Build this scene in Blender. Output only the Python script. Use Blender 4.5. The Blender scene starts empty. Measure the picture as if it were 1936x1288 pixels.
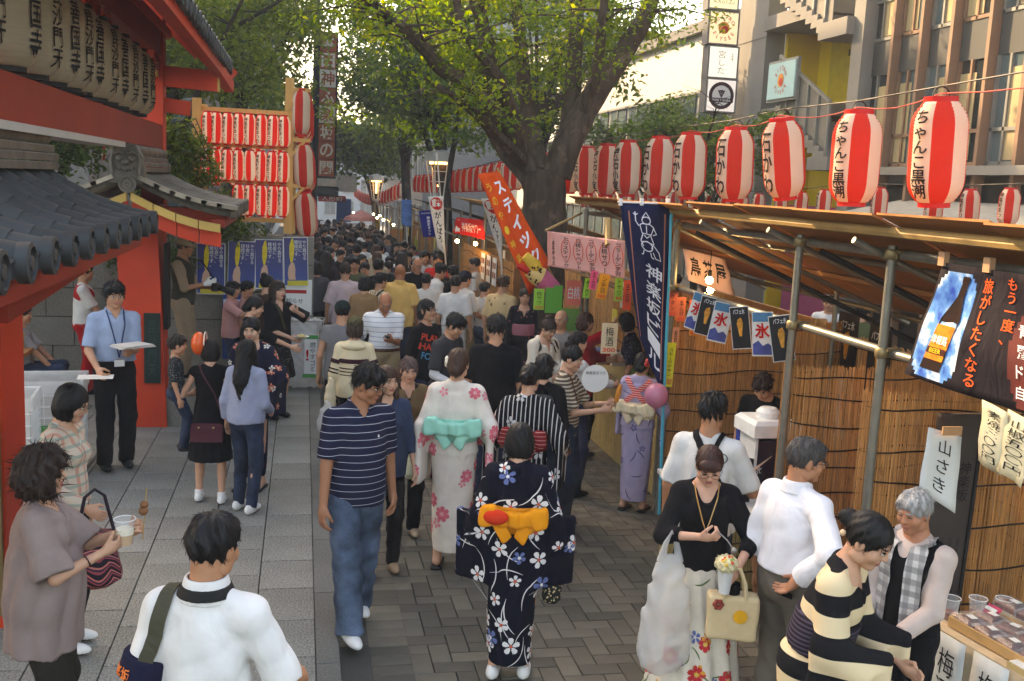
import bpy, bmesh, math, random
import numpy as np
from mathutils import Vector, Matrix
from mathutils.bvhtree import BVHTree
R_ = math.radians
random.seed(7); RNG = np.random.default_rng(7)
SC = bpy.context.scene
COL = SC.collection
# ------------------------------------------------------------------ camera
FPX, PITCH, YAW, ROLL, CAMH = 1927.0, R_(8.71), R_(11.84), R_(2.73), 2.95
_f = np.array([math.sin(YAW)*math.cos(PITCH), math.cos(YAW)*math.cos(PITCH), -math.sin(PITCH)])
_r = np.array([math.cos(YAW), -math.sin(YAW), 0.0]); _u = np.cross(_r, _f)
_rx = math.cos(ROLL)*_r + math.sin(ROLL)*_u; _ux = -math.sin(ROLL)*_r + math.cos(ROLL)*_u
cd = bpy.data.cameras.new('camera'); cam = bpy.data.objects.new('camera', cd); COL.objects.link(cam)
cam.matrix_world = Matrix(((_rx[0], _ux[0], -_f[0], 0), (_rx[1], _ux[1], -_f[1], 0), (_rx[2], _ux[2], -_f[2], CAMH), (0, 0, 0, 1)))
cd.sensor_fit = 'HORIZONTAL'; cd.sensor_width = 36; cd.lens = 36*FPX/1936; cd.clip_start = .05; cd.clip_end = 900
SC.camera = cam
# ------------------------------------------------------------------ sky, sun, exposure
SUN_AZ, SUN_EL = R_(-32), R_(31)            # azimuth from +Y (down the street), negative = towards the temple side
w = bpy.data.worlds.new('World'); SC.world = w; w.use_nodes = True
nt = w.node_tree; sky = nt.nodes.new('ShaderNodeTexSky'); sky.sky_type = 'NISHITA'; sky.sun_disc = False
sky.sun_elevation = SUN_EL; sky.sun_rotation = SUN_AZ; sky.air_density = 1.0; sky.dust_density = 3.0; sky.ozone_density = 1.0
nt.nodes['Background'].inputs[1].default_value = 0.15
nt.links.new(sky.outputs[0], nt.nodes['Background'].inputs[0])
sd = bpy.data.lights.new('sun', 'SUN'); sun = bpy.data.objects.new('sun', sd); COL.objects.link(sun)
sd.energy = 2.3; sd.angle = R_(0.6); sd.color = (1, .80, .56)
_sv = Vector((math.sin(SUN_AZ)*math.cos(SUN_EL), math.cos(SUN_AZ)*math.cos(SUN_EL), math.sin(SUN_EL)))
sun.rotation_euler = _sv.to_track_quat('Z', 'Y').to_euler(); sun.location = (0, 0, 30)
vs = SC.view_settings; vs.view_transform = 'Standard'; vs.look = 'None'; vs.gamma = 1; vs.use_curve_mapping = False; vs.exposure = 2.5
vs.use_white_balance = True; vs.white_balance_temperature = 8500; vs.white_balance_tint = 12   # camera set for open shade
SC.cycles.max_bounces = 8; SC.cycles.diffuse_bounces = 2; SC.cycles.transparent_max_bounces = 16; SC.cycles.caustics_reflective = False; SC.cycles.caustics_refractive = False
SC.cycles.use_denoising = True; SC.cycles.sample_clamp_indirect = 6
# ------------------------------------------------------------------ pixel -> place
def ray(x, y): return _rx*(x-968)/FPX - _ux*(y-644)/FPX + _f
def atz(x, y, z=0.0): d = ray(x, y); return d*((z-CAMH)/d[2]) + np.array([0, 0, CAMH])
def atx(x, y, v): d = ray(x, y); return d*(v/d[0]) + np.array([0, 0, CAMH])
def aty(x, y, v): d = ray(x, y); return d*(v/d[1]) + np.array([0, 0, CAMH])
def proj(p):
    q = np.array(p, float)-[0, 0, CAMH]; z = q@_f; return 968+FPX*(q@_rx)/z, 644-FPX*(q@_ux)/z
def gz(y, x=2.0):                             # street surface: level near the gate, then falling away down the hill
    return -0.022*max(0.0, y-15.0)
PZ = 0.08                                     # pavement above street
# ------------------------------------------------------------------ materials
def lin(c):
    c = [v/255 for v in c[:3]]
    return tuple(v/12.92 if v <= .04045 else ((v+.055)/1.055)**2.4 for v in c)+(1,)
_mc = {}
class NT:
    def __init__(s, m): s.t = m.node_tree; s.b = s.t.nodes['Principled BSDF']; s._o = None
    def n(s, ty, **kw):
        n = s.t.nodes.new('ShaderNode'+ty)
        for k, v in kw.items():
            if k[0] == '_': n.inputs[k[1:].replace('_', ' ')].default_value = v
            else: setattr(n, k, v)
        return n
    def l(s, a, b): s.t.links.new(a, b)
    @property
    def oc(s):
        if s._o is None: s._o = s.n('TexCoord')
        return s._o.outputs['Object']
    def mp(s, sc=(1, 1, 1), rot=(0, 0, 0), src=None):
        m = s.n('Mapping'); m.inputs['Scale'].default_value = sc; m.inputs['Rotation'].default_value = rot
        s.l(src or s.oc, m.inputs['Vector']); return m.outputs[0]
    def noise(s, scale, vec=None, detail=3, rough=.55):
        n = s.n('TexNoise', _Scale=scale, _Detail=detail, _Roughness=rough); s.l(vec or s.oc, n.inputs['Vector']); return n
    def ramp(s, fac, stops, interp='LINEAR'):
        r = s.n('ValToRGB'); cr = r.color_ramp; cr.interpolation = interp
        while len(cr.elements) < len(stops): cr.elements.new(.5)
        for e, (p, c) in zip(cr.elements, stops): e.position = p; e.color = c
        s.l(fac, r.inputs[0]); return r.outputs[0]
    def mix(s, f, a, b, bt='MIX'):
        m = s.n('MixRGB', blend_type=bt)
        for i, v in enumerate((f, a, b)):
            if hasattr(v, 'is_output'): s.l(v, m.inputs[i])
            else: m.inputs[i].default_value = v
        return m.outputs[0]
    def math(s, op, a, b=0.0):
        m = s.n('Math', operation=op)
        for i, v in enumerate((a, b)):
            if hasattr(v, 'is_output'): s.l(v, m.inputs[i])
            else: m.inputs[i].default_value = v
        return m.outputs[0]
    def sep(s, vec=None):
        n = s.n('SeparateXYZ'); s.l(vec or s.oc, n.inputs[0]); return n.outputs
    def bump(s, h, strength=.3, dist=.01):
        b = s.n('Bump', _Strength=strength, _Distance=dist); s.l(h, b.inputs['Height']); s.l(b.outputs[0], s.b.inputs['Normal'])
    def col(s, c): s.l(c, s.b.inputs['Base Color'])
def newmat(name, rough=.75, spec=.3, metal=0):
    m = bpy.data.materials.new(name); m.use_nodes = True; n = NT(m)
    n.b.inputs['Roughness'].default_value = rough; n.b.inputs['Specular IOR Level'].default_value = spec; n.b.inputs['Metallic'].default_value = metal
    return m, n
def mat(c, rough=.75, var=.14, sc=6, bump=.0, bs=40, spec=.3, metal=0, trl=0, stretch=(1, 1, 1), bd=.01, emit=0, name=None):
    """plain material: sRGB colour with soft noise variation and optional bump; trl = translucent share; emit for lamps"""
    key = (tuple(c), rough, var, sc, bump, bs, spec, metal, trl, stretch, emit)
    if key in _mc: return _mc[key]
    m, n = newmat(name or 'material', rough, spec, metal); L = lin(c)
    v = n.mp(stretch) if stretch != (1, 1, 1) else n.oc
    ns = n.noise(sc, v)
    lo = tuple(max(0, x*(1-var)) for x in L[:3])+(1,); hi = tuple(min(1, x*(1+var)) for x in L[:3])+(1,)
    cc = n.ramp(ns.outputs[0], [(.25, lo), (.75, hi)]); n.col(cc)
    if bump: n.bump(n.noise(bs, v, 4).outputs[0], bump, bd)
    if emit: n.b.inputs['Emission Color'].default_value = L; n.b.inputs['Emission Strength'].default_value = emit
    if trl:
        t = n.n('BsdfTranslucent'); n.l(cc, t.inputs[0]); ms = n.n('MixShader'); ms.inputs[0].default_value = trl
        n.l(n.b.outputs[0], ms.inputs[1]); n.l(t.outputs[0], ms.inputs[2]); n.l(ms.outputs[0], n.t.nodes['Material Output'].inputs[0])
    _mc[key] = m; return m
def cloth(c, var=.10, rough=.9, trl=0):
    """woven cloth: fine weave plus soft crumple relief"""
    key = ('cloth', tuple(c), var, trl)
    if key in _mc: return _mc[key]
    m, n = newmat('cloth', rough, .15); L = lin(c); cc = n.ramp(n.noise(9).outputs[0], [(.25, tuple(x*(1-var) for x in L[:3])+(1,)), (.75, tuple(min(1, x*(1+var)) for x in L[:3])+(1,))]); n.col(cc)
    w_ = n.noise(7, n.mp((1, 1, .6)), 2, .4); w_.inputs['Distortion'].default_value = 1.6; n.bump(n.math('ADD', w_.outputs[0], n.math('MULTIPLY', n.noise(320).outputs[0], .04)), .5, .03)
    if trl:
        t = n.n('BsdfTranslucent'); n.l(cc, t.inputs[0]); ms = n.n('MixShader'); ms.inputs[0].default_value = trl; n.l(n.b.outputs[0], ms.inputs[1]); n.l(t.outputs[0], ms.inputs[2]); n.l(ms.outputs[0], n.t.nodes['Material Output'].inputs[0])
    _mc[key] = m; return m
# ------------------------------------------------------------------ mesh helpers
def mesh_np(name, V, F, mats=(), mi=None, smooth=False):
    me = bpy.data.meshes.new(name); V = np.asarray(V, np.float32)
    if isinstance(F, np.ndarray) and F.ndim == 2:
        k = F.shape[1]; me.vertices.add(len(V)); me.vertices.foreach_set('co', V.ravel())
        me.loops.add(F.size); me.loops.foreach_set('vertex_index', F.ravel().astype(np.int32))
        me.polygons.add(len(F)); me.polygons.foreach_set('loop_start', np.arange(0, F.size, k, dtype=np.int32))
        try: me.polygons.foreach_set('loop_total', np.full(len(F), k, np.int32))
        except Exception: pass
        me.update(calc_edges=True)
    else:
        me.from_pydata([tuple(map(float, v)) for v in V], [], [tuple(int(i) for i in f) for f in F])
    for m in (mats if isinstance(mats, (list, tuple)) else [mats]): me.materials.append(m)
    if mi is not None: me.polygons.foreach_set('material_index', np.asarray(mi, np.int32))
    if smooth: me.polygons.foreach_set('use_smooth', np.ones(len(me.polygons), bool))
    me.update(); return me
def link(name, data, parent=None, loc=None, rz=None):
    o = bpy.data.objects.new(name, data); COL.objects.link(o)
    if parent is not None: o.parent = parent
    if loc is not None: o.location = tuple(map(float, loc))
    if rz is not None: o.rotation_euler = (0, 0, rz)
    return o
def tag(o, label=None, cat=None, group=None, kind=None):
    if label: o['label'] = label
    if cat: o['category'] = cat
    if group: o['group'] = group
    if kind: o['kind'] = kind
    return o
def thing(name, label, cat, loc=(0, 0, 0), rz=0, group=None):
    return tag(link(name, None, None, loc, rz), label, cat, group)
def copy_tree(o, parent=None):
    c = o.copy(); COL.objects.link(c); c.parent = parent
    for ch in list(o.children): copy_tree(ch, c)
    return c
class MB:
    """collects simple solids; build() links them as one mesh object"""
    def __init__(s): s.v = []; s.f = []; s.m = []
    def add(s, V, F, m=0):
        o = len(s.v); s.v += [tuple(map(float, v)) for v in V]; s.f += [tuple(i+o for i in f) for f in F]; s.m += [m]*len(F); return s
    def quad(s, a, b, c, d, m=0): return s.add([a, b, c, d], [(0, 1, 2, 3)], m)
    def box(s, c, d, m=0, rz=0, R=None, ch=0):
        """box centred at c with full sizes d; ch = chamfer of the top edge"""
        hx, hy, hz = d[0]/2, d[1]/2, d[2]/2
        if ch:
            V = [(x*hx, y*hy, -hz) for x, y in ((-1, -1), (1, -1), (1, 1), (-1, 1))]+[(x*hx, y*hy, hz-ch) for x, y in ((-1, -1), (1, -1), (1, 1), (-1, 1))]+[(x*(hx-ch), y*(hy-ch), hz) for x, y in ((-1, -1), (1, -1), (1, 1), (-1, 1))]
            F = [(8, 9, 10, 11)]+[(a, (a+1) % 4, (a+1) % 4+4, a+4) for a in range(4)]+[(a+4, (a+1) % 4+4, (a+1) % 4+8, a+8) for a in range(4)]
        else:
            V = [(x*hx, y*hy, z*hz) for z in (-1, 1) for x, y in ((-1, -1), (1, -1), (1, 1), (-1, 1))]
            F = [(0, 3, 2, 1), (4, 5, 6, 7)]+[(a, (a+1) % 4, (a+1) % 4+4, a+4) for a in range(4)]
        if R is None and rz: R = Matrix.Rotation(rz, 3, 'Z')
        if R is not None: V = [R @ Vector(v) for v in V]
        return s.add([(v[0]+c[0], v[1]+c[1], v[2]+c[2]) for v in V], F, m)
    def bar(s, a, b, wd, ht, m=0, up=(0, 0, 1)):
        """rectangular bar from a to b"""
        a, b = Vector(a), Vector(b); y = (b-a); L = y.length; y.normalize(); u = Vector(up); x = y.cross(u); x.normalize(); z = x.cross(y)
        R = Matrix((x, y, z)).transposed(); return s.box((a+b)/2, (wd, L, ht), m, R=R)
    def tube(s, pts, rad, n=8, m=0, caps=True):
        pts = [Vector(p) for p in pts]; rad = rad if isinstance(rad, (list, tuple)) else [rad]*len(pts); V = []; prev = None
        for i, p in enumerate(pts):
            t = (pts[min(i+1, len(pts)-1)]-pts[max(i-1, 0)]).normalized()
            if prev is None: x = t.orthogonal().normalized()
            else: x = (prev-t*prev.dot(t)); x = x.normalized() if x.length > 1e-6 else t.orthogonal().normalized()
            prev = x; y = t.cross(x)
            V += [p+(x*math.cos(2*math.pi*k/n)+y*math.sin(2*math.pi*k/n))*rad[i] for k in range(n)]
        F = [(i*n+k, i*n+(k+1) % n, (i+1)*n+(k+1) % n, (i+1)*n+k) for i in range(len(pts)-1) for k in range(n)]
        if caps: F += [tuple(range(n))[::-1], tuple((len(pts)-1)*n+k for k in range(n))]
        return s.add(V, F, m)
    def lathe(s, prof, n=16, m=0, o=(0, 0, 0), ax=None, caps=True, mfun=None):
        """profile [(r,z)] spun round z at o; ax = Matrix to turn it"""
        V = [(r*math.cos(2*math.pi*k/n), r*math.sin(2*math.pi*k/n), z) for r, z in prof for k in range(n)]
        if ax is not None: V = [ax @ Vector(v) for v in V]
        V = [(v[0]+o[0], v[1]+o[1], v[2]+o[2]) for v in V]
        F = []; ms = []
        for i in range(len(prof)-1):
            for k in range(n): F.append((i*n+k, i*n+(k+1) % n, (i+1)*n+(k+1) % n, (i+1)*n+k)); ms.append(mfun(k, i) if mfun else m)
        if caps: F += [tuple(range(n))[::-1], tuple((len(prof)-1)*n+k for k in range(n))]; ms += [m, m]
        b = len(s.v); s.v += V; s.f += [tuple(i+b for i in f) for f in F]; s.m += ms; return s
    def ball(s, c, r, n=12, m=0, k=8):
        r = r if isinstance(r, (list, tuple)) else (r, r, r); b = len(s.v)
        s.lathe([(math.sin(math.pi*i/k) or 1e-4, -math.cos(math.pi*i/k)) for i in range(k+1)], n, m)
        for i in range(b, len(s.v)): v = s.v[i]; s.v[i] = (v[0]*r[0]+c[0], v[1]*r[1]+c[1], v[2]*r[2]+c[2])
        return s
    def prism(s, outline, a, ax, m=0):
        """outline = 3-D polygon, extruded by vector ax"""
        n = len(outline); V = [Vector(p) for p in outline]; ax = Vector(ax); V2 = V+[p+ax for p in V]
        return s.add(V2, [tuple(range(n))[::-1], tuple(range(n, 2*n))]+[(i, (i+1) % n, (i+1) % n+n, i+n) for i in range(n)], m)
    def mesh(s, name, mats, smooth=False):
        me = mesh_np(name, s.v, s.f, mats, s.m)
        if smooth:
            me.polygons.foreach_set('use_smooth', np.ones(len(me.polygons), bool))
            if smooth != 'all' and hasattr(me, 'set_sharp_from_angle'): me.set_sharp_from_angle(angle=R_(40))
        return me
    def build(s, name, mats, parent=None, smooth=False, loc=None, rz=None): return link(name, s.mesh(name, mats, smooth), parent, loc, rz)
# ------------------------------------------------------------------ lettering
_tc = {}
def text2d(txt, vertical=False, bold=0.0, lh=1.0):
    """2-D glyph mesh centred on the origin, one em = 1; vertical = one character a line"""
    key = (txt, vertical, bold, lh)
    if key in _tc: return _tc[key]
    cu = bpy.data.curves.new('lettering', 'FONT'); cu.body = '\n'.join(txt) if vertical else txt; cu.size = 1; cu.align_x = 'CENTER'
    cu.space_line = lh; cu.resolution_u = 2; cu.offset = bold
    o = bpy.data.objects.new('lettering', cu); me = o.to_mesh()
    V = np.array([v.co[:] for v in me.vertices] or [(0, 0, 0)], float); F = [tuple(p.vertices) for p in me.polygons]
    V -= (V.max(0)+V.min(0))/2
    bpy.data.objects.remove(o); bpy.data.curves.remove(cu); _tc[key] = (V, F); return V, F
def letters(parent, txt, o, right, up, size, m, vertical=False, bold=0.0, off=.004, name='lettering', fit=None, lh=1.0, warp=None):
    """lettering laid on the plane (o, right, up); fit=(w,h) stretches to that box"""
    V, F = text2d(txt, vertical, bold, lh); o, r, u = Vector(o), Vector(right).normalized(), Vector(up).normalized(); n = r.cross(u)
    ext = V.max(0)-V.min(0); sx = sy = size
    if fit: sx, sy = fit[0]/max(ext[0], 1e-3), fit[1]/max(ext[1], 1e-3)
    P = [o+r*(v[0]*sx)+u*(v[1]*sy)+n*off for v in V]
    if warp: P = [warp(p) for p in P]
    return link(name, mesh_np(name, P, F, m), parent)
INK = mat((22, 20, 22), .8, .05)
# ================================================================== GROUND
def ramp_sheet(name, x0, x1, y0, y1, dz, m, ny=60):
    ys = np.linspace(y0, y1, ny); b = MB(); V = []
    for y in ys: V += [(x0, y, gz(y)+dz), (x1, y, gz(y)+dz)]
    b.add(V, [(2*i, 2*i+1, 2*i+3, 2*i+2) for i in range(ny-1)]); o = b.build(name, m); tag(o, kind='structure'); return o
def stone_mat(c, speck=.5, name='granite'):
    m, n = newmat(name, .7, .35); L = lin(c); sp = n.noise(75, None, 3, .85).outputs[0]; big = n.noise(1.3, None, 3).outputs[0]; oi = n.n('ObjectInfo').outputs['Random']
    a = n.ramp(sp, [(.36, tuple(x*(1-speck) for x in L[:3])+(1,)), (.5, L), (.66, tuple(min(1, x*(1+speck*.8)) for x in L[:3])+(1,))])
    st = n.ramp(big, [(.3, (.74, .73, .72, 1)), (.62, (1, 1, 1, 1))]); per = n.ramp(oi, [(0, (.82, .82, .8, 1)), (1, (1.0, 1.0, 1.0, 1))])
    n.col(n.mix(1, n.mix(1, a, st, 'MULTIPLY'), per, 'MULTIPLY')); n.bump(sp, .15, .003); return m
GRANITE = stone_mat((140, 139, 132), .7); KERB = stone_mat((112, 112, 107)); GUTTER = stone_mat((82, 81, 76), .3)
def paver_mat():
    m, n = newmat('paver', .8, .25); oi = n.n('ObjectInfo').outputs['Random']; sp = n.noise(120, None, 2, .8).outputs[0]
    geo = n.noise(3.1, None, 2).outputs[0]
    base = n.ramp(oi, [(0, lin((92, 88, 78))), (.5, lin((108, 102, 90))), (1, lin((122, 116, 102)))])
    c = n.mix(1, base, n.ramp(sp, [(.3, (.7, .7, .7, 1)), (.7, (1.15, 1.15, 1.15, 1))]), 'MULTIPLY')
    n.col(n.mix(1, c, n.ramp(geo, [(.3, (.8, .78, .76, 1)), (.65, (1, 1, 1, 1))]), 'MULTIPLY')); n.bump(sp, .25, .004); return m
PAVER = paver_mat(); JOINT = mat((38, 36, 33), .95, .2)
street = ramp_sheet('street', -60, 60, -12, 200, -.014, JOINT, 120)
# herringbone pavers
wv = .128; gap = .007
meH = MB().box((0, 0, -.02), (2*wv-gap, wv-gap, .04), ch=.003).mesh('paver', PAVER)
meV = MB().box((0, 0, -.02), (wv-gap, 2*wv-gap, .04), ch=.003).mesh('paver', PAVER)
bricks = []
for i in range(0, 24):
    for j in range(35, 210):
        r = (i-j) % 4; x, y = .70+i*wv, j*wv
        if r == 0: bricks.append((x+wv, y+wv/2, meH))
        elif r == 3: bricks.append((x+wv/2, y+wv, meV))
meQ = MB().box((0, 0, -.02), (wv-gap, wv-gap, .04), ch=.003).mesh('paver', PAVER)
for j in range(35, 210):
    bricks.append((.46+.12, j*wv+wv/2, meH))
    if (0-j) % 4 == 1: bricks.append((.70+wv/2, j*wv+wv/2, meQ))
def seen(b):
    u, v = proj((b[0], b[1], 0)); return -20 < u < 1956 and v < 1310
bricks = [b for b in bricks if seen(b)]
bricks.sort(key=lambda b: math.hypot(b[0]-1.2, b[1]))
rest = MB()
for k, (x, y, me) in enumerate(bricks):
    jz = random.uniform(-.002, .002)
    if k < 300: link('paver', me, street, (x, y, jz))
    else:
        hx, hy = (wv-gap/2, wv/2-gap/2) if me is meH else ((wv/2-gap/2, wv-gap/2) if me is meV else (wv/2-gap/2, wv/2-gap/2)); z = gz(y)+jz
        rest.add([(x-hx, y-hy, z), (x+hx, y-hy, z), (x+hx, y+hy, z), (x-hx, y+hy, z), (x-hx, y-hy, z-.012), (x+hx, y-hy, z-.012), (x+hx, y+hy, z-.012), (x-hx, y+hy, z-.012)], [(0, 1, 2, 3), (0, 4, 5, 1), (1, 5, 6, 2), (2, 6, 7, 3), (3, 7, 4, 0)])
m2, n2 = newmat('paver_far', .8, .25); sp = n2.noise(120, None, 2, .8).outputs[0]
vz = n2.n('TexVoronoi', _Scale=6.0); n2.l(n2.oc, vz.inputs[0])
n2.col(n2.mix(1, n2.ramp(n2.noise(7, None, 1).outputs[0], [(.3, lin((84, 79, 70))), (.7, lin((120, 112, 97)))]), n2.ramp(sp, [(.3, (.7, .7, .7, 1)), (.7, (1.15, 1.15, 1.15, 1))]), 'MULTIPLY'))
o = rest.build('paver_field', m2, street); o['kind'] = 'stuff'
# pavement on the temple side: granite slabs, kerb, gutter
pave = ramp_sheet('pavement', -9, .26, -6, 120, PZ-.012, JOINT, 90)
b = MB(); b.add([(.262, y, gz(y)+z) for y in np.linspace(-6, 120, 90) for z in (-.2, PZ-.012)], [(2*i, 2*i+1, 2*i+3, 2*i+2) for i in range(89)]); b.build('kerb_face', KERB, pave)
cols = [(.118, -.262), (-.262, -.675), (-.675, -1.095), (-1.095, -1.512), (-1.512, -1.93), (-1.93, -2.35), (-2.35, -2.8)]
for ci, (xa, xb) in enumerate(cols):
    wd = xa-xb; me = MB().box((0, 0, -.03), (wd-.008, .53-.008, .06), ch=.003).mesh('slab', GRANITE)
    y = 5.355-.53*2+(.265 if ci % 2 else 0)
    while y < 15.2:
        if ci < 5 or y > 6: link('slab', me, pave, ((xa+xb)/2, y+.265, PZ+random.uniform(-.0015, .0015)))
        y += .53
me = MB().box((0, 0, -.09), (.142, 1.06-.008, .18), ch=.004).mesh('kerb_stone', KERB)
for k in range(12): link('kerb_stone', me, pave, (.19, 4.2+k*1.06, PZ+.001))
me = MB().box((0, 0, -.05), (.19, .53-.008, .1), ch=.003).mesh('gutter_stone', GUTTER)
for k in range(26): link('gutter_stone', me, pave, (.362, 4.3+k*.53, .0))
b = MB().box((0, 0, 0), (.02, 3.0, .012)); b.build('gate_rail', mat((90, 90, 88), .4, .1, metal=.8), pave, loc=(-1.98, 9.9, PZ+.004))
ramp_sheet('sidewalk', 6.4, 9.2, -6, 120, .1, stone_mat((120, 118, 112)), 60)
# ================================================================== RED-AND-WHITE LANTERNS
PAPER_W = mat((240, 222, 198), .8, .03, 5, .08, 60, .2, trl=.40, name='white_paper'); PAPER_R = mat((226, 58, 42), .7, .05, 5, .08, 60, .2, trl=.40, name='red_paper')
RIMRED = mat((205, 22, 20), .45, .05); WIRE = mat((40, 38, 36), .5, .1, metal=.6); CORDRED = mat((170, 60, 50), .7)
def lantern_meshes(h, r, n=32, rings=30, stripes=8, ribs=True, mats=None):
    """barrel-shaped paper lantern hanging from z=0 downwards, body h tall"""
    prof = []
    for i in range(rings+1):
        t = i/rings; z = -h*(.045+.91*t); e = abs(2*t-1); rr = r*(1-.42*max(0, (e-.45)/.55)**2.6)
        if ribs and 0 < i < rings: prof.append((rr, z)); prof.append((rr*.975, z-h*.91/rings*.5))
        else: prof.append((rr, z))
    per = n//stripes; off = per//2
    b = MB(); b.lathe(prof, n, 0, caps=False, mfun=(lambda k, i: ((k+off)//per) % 2) if stripes > 1 else None)
    body = b.mesh('paper_body', mats or [PAPER_W, PAPER_R], 'all')
    er = r*.58*1.02
    top = MB().lathe([(er*.75, 0), (er, 0), (er, -h*.055), (er*.75, -h*.055)], 20).mesh('top_rim', RIMRED, True)
    bot = MB().lathe([(er*.6, -h), (er*.95, -h), (er*.95, -h*.945), (er*.6, -h*.945)], 20).mesh('bottom_rim', RIMRED, True)
    hw = MB().tube([(math.cos(a)*er*.8, 0, math.sin(a)*h*.09) for a in np.linspace(0, math.pi, 9)], h*.006+.001, 5).mesh('handle', WIRE)
    return dict(body=body, top=top, bot=bot, hw=hw, prof=prof, h=h, r=r)
def wrap_text(L, txt, ang, wdt, z0, z1, m, bold=.02):
    V, F = text2d(txt, True, bold, .95); ext = V.max(0)-V.min(0); h, r = L['h'], L['r']
    bm = bmesh.new(); vs_ = [bm.verts.new(v) for v in V]
    for f in F:
        try: bm.faces.new([vs_[i] for i in f])
        except ValueError: pass
    for ax, n_ in ((0, 7), (1, 12)):
        for c in np.linspace(-ext[ax]/2, ext[ax]/2, n_)[1:-1]: bmesh.ops.bisect_plane(bm, geom=bm.verts[:]+bm.edges[:]+bm.faces[:], plane_co=(c, c, 0), plane_no=(1-ax, ax, 0))
    bm.verts.index_update(); V = np.array([v.co[:] for v in bm.verts]); F = [tuple(v.index for v in f.verts) for f in bm.faces]; bm.free()
    zs = np.array([p[1] for p in L['prof']][::-1]); rs = np.array([p[0] for p in L['prof']][::-1])
    Z = (V[:, 1]/ext[1]+.5)*(z1-z0)+z0; A = ang+V[:, 0]/ext[0]*wdt/r; rr = np.interp(Z, zs, rs)+.004+.006*(h > .5)
    return mesh_np('lettering', np.stack([rr*np.cos(A), rr*np.sin(A), Z], 1), F, m)
def lantern(name, label, L, txt, loc, group, rz=0, tilt=(0, 0), handle=True):
    t = thing(name, label, 'lantern', loc, rz, group); t.rotation_euler = (tilt[0], tilt[1], rz)
    link('paper_body', L['body'], t); link('top_rim', L['top'], t); link('bottom_rim', L['bot'], t)
    if handle: link('handle', L['hw'], t)
    if txt is not None: link('lettering', txt, t)
    return t
LB = lantern_meshes(.74, .188); LM = lantern_meshes(.62, .16, 24, 20); LS = lantern_meshes(.40, .108, 24, 16); LR = lantern_meshes(.66, .15, 24, 22)
T_chanko = wrap_text(LB, 'ちゃんこ黒潮', math.pi, .112, -.68, -.09, INK); T_ishi = wrap_text(LB, '石かわ', math.pi, .12, -.66, -.12, INK); T_kai = wrap_text(LB, '懐石小室', math.pi, .115, -.67, -.1, INK)
T_matsuri = wrap_text(LS, '神楽坂まつり', math.pi, .062, -.37, -.05, INK); T_mm = wrap_text(LM, '神楽坂まつり', math.pi, .085, -.56, -.08, INK)
spots = [(1780, 183, 'ちゃんこ', .0, .06), (1625, 208, 'c', 0, .02), (1478, 222, 'i', 0, .17), (1392, 240, 'i', 0, .05), (1307, 250, 'i', 0, .03), (1250, 258, 'i', 0, .0), (1188, 265, 'k', 0, .03), (1150, 272, 'k', 0, 0), (1110, 276, 'k', 0, .04), (1079, 279, 'k', 0, 0)]
nm = {0: ('big red and white paper lantern hanging in front of the finned office block', T_chanko), 1: ('big red and white paper lantern hanging upright in front of the concrete stairs', T_chanko)}
LX = 4.2; tops = []
for k, (x, y, tx, a, tl) in enumerate(spots):
    p = atx(x, y, LX); tops.append(p)
    if k < 2: lab, T = nm[k]; grp = None
    elif k == 2: lab, T, grp = 'red and white lantern swung aslant by the wind below the pale blue bistro sign', T_ishi, None
    elif k < 6: lab, T, grp = 'red and white lantern with three black characters strung above the plywood roof', T_ishi, 'lanterns with three characters'
    else: lab, T, grp = 'red and white lantern with four black characters strung beside the big tree trunk', T_kai, 'lanterns with four characters'
    lantern('paper_lantern', lab, LB, T, p, grp, tilt=(0, -tl), rz=R_([20, 24, 14, 20, 18, 14, 20, 12, 15, 16][k]))
# wires that carry them, sagging between posts
def wire(name, pts, r, m, label, cat='wire', par=None): 
    o = MB().tube(pts, r, 5).build(name, m, par); return tag(o, label, cat) if par is None else o
w0 = [(LX, 2.6, 3.86), (LX, 4.4, 3.78)]+[(p[0], p[1], p[2]+.07) for p in tops]+[(LX, 19, 3.55)]
wire('lantern_wire', w0, .006, WIRE, 'thin dark wire carrying the big lanterns above the plywood roof')
w1 = []
for a, c in zip(w0[:-1], w0[1:]):
    for t in np.linspace(0, 1, 5)[:-1]: w1.append((a[0]-.01, a[1]+(c[1]-a[1])*t, a[2]+(c[2]-a[2])*t-.05-.05*math.sin(math.pi*t)))
wire('lamp_flex', w1, .005, CORDRED, 'twisted red flex drooping along the wire of the big lanterns')
# run of lanterns further down the street and far ones past the lamp
py = 17.0; k = 0
while py < 40:
    f = (py-17)/23; z = 3.55-.02*(py-17)-.009*(py-17)*max(0, 1-f)
    if abs(py-30.5) > .0: lantern('paper_lantern', 'red and white lantern in the close row beyond the big tree trunk', LM, T_mm, (LX, py, z), 'row of lanterns beyond the big tree', tilt=(0, random.uniform(-.03, .05)), handle=False)
    py += .78+.028*(py-17); k += 1
for k in range(22):
    py = 43+k*1.75; lantern('paper_lantern', 'tiny distant lantern in the sagging red row above the far stall roofs', LM, None, (LX-.25, py, 2.78-.0205*(py-43)-.5*math.sin(math.pi*k/21)*.9), 'distant lanterns', handle=False)
wire('lantern_wire', [(LX, 17, 3.62), (LX, 28, 3.26), (LX, 41, 2.98)], .012, WIRE, 'wire holding the close lantern row beyond the tree')
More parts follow.
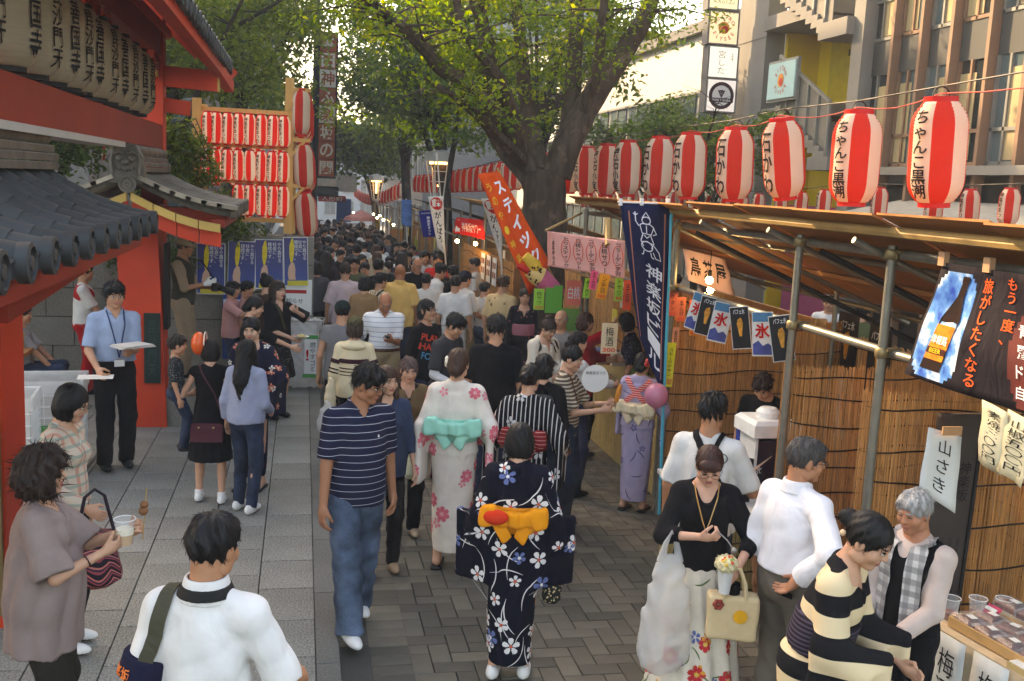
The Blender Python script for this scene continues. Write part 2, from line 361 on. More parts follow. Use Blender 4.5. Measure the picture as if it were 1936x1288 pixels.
# small lanterns on the far sidewalk behind the roof
ss = [(1912, 355), (1836, 357), (1770, 357), (1665, 354), (1560, 358), (1517, 362), (1478, 365), (1436, 366), (1404, 367), (1372, 369), (1343, 370), (1318, 371), (1292, 372), (1268, 373)]
sp_ = []
for x, y in ss:
    p = atx(x, y, 7.3); sp_.append(p); lantern('paper_lantern', 'small red and white lantern peeping over the plywood roof edge', LS, T_matsuri, p, 'small lanterns behind the plywood roof', tilt=(0, random.uniform(-.05, .05)))
for k in range(9):
    p = (7.3, 19.6+k*.85, 2.94-.012*k); lantern('paper_lantern', 'very small lantern between big tree and plywood roof edge', LS, None, p, 'lanterns behind the tree', handle=False)
wire('lantern_wire', [(7.3, 7, 3.3)]+[(p[0], p[1], p[2]+.04) for p in sp_]+[(7.3, 28, 2.9)], .005, WIRE, 'thin wire of the small lanterns behind the roof')
# ================================================================== RIGHT-HAND BUILDINGS
CONC = mat((134, 130, 124), .85, .12, 1.2, .1, 12, .2); CONCD = mat((116, 113, 110), .85, .12, 1.5, .1, 14); SPAN = mat((74, 74, 72), .7, .08, 2); MULL = mat((138, 108, 86), .7, .1, 3)
def glass_mat(c=(70, 82, 84), r=.08):
    m, n = newmat('window_glass', r, .6); n.col(n.ramp(n.noise(.8).outputs[0], [(.3, lin(c)), (.7, lin([v*1.35 for v in c]))])); return m
GLASS = glass_mat(); DARKG = glass_mat((34, 38, 40)); CURT = mat((176, 158, 120), .9, .2, 14, stretch=(1, 9, .3)); ALU = mat((150, 150, 146), .4, .06, metal=.5)
DARK = mat((30, 29, 28), .8, .2); YELW = mat((224, 192, 36), .75, .06, 2); PINKW = mat((176, 84, 120), .8, .06)
FX = 9.0
B1 = thing('office_building', 'office block with slim vertical fins, grey spandrels and curtained windows', 'building', (FX, 8, 0))
def rel(p): return (p[0]-FX, p[1]-8, p[2])
b = MB().box((3.3, 1.3, 5.5), (6, 12.2, 11)); b.build('wall', CONCD, B1)
fins = [1655, 1714, 1768, 1827, 1900]; ys = [atx(x, 0, FX)[1] for x in fins]; dy = (ys[1]-ys[4])/3
ysall = ys+[ys[4]-dy*k for k in range(1, 6)]
zs = [(.25, 3.18, 'lower_window'), (3.2, 0, ''), ]
z_sill = atx(1760, 318, FX)[2]; z_sb = atx(1765, 127, FX)[2]; z_st = atx(1770, 57, FX)[2]
fin = MB().box((-.10, 0, 5.5), (.16, .07, 11)).mesh('fin', MULL); colm = MB().box((-.05, 0, 5.5), (.4, .34, 11), ch=.02).mesh('column', CONC)
for k, y in enumerate(ysall): link('column' if k == 0 else 'fin', colm if k == 0 else fin, B1, (0, y-8, 0))
for k in range(len(ysall)-1):
    ya, yb = ysall[k]-8-.05, ysall[k+1]-8+.05; w_ = ya-yb; yc = (ya+yb)/2
    for zc, hh in (((z_sb+z_st)/2, z_st-z_sb), ((z_sb+z_st)/2+3.1, z_st-z_sb)): MB().box((-.015, yc, zc), (.05, w_, hh)).build('spandrel_panel', SPAN, B1)
    for za, zb in ((z_sill+.02, z_sb), (z_st, z_st+1.9)):
        wn = MB().box((-.005, yc, (za+zb)/2), (.02, w_, zb-za)).build('window', DARKG if (k % 3 == 0) else GLASS, B1)
        MB().box((-.022, yc+w_*(.2 if k % 2 else -.12), (za+zb)/2-.05), (.012, w_*.5, zb-za-.25)).build('curtain', CURT, wn)
        fr = MB(); fr.box((-.03, yc, za+.03), (.05, w_, .05)); fr.box((-.03, yc, za+(zb-za)*.33), (.05, w_, .05)); fr.box((-.03, yc+w_*.08, (za+zb)/2), (.05, .04, zb-za)); fr.box((-.03, ya-.03, (za+zb)/2), (.05, .05, zb-za)); fr.build('window_frame', MULL if k % 2 else ALU, wn)
MB().box((-.12, 1.2, z_sill-.05), (.3, 11.5, .12)).build('sill_ledge', CONC, B1)
MB().box((-.03, 1.2, z_sill/2-.1), (.04, 11.5, z_sill-.25)).build('ground_floor_front', DARK, B1)
aw = MB(); aw.add([(-1.6, -3, 2.65), (-1.6, 6.2, 2.65), (-.05, 6.2, 3.0), (-.05, -3, 3.0), (-1.6, -3, 2.6), (-1.6, 6.2, 2.6), (-.05, 6.2, 2.9), (-.05, -3, 2.9)], [(0, 1, 2, 3), (7, 6, 5, 4), (0, 4, 5, 1), (1, 5, 6, 2), (3, 7, 4, 0)]); aw.build('awning', mat((150, 148, 140), .6), B1)
# stair building
B2 = thing('stair_building', 'bare concrete building with outdoor zigzag stairs and a yellow recess', 'building', (FX, 15.8, 0))
yR, yL = 0.05, atx(1397, 60, FX)[1]-15.8; ry = atx(1450, 60, FX)[1]-15.8
MB().box((.2, (ry+yL)/2, 6), (.4, yL-ry, 12)).build('wall', CONC, B2)
for z in (2.0, 4.05, 6.1, 8.2): MB().box((-.004, (ry+yL)/2, z), (.012, yL-ry-.004, .018)).build('formwork_joint', CONCD, B2)
MB().box((1.15, (yR+ry)/2, 6), (.1, ry-yR, 12)).build('recess_back_wall', YELW, B2)
MB().box((.75, ry-.1, 6), (.7, .1, 12)).build('recess_side_wall', YELW, B2)
MB().box((.9, .8, 6), (.12, 1.4, 12)).build('stair_core_wall', CONC, B2)
MB().box((.75, ry-1.5, 1.4), (.1, 2.6, 2.8)).build('ground_floor_wall', PINKW, B2)
zc = atx(1490, 48, FX)[2]; MB().box((.8, (yR+ry)/2+.55, zc+.12), (1.8, (ry-yR)-1.2, .26)).build('landing_slab', CONC, B2)
zl = atx(1470, 200, FX)[2]
MB().box((.55, ry-1.2, zl-.14), (1.1, 2.3, .22)).build('landing_slab', CONC, B2)
dr = MB().box((1.08, ry-1.1, zl+1.0), (.05, .8, 2.0)).build('door', mat((196, 170, 44), .6), B2); MB().box((-.03, -.33, 0), (.03, .03, .12)).build('door_handle', DARK, dr, loc=(1.08, ry-1.1, zl+1.0))
def flight(y0, z0, y1, z1, x, wd, n, par):
    f = MB()
    for k in range(n):
        t = (k+.5)/n; yy = y0+(y1-y0)*t; zz = z0+(z1-z0)*t; f.box((x, yy, zz-.05), (wd, abs(y1-y0)/n*1.02, abs(z1-z0)/n+.12))
    so = f.build('stair_flight', CONC, par)
    r = MB()
    for k in range(0, n+1, 2): t = k/n; yy = y0+(y1-y0)*t; zz = z0+(z1-z0)*t; r.box((x-wd/2+.03, yy, zz+.45), (.04, .04, .95))
    r.bar((x-wd/2+.03, y0, z0+.92), (x-wd/2+.03, y1, z1+.92), .05, .05); r.build('handrail', ALU, so)
    p = MB(); p.add([(x-wd/2+.05, y0, z0+.08), (x-wd/2+.05, y1, z1+.08), (x-wd/2+.05, y1, z1+.86), (x-wd/2+.05, y0, z0+.86), (x-wd/2+.065, y0, z0+.08), (x-wd/2+.065, y1, z1+.08), (x-wd/2+.065, y1, z1+.86), (x-wd/2+.065, y0, z0+.86)], [(0, 1, 2, 3), (7, 6, 5, 4), (0, 4, 5, 1), (2, 6, 7, 3), (1, 5, 6, 2), (3, 7, 4, 0)]); p.build('mesh_screen', mat((120, 116, 108), .7), so)
fa, fb, fc, fd = [atx(*q, FX-.1)-np.array([FX, 15.8, 0]) for q in ((1500, -12), (1592, 58), (1498, 204), (1592, 300))]; flight(fa[1], fa[2], fb[1], fb[2], .1, .9, 9, B2); flight(fc[1], fc[2], fd[1], fd[2], -.02, .85, 10, B2)
MB().box((.1, .42, fb[2]-.02), (1.0, .95, .28)).build('landing_slab', CONC, B2); MB().box((-.05, .35, fd[2]-.1), (.9, .7, .22)).build('landing_slab', CONC, B2)
# bistro hoarding on the landing
def ring_text(par, txt, o, r, u, rad, size, m, a0, a1, flip=False):
    o, r, u = Vector(o), Vector(r), Vector(u); n = len(txt)
    V_, F_, k0 = [], [], 0; nn = r.cross(u)
    for i, ch in enumerate(txt):
        a = a0+(a1-a0)*(i/(n-1)); V, F = text2d(ch, False, .015); c = o+(r*math.cos(a)+u*math.sin(a))*rad
        ra = a-math.pi/2 if not flip else a+math.pi/2
        rr = r*math.cos(ra)+u*math.sin(ra); uu = u*math.cos(ra)-r*math.sin(ra)
        V_ += [c+rr*(v[0]*size)+uu*(v[1]*size)+nn*.004 for v in V]; F_ += [tuple(j+k0 for j in f) for f in F]; k0 += len(V)
    return link('lettering', mesh_np('lettering', V_, F_, m), par)
def disc(par, o, r, u, rad, m, name='emblem', off=.003, n=24, rad2=None):
    o, r, u = Vector(o), Vector(r), Vector(u); nn = r.cross(u)
    V = [o+nn*off+r*math.cos(2*math.pi*k/n)*rad+u*math.sin(2*math.pi*k/n)*(rad2 or rad) for k in range(n)]
    return link(name, mesh_np(name, V, [tuple(range(n))], m), par)
def panel(par, name, o, r, u, w_, h_, m, t=.03):
    o, r, u = Vector(o), Vector(r).normalized(), Vector(u).normalized(); n = r.cross(u); Rm = Matrix((r, u, n)).transposed()
    return MB().box(o-n*t/2, (w_, h_, t), R=Rm).build(name, m, par)
TERRA = mat((196, 92, 66), .6, .05); EMB1 = mat((224, 150, 60), .6, .3, 18); EMB2 = mat((190, 50, 44), .6, .2, 14)
def bistro(par, o, r, u, sz):
    ring_text(par, 'BISTRO', o, r, u, sz*.36, sz*.17, TERRA, R_(150), R_(30)); ring_text(par, 'ELYSÉE', o, r, u, sz*.36, sz*.17, TERRA, R_(210), R_(330), True)
    disc(par, o, r, u, sz*.2, EMB1); disc(par, Vector(o)+Vector(r)*sz*.04-Vector(u)*sz*.05, r, u, sz*.12, EMB2, off=.006)
sg = thing('bistro_sign', 'pale blue framed bistro sign on the stair landing of the concrete building', 'sign', (0, 0, 0))
pA, pB = atx(1449, 188, FX-.5), atx(1499, 182, FX-.5); so_ = Vector(((FX-.5), (pA[1]+pB[1])/2, (pA[2]+atx(1452, 126, FX-.5)[2])/2)); sw_, sh_ = abs(pA[1]-pB[1]), atx(1452, 122, FX-.5)[2]-pA[2]
panel(sg, 'frame', so_+Vector((.02, 0, 0)), (0, -1, 0), (0, 0, 1), sw_+.1, sh_+.1, ALU, .06); panel(sg, 'face', so_, (0, -1, 0), (0, 0, 1), sw_, sh_, mat((168, 206, 208), .5, .04))
bistro(sg, so_+Vector((-.003, 0, 0)), Vector((0, -1, 0)), Vector((0, 0, 1)), sh_*.95)
# stacked projecting signs
sg = thing('sign_tower', 'stack of square lit shop signs projecting from the concrete wall', 'sign')
SY = 20.4; boxes = [(1398, -60, 18, 'WINE', (250, 240, 200)), (1396, 22, 84, 'b', (250, 226, 190)), (1395, 88, 148, 'm', (250, 248, 240)), (1391, 150, 212, 'w', (232, 226, 226))]
for xr, y0, y1, kd, c in boxes:
    a_, d_ = aty(xr-55, (y0+y1)/2, SY), aty(xr, (y0+y1)/2, SY); zt, zb = aty(xr-27, y0, SY)[2], aty(xr-27, y1, SY)[2]; cc = Vector(((a_[0]+d_[0])/2, SY, (zt+zb)/2)); wd_, hg = d_[0]-a_[0], zt-zb
    m_, n_ = newmat('sign_face', .4, .3); n_.col(n_.ramp(n_.noise(3).outputs[0], [(0, lin(c)), (1, lin([min(255, v+8) for v in c]))])); n_.b.inputs['Emission Color'].default_value = lin(c); n_.b.inputs['Emission Strength'].default_value = .12
    MB().box(cc+Vector((0, .16, 0)), (wd_+.05, .3, hg+.03)).build('sign_box', CONCD, sg); panel(sg, 'sign_face', cc, (1, 0, 0), (0, 0, 1), wd_*.95, hg*.95, m_, .012)
    r, u = Vector((1, 0, 0)), Vector((0, 0, 1)); f0 = cc+Vector((0, -.002, 0))
    if kd == 'b': bistro(sg, f0, r, u, hg*.95)
    elif kd == 'm':
        letters(sg, '宮した', f0+Vector((-.04, 0, .0)), r, u, .13, INK, True, -.012, fit=(.15, hg*.72)); letters(sg, 'お料理', f0+Vector((.19, 0, .12)), r, u, .05, INK, True)
    elif kd == 'w':
        WN = mat((62, 30, 38), .6); WH = mat((236, 228, 226), .6, .03); disc(sg, f0, r, u, hg*.42, WN); disc(sg, f0, r, u, hg*.31, WH, off=.005)
        panel(sg, 'band', f0+Vector((0, -.007, -hg*.14)), r, u, hg*.8, hg*.13, WN, .002); letters(sg, 'WINE SAKABA', f0+Vector((0, -.008, -hg*.14)), r, u, .1, WH, False, .02, fit=(hg*.62, hg*.075))
        for i, (gx, gy) in enumerate([(-.08, .12), (-.03, .13), (.02, .13), (.07, .12), (-.055, .07), (0, .08), (.05, .07), (-.03, .02), (.02, .02), (0, -.03)]): disc(sg, f0+r*gx*hg*1.1+u*gy*hg*1.1, r, u, hg*.032, WN, off=.008, n=10)
    else: letters(sg, 'A.Ko.I.Zu', f0+Vector((0, 0, -.25)), r, u, .12, mat((150, 140, 110), .6))
# long pale building and others further along the far sidewalk
def block(label, x0, x1, y0, y1, h, m, base=0.0, win=None, cat='building', name='building', wm=None, face='x', extra=None):
    g = gz((y0+y1)/2) if y0 > 15 else 0; B = thing(name, label, cat, (x0, y0, g)); D = (x1-x0, y1-y0)
    MB().box((D[0]/2, D[1]/2, h/2), (D[0], D[1], h)).build('wall', m, B)
    MB().box((D[0]/2, D[1]/2, h+.1), (D[0]+.3, D[1]+.3, .25)).build('parapet', CONCD, B)
    if win:
        nz, ny, z0, hz, wy = win; wms = wm or GLASS
        for kz in range(nz):
            z = z0+kz*(h-z0)/nz
            for ky in range(ny):
                L_ = D[1] if face == 'x' else D[0]; y = (ky+.5)*L_/ny
                if face == 'x': c, d, fd = (-.01, y, z+hz/2), (.06, wy, hz), (.04, .06, hz)
                elif face == 'X': c, d, fd = (D[0]+.01, y, z+hz/2), (.06, wy, hz), (.04, .06, hz)
                else: c, d, fd = (y, -.01, z+hz/2), (wy, .06, hz), (.06, .04, hz)
                wo = MB().box(c, d).build('window', wms, B); f = MB()
                s_ = (-1 if face in 'xy' else 1)
                if face in 'xX': f.box((c[0]+s_*.03, y, z), (.1, wy+.12, .06)); f.box((c[0]+s_*.03, y, z+hz), (.1, wy+.12, .06)); f.box((c[0]+s_*.03, y, z+hz/2), (.06, .05, hz))
                else: f.box((y, c[1]-.03, z), (wy+.12, .1, .06)); f.box((y, c[1]-.03, z+hz), (wy+.12, .1, .06)); f.box((y, c[1]-.03, z+hz/2), (.05, .06, hz))
                f.build('window_frame', ALU, wo)
    return B
def tile_wall(c):
    m, n = newmat('tiled_wall', .5, .4); br = n.n('TexBrick', _Scale=9.0, _Color1=lin(c), _Color2=lin([v*.93 for v in c]), _Mortar=lin([v*.7 for v in c])); br.inputs['Mortar Size'].default_value = .012
    cmb = n.n('CombineXYZ'); sx = n.sep(); n.l(sx[1], cmb.inputs[0]); n.l(sx[2], cmb.inputs[1]); n.l(cmb.outputs[0], br.inputs[0]); n.col(br.outputs[0]); return m
TW = tile_wall((214, 208, 196))
Bp = block('long pale tiled building with a ribbon of windows beyond the stacked signs', FX+.15, FX+7, 21.6, 36, 7.0, TW, win=(2, 8, 1.2, 1.5, 1.55))
block('white building half hidden behind the street trees', FX+.4, FX+8, 36.6, 50, 9, mat((205, 205, 200), .8), win=(3, 7, 1, 1.6, 1.2))
block('grey block at the bottom of the hill, right of the street', FX-3.2, FX+6, 51, 74, 13, mat((150, 154, 156), .8), win=(4, 9, 1, 1.7, 1.6))
block('hazy pale tower standing across the far end of the street', -6, 14, 118, 130, 11, mat((150, 158, 164), .85), win=(4, 10, 1, 1.6, 1.2), face='y')
# temple side, down the street
block('tall dark brick block rising behind the temple trees', -13, -3.0, 33, 48, 19, mat((84, 74, 70), .85), win=(6, 7, 1, 1.6, .9), face='y')
block('cream shop house beside the vertical signboard', -9, -2.2, 49, 62, 12, mat((168, 158, 146), .85), win=(4, 5, 1, 1.6, 1.4), face='X')
block('pale grey office block far down the temple side', -10, -1.9, 63, 92, 15, mat((160, 164, 166), .85), win=(5, 9, 1, 1.6, 1.8), face='X')
block('light stone house filling the gap behind the lantern rack', -13, -4.6, 24, 32, 8, mat((140, 134, 126), .85), win=(3, 4, 1, 1.5, 1.0), face='y')
block('unseen tall block added to keep the low sun off the street', -32, -14, 23, 41, 21.5, mat((138, 128, 116), .85), win=(8, 6, 1, 1.6, 1.4), face='y')  # added sun blocker, mostly out of view: keeps street and crowd in shade
# small shop blinds and signs far down the street
for k, (x, y, w_, h_, c, lab) in enumerate([(617, 345, .9, .5, (220, 216, 206), 'pale slanted shop blind over the far crowd'), (612, 362, 1.4, .5, (60, 70, 78), 'dark oval-ended shop board over the far crowd'), (628, 376, 1.3, .3, (176, 40, 44), 'narrow red shop sign lettered in white far down the street'), (650, 398, .7, 1.1, (52, 84, 150), 'blue shop curtain hanging far down the street'), (655, 345, 1.0, .9, (196, 204, 206), 'white square sign high over the far street')]):
    p = aty(x, y, 50); sg = thing('shop_sign', lab, 'sign', p); panel(sg, 'board', (0, 0, 0), (1, 0, 0), (0, 0, 1), w_, h_, mat(c, .7), .08); MB().bar((-w_/2, .05, h_/2-.05), (-2.6, .05, h_/2-.05), .05, .05).build('bracket', WIRE, sg)
    if k == 2: letters(sg, '人形町', (0, -.005, 0), (1, 0, 0), (0, 0, 1), .25, mat((240, 236, 230), .7), fit=(1.0, .2))
# vertical signboard tower
SYT = 30.0; p0, p1 = aty(600, 62, SYT), aty(632, 335, SYT); sg = thing('vertical_signboard', 'tall narrow brown and white signboard with big brush characters on a black pole', 'sign', (0, 0, 0))
W_, Ht = p1[0]-aty(600, 335, SYT)[0], p0[2]-p1[2]; cx_ = (p1[0]+aty(600, 335, SYT)[0])/2
panel(sg, 'frame', (cx_, SYT+.02, (p0[2]+p1[2])/2), (1, 0, 0), (0, 0, 1), W_+.08, Ht+.1, DARK, .3)
BRW = mat((150, 74, 44), .6, .2, 3); CRM = mat((196, 186, 168), .7, .04); chars = '本日神ふ楽坂の関'
for k, ch in enumerate(chars):
    hh = Ht/len(chars); zc_ = p0[2]-hh*(k+.5); cm = BRW if k % 2 == 1 else CRM
    if k in (0, 6): cm = BRW
    panel(sg, 'sign_panel', (cx_, SYT-.14, zc_), (1, 0, 0), (0, 0, 1), W_*.94, hh*.96, cm, .03)
    letters(sg, ch, (cx_, SYT-.142, zc_), (1, 0, 0), (0, 0, 1), 1, CRM if cm is BRW else BRW, False, .02, fit=(W_*.78, hh*.76))
MB().tube([(cx_-.32, SYT+.25, gz(SYT)), (cx_-.32, SYT+.25, 9)], .09, 10).build('pole', DARK, sg, True)
# white hexagonal street lamps
LAMPW = mat((214, 214, 210), .5, .04); GLOW = mat((255, 190, 110), .5, .05, emit=2.2, name='lit_lamp')
def street_lamp(p, s, label):
    t = thing('street_lamp', label, 'street lamp', (p[0], p[1], gz(p[1]))); z = p[2]-gz(p[1])
    MB().lathe([(.02*s, z+.14*s), (.46*s, z), (.46*s, z-.02*s), (.42*s, z-.27*s), (.40*s, z-.27*s)], 6).build('hood', LAMPW, t)
    MB().lathe([(.3*s, z-.275*s), (.3*s, z-.34*s)], 12).build('reflector', GLOW, t, True); MB().lathe([(.05*s, z-.3*s), (.05*s, z-1.0*s)], 8).build('lamp_tube', GLOW, t, True)
    c = MB()
    for k in range(6): a = math.pi/3*k; c.bar((.40*s*math.cos(a), .40*s*math.sin(a), z-.26*s), (.22*s*math.cos(a), .22*s*math.sin(a), z-1.35*s), .03*s, .03*s)
    for zz, rr in ((z-.55*s, .35), (z-.85*s, .3)): c.tube([(rr*s*math.cos(a), rr*s*math.sin(a), zz) for a in np.linspace(0, 2*math.pi, 13)], .012*s, 5)
    c.build('cage', LAMPW, t); MB().lathe([(.24*s, z-1.35*s), (.14*s, z-1.5*s), (.09*s, z-1.55*s), (.09*s, 0)], 10).build('post', LAMPW, t, True)
street_lamp(aty(832, 289, 26), .85, 'white hexagonal street lamp glowing orange under its hood, above the second stall'); street_lamp(aty(712, 333, 44), .72, 'distant hexagonal street lamp glowing above the far lantern row')
# ================================================================== TEMPLE GATE
VERM = mat((204, 60, 28), .55, .12, 2.5, .06, 30, .35, name='vermilion'); VERM2 = mat((142, 44, 30), .6, .14, 2.2, .08, 25, .3, name='vermilion_shaded'); PLAST = mat((178, 172, 164), .85, .06); OCHRE = mat((206, 170, 96), .7, .12, 4)  # VERM2: vermilion darkened, shade on beams and rafters put into the colour
def tile_mat(c=(56, 57, 57)):
    m, n = newmat('roof_tile', .55, .4); oi = n.n('ObjectInfo').outputs['Random']; a = n.ramp(n.noise(5, None, 4).outputs[0], [(.3, lin([v*.72 for v in c])), (.7, lin([v*1.25 for v in c]))])
    n.col(n.mix(1, a, n.ramp(oi, [(0, (.75, .75, .75, 1)), (1, (1.1, 1.1, 1.1, 1))]), 'MULTIPLY')); n.bump(n.noise(60, None, 3).outputs[0], .2, .004); return m
TILE = tile_mat(); TILE2 = tile_mat((92, 86, 76)); TILE3 = tile_mat((140, 130, 114))
def barrel_roof(par, y0, y1, xr, zr, xe, ze, pitch, mt, seg=5, sag=.05, r=.062):
    """roof slope from ridge (xr,zr) to eave (xe,ze) running along y: round cover tiles over flat pans, each tile a part"""
    n = int(round((y1-y0)/pitch)); dx, dz = xe-xr, ze-zr
    def at(t): return xr+dx*t, zr+dz*t-sag*math.sin(math.pi*t)
    pts = [at(t) for t in np.linspace(0, 1, seg+1)]
    sl = MB()
    for i in range(seg):
        (xa, za), (xb, zb) = pts[i], pts[i+1]
        sl.add([(xa, y0, za-.05), (xa, y1, za-.05), (xb, y1, zb-.05), (xb, y0, zb-.05), (xa, y0, za-.10), (xa, y1, za-.10), (xb, y1, zb-.10), (xb, y0, zb-.10)], [(0, 1, 2, 3) if dx < 0 else (3, 2, 1, 0), (4, 5, 6, 7), (0, 4, 7, 3), (1, 2, 6, 5), (3, 7, 6, 2)])
    sl.build('roof_deck', mt, par)
    (xa, za), (xb, zb) = pts[0], pts[-1]; cm = []
    for i in range(seg):
        (xa, za), (xb, zb) = pts[i], pts[i+1]; L = math.hypot(xb-xa, zb-za); b = MB(); k = 8
        for s_, (e, rr) in enumerate(((0, r*.93), (L*1.04, r*1.04))): pass
        V = []; 
        for e, rr in ((0, r*.92), (L*1.05, r*1.05)): V += [(e, rr*math.cos(math.pi*j/k), rr*math.sin(math.pi*j/k)) for j in range(k+1)]
        b.add(V, [(j, j+1, k+1+j+1, k+1+j) for j in range(k)]+[tuple(range(k+1))[::-1], tuple(range(k+1, 2*k+2))])
        pv = []; w2 = pitch/2-r*.6
        for e, lz in ((-.02, .0), (L*1.03, .014)): pv += [(e, -w2, .006+lz), (e, 0, -.028+lz), (e, w2, .006+lz), (e, w2, -.035), (e, -w2, -.035)]
        p = MB().add(pv, [(0, 1, 6, 5), (1, 2, 7, 6), (2, 3, 8, 7), (4, 0, 5, 9), (5, 6, 7, 8, 9)])
        cm.append((b.mesh('cover_tile', mt, True), p.mesh('pan_tile', mt, True), (xa, za), math.atan2(zb-za, xb-xa)))
    dm = MB().lathe([(r*1.28, 0), (r*1.28, .045), (r*1.0, .05), (r*.95, .035), (r*.5, .035), (r*.45, .048), (.001, .05)], 18).mesh('eave_disc', mt, True)
    for j in range(n+1):
        y = y0+(y1-y0)*j/n
        for c_, p_, (xa, za), an in cm:
            for me, yy, nm in ((c_, y, 'cover_tile'), (p_, y+(y1-y0)/n/2, 'pan_tile')):
                if nm == 'pan_tile' and j == n: continue
                o = link(nm, me, par, (xa, yy, za-.035+random.uniform(-.003, .003))); o.rotation_euler = (0, -an, 0) if dx > 0 else (0, -an, 0)
        o = link('eave_disc', dm, par, (xe, y, ze-.045)); o.rotation_euler = (0, math.pi/2 if dx > 0 else -math.pi/2, 0)
def ridge(par, x, y0, y1, z, mt, lay=4, wd=.26):
    for k in range(lay): MB().box((x, (y0+y1)/2, z+k*.055), (wd-.03*k+(.03 if k % 2 else 0), (y1-y0)+.03*k, .05), ch=.008).build('ridge_course', mt, par)
    MB().tube([(x, y0-.05, z+lay*.055+.02), (x, y1+.05, z+lay*.055+.02)], .075, 12).build('ridge_cap', mt, par, True)
# ---- near side roof with its pillar
NR = thing('gate_side_roof', 'dark grey tiled side roof of the temple gate over the red-framed near post', 'roof')
barrel_roof(NR, 2.6, 7.4, -1.75, 2.93, -1.03, 2.62, .37, TILE, 5, .05, .062); barrel_roof(NR, 2.6, 7.4, -1.75, 2.93, -2.45, 2.62, .37, TILE, 3, .05, .062)
ridge(NR, -1.75, 2.6, 7.45, 2.93, TILE2, 3)
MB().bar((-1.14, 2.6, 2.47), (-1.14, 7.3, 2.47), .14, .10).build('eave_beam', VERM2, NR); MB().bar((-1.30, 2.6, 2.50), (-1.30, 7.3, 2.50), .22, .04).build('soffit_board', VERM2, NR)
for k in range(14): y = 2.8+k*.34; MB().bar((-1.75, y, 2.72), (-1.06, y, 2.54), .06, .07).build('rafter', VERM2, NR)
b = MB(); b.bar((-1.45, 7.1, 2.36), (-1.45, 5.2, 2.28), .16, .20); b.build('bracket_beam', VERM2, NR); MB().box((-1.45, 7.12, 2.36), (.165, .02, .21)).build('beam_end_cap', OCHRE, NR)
p = MB().box((-2.03, 6.72, 1.2), (.56, .5, 2.4), ch=.02).build('post', VERM, NR)
MB().box((-1.93, 6.46, 1.15), (.26, .03, 1.9)).build('name_board', DARK, p); MB().box((-1.78, 6.455, 1.15), (.03, .04, 1.96)).build('board_edge', mat((120, 96, 60), .6), p)
# ---- far side roof, gable to the camera, pillar, demon tile
FR = thing('gate_side_roof', 'weathered tiled side roof of the temple gate topped by a demon-face tile', 'roof')
barrel_roof(FR, 10.9, 13.3, -1.72, 2.90, -.72, 2.58, .30, TILE2, 5, .06, .06); barrel_roof(FR, 10.9, 13.3, -1.72, 2.90, -2.72, 2.58, .30, TILE2, 5, .06, .06)
ridge(FR, -1.72, 11.1, 13.3, 2.92, TILE2, 3, .24)
# stepped gable tiles, bargeboards
for s in (-1, 1):
    for k in range(6):
        t0 = .12+k*.15; xa, xb = -1.72+s*t0*1.0, -1.72+s*(t0+.2); za, zb = 2.86-.32*t0-.06*math.sin(math.pi*t0), 2.86-.32*(t0+.2)-.06*math.sin(math.pi*(t0+.2))
        MB().bar((xa, 10.80, za+.045), (xb, 10.80, zb+.045), .16, .04).build('gable_tile', TILE3, FR)
    for k in range(4):
        t0, t1 = .02+k*.22, .02+(k+1)*.22-.01; f = lambda t: 2.70-.30*t-.07*math.sin(math.pi*t*.95)
        b = MB(); b.add([(-1.72+s*t0, 10.9, f(t0)), (-1.72+s*t1, 10.9, f(t1)), (-1.72+s*t1, 10.9, f(t1)-.085), (-1.72+s*t0, 10.9, f(t0)-.085)]+[(-1.72+s*t0, 10.97, f(t0)), (-1.72+s*t1, 10.97, f(t1)), (-1.72+s*t1, 10.97, f(t1)-.085), (-1.72+s*t0, 10.97, f(t0)-.085)], [(0, 1, 2, 3), (7, 6, 5, 4), (0, 4, 5, 1), (3, 2, 6, 7), (1, 5, 6, 2), (0, 3, 7, 4)]); b.build('bargeboard', OCHRE, FR)
        b = MB(); b.add([(-1.72+s*t0, 10.99, f(t0)-.085), (-1.72+s*t1, 10.99, f(t1)-.085), (-1.72+s*t1, 10.99, f(t1)-.24), (-1.72+s*t0, 10.99, f(t0)-.24)]+[(-1.72+s*t0, 11.05, f(t0)-.085), (-1.72+s*t1, 11.05, f(t1)-.085), (-1.72+s*t1, 11.05, f(t1)-.24), (-1.72+s*t0, 11.05, f(t0)-.24)], [(0, 1, 2, 3), (7, 6, 5, 4), (3, 2, 6, 7), (1, 5, 6, 2), (0, 3, 7, 4)]); b.build('gable_beam', VERM, FR)
og = MB(); og.add([], [])
out = [(-.17, 0), (-.19, .12), (-.17, .24), (-.11, .33), (0, .37), (.11, .33), (.17, .24), (.19, .12), (.17, 0)]
o_ = MB().prism([(-1.72+x*.92, 10.76, 2.78+z*1.1) for x, z in out][::-1], None, (0, .14, 0)).build('demon_tile', TILE2, FR)
fc = MB()
for s in (-1, 1): fc.ball((-1.72+s*.06, 10.82, 3.0), (.035, .035, .03)); fc.tube([(-1.72+s*.02, 10.82, 3.045), (-1.72+s*.07, 10.81, 3.065), (-1.72+s*.12, 10.82, 3.04)], .014, 6); fc.tube([(-1.72+s*.05, 10.83, 3.08), (-1.72+s*.09, 10.81, 3.12), (-1.72+s*.1, 10.83, 3.15)], [.02, .015, .004], 6); fc.tube([(-1.72+s*.125, 10.82, 2.85), (-1.72+s*.14, 10.82, 2.98), (-1.72+s*.11, 10.82, 3.08)], .015, 6)
fc.ball((-1.72, 10.81, 2.965), (.035, .04, .025)); fc.tube([(-1.80, 10.82, 2.925), (-1.72, 10.81, 2.905), (-1.64, 10.82, 2.925)], .018, 6)
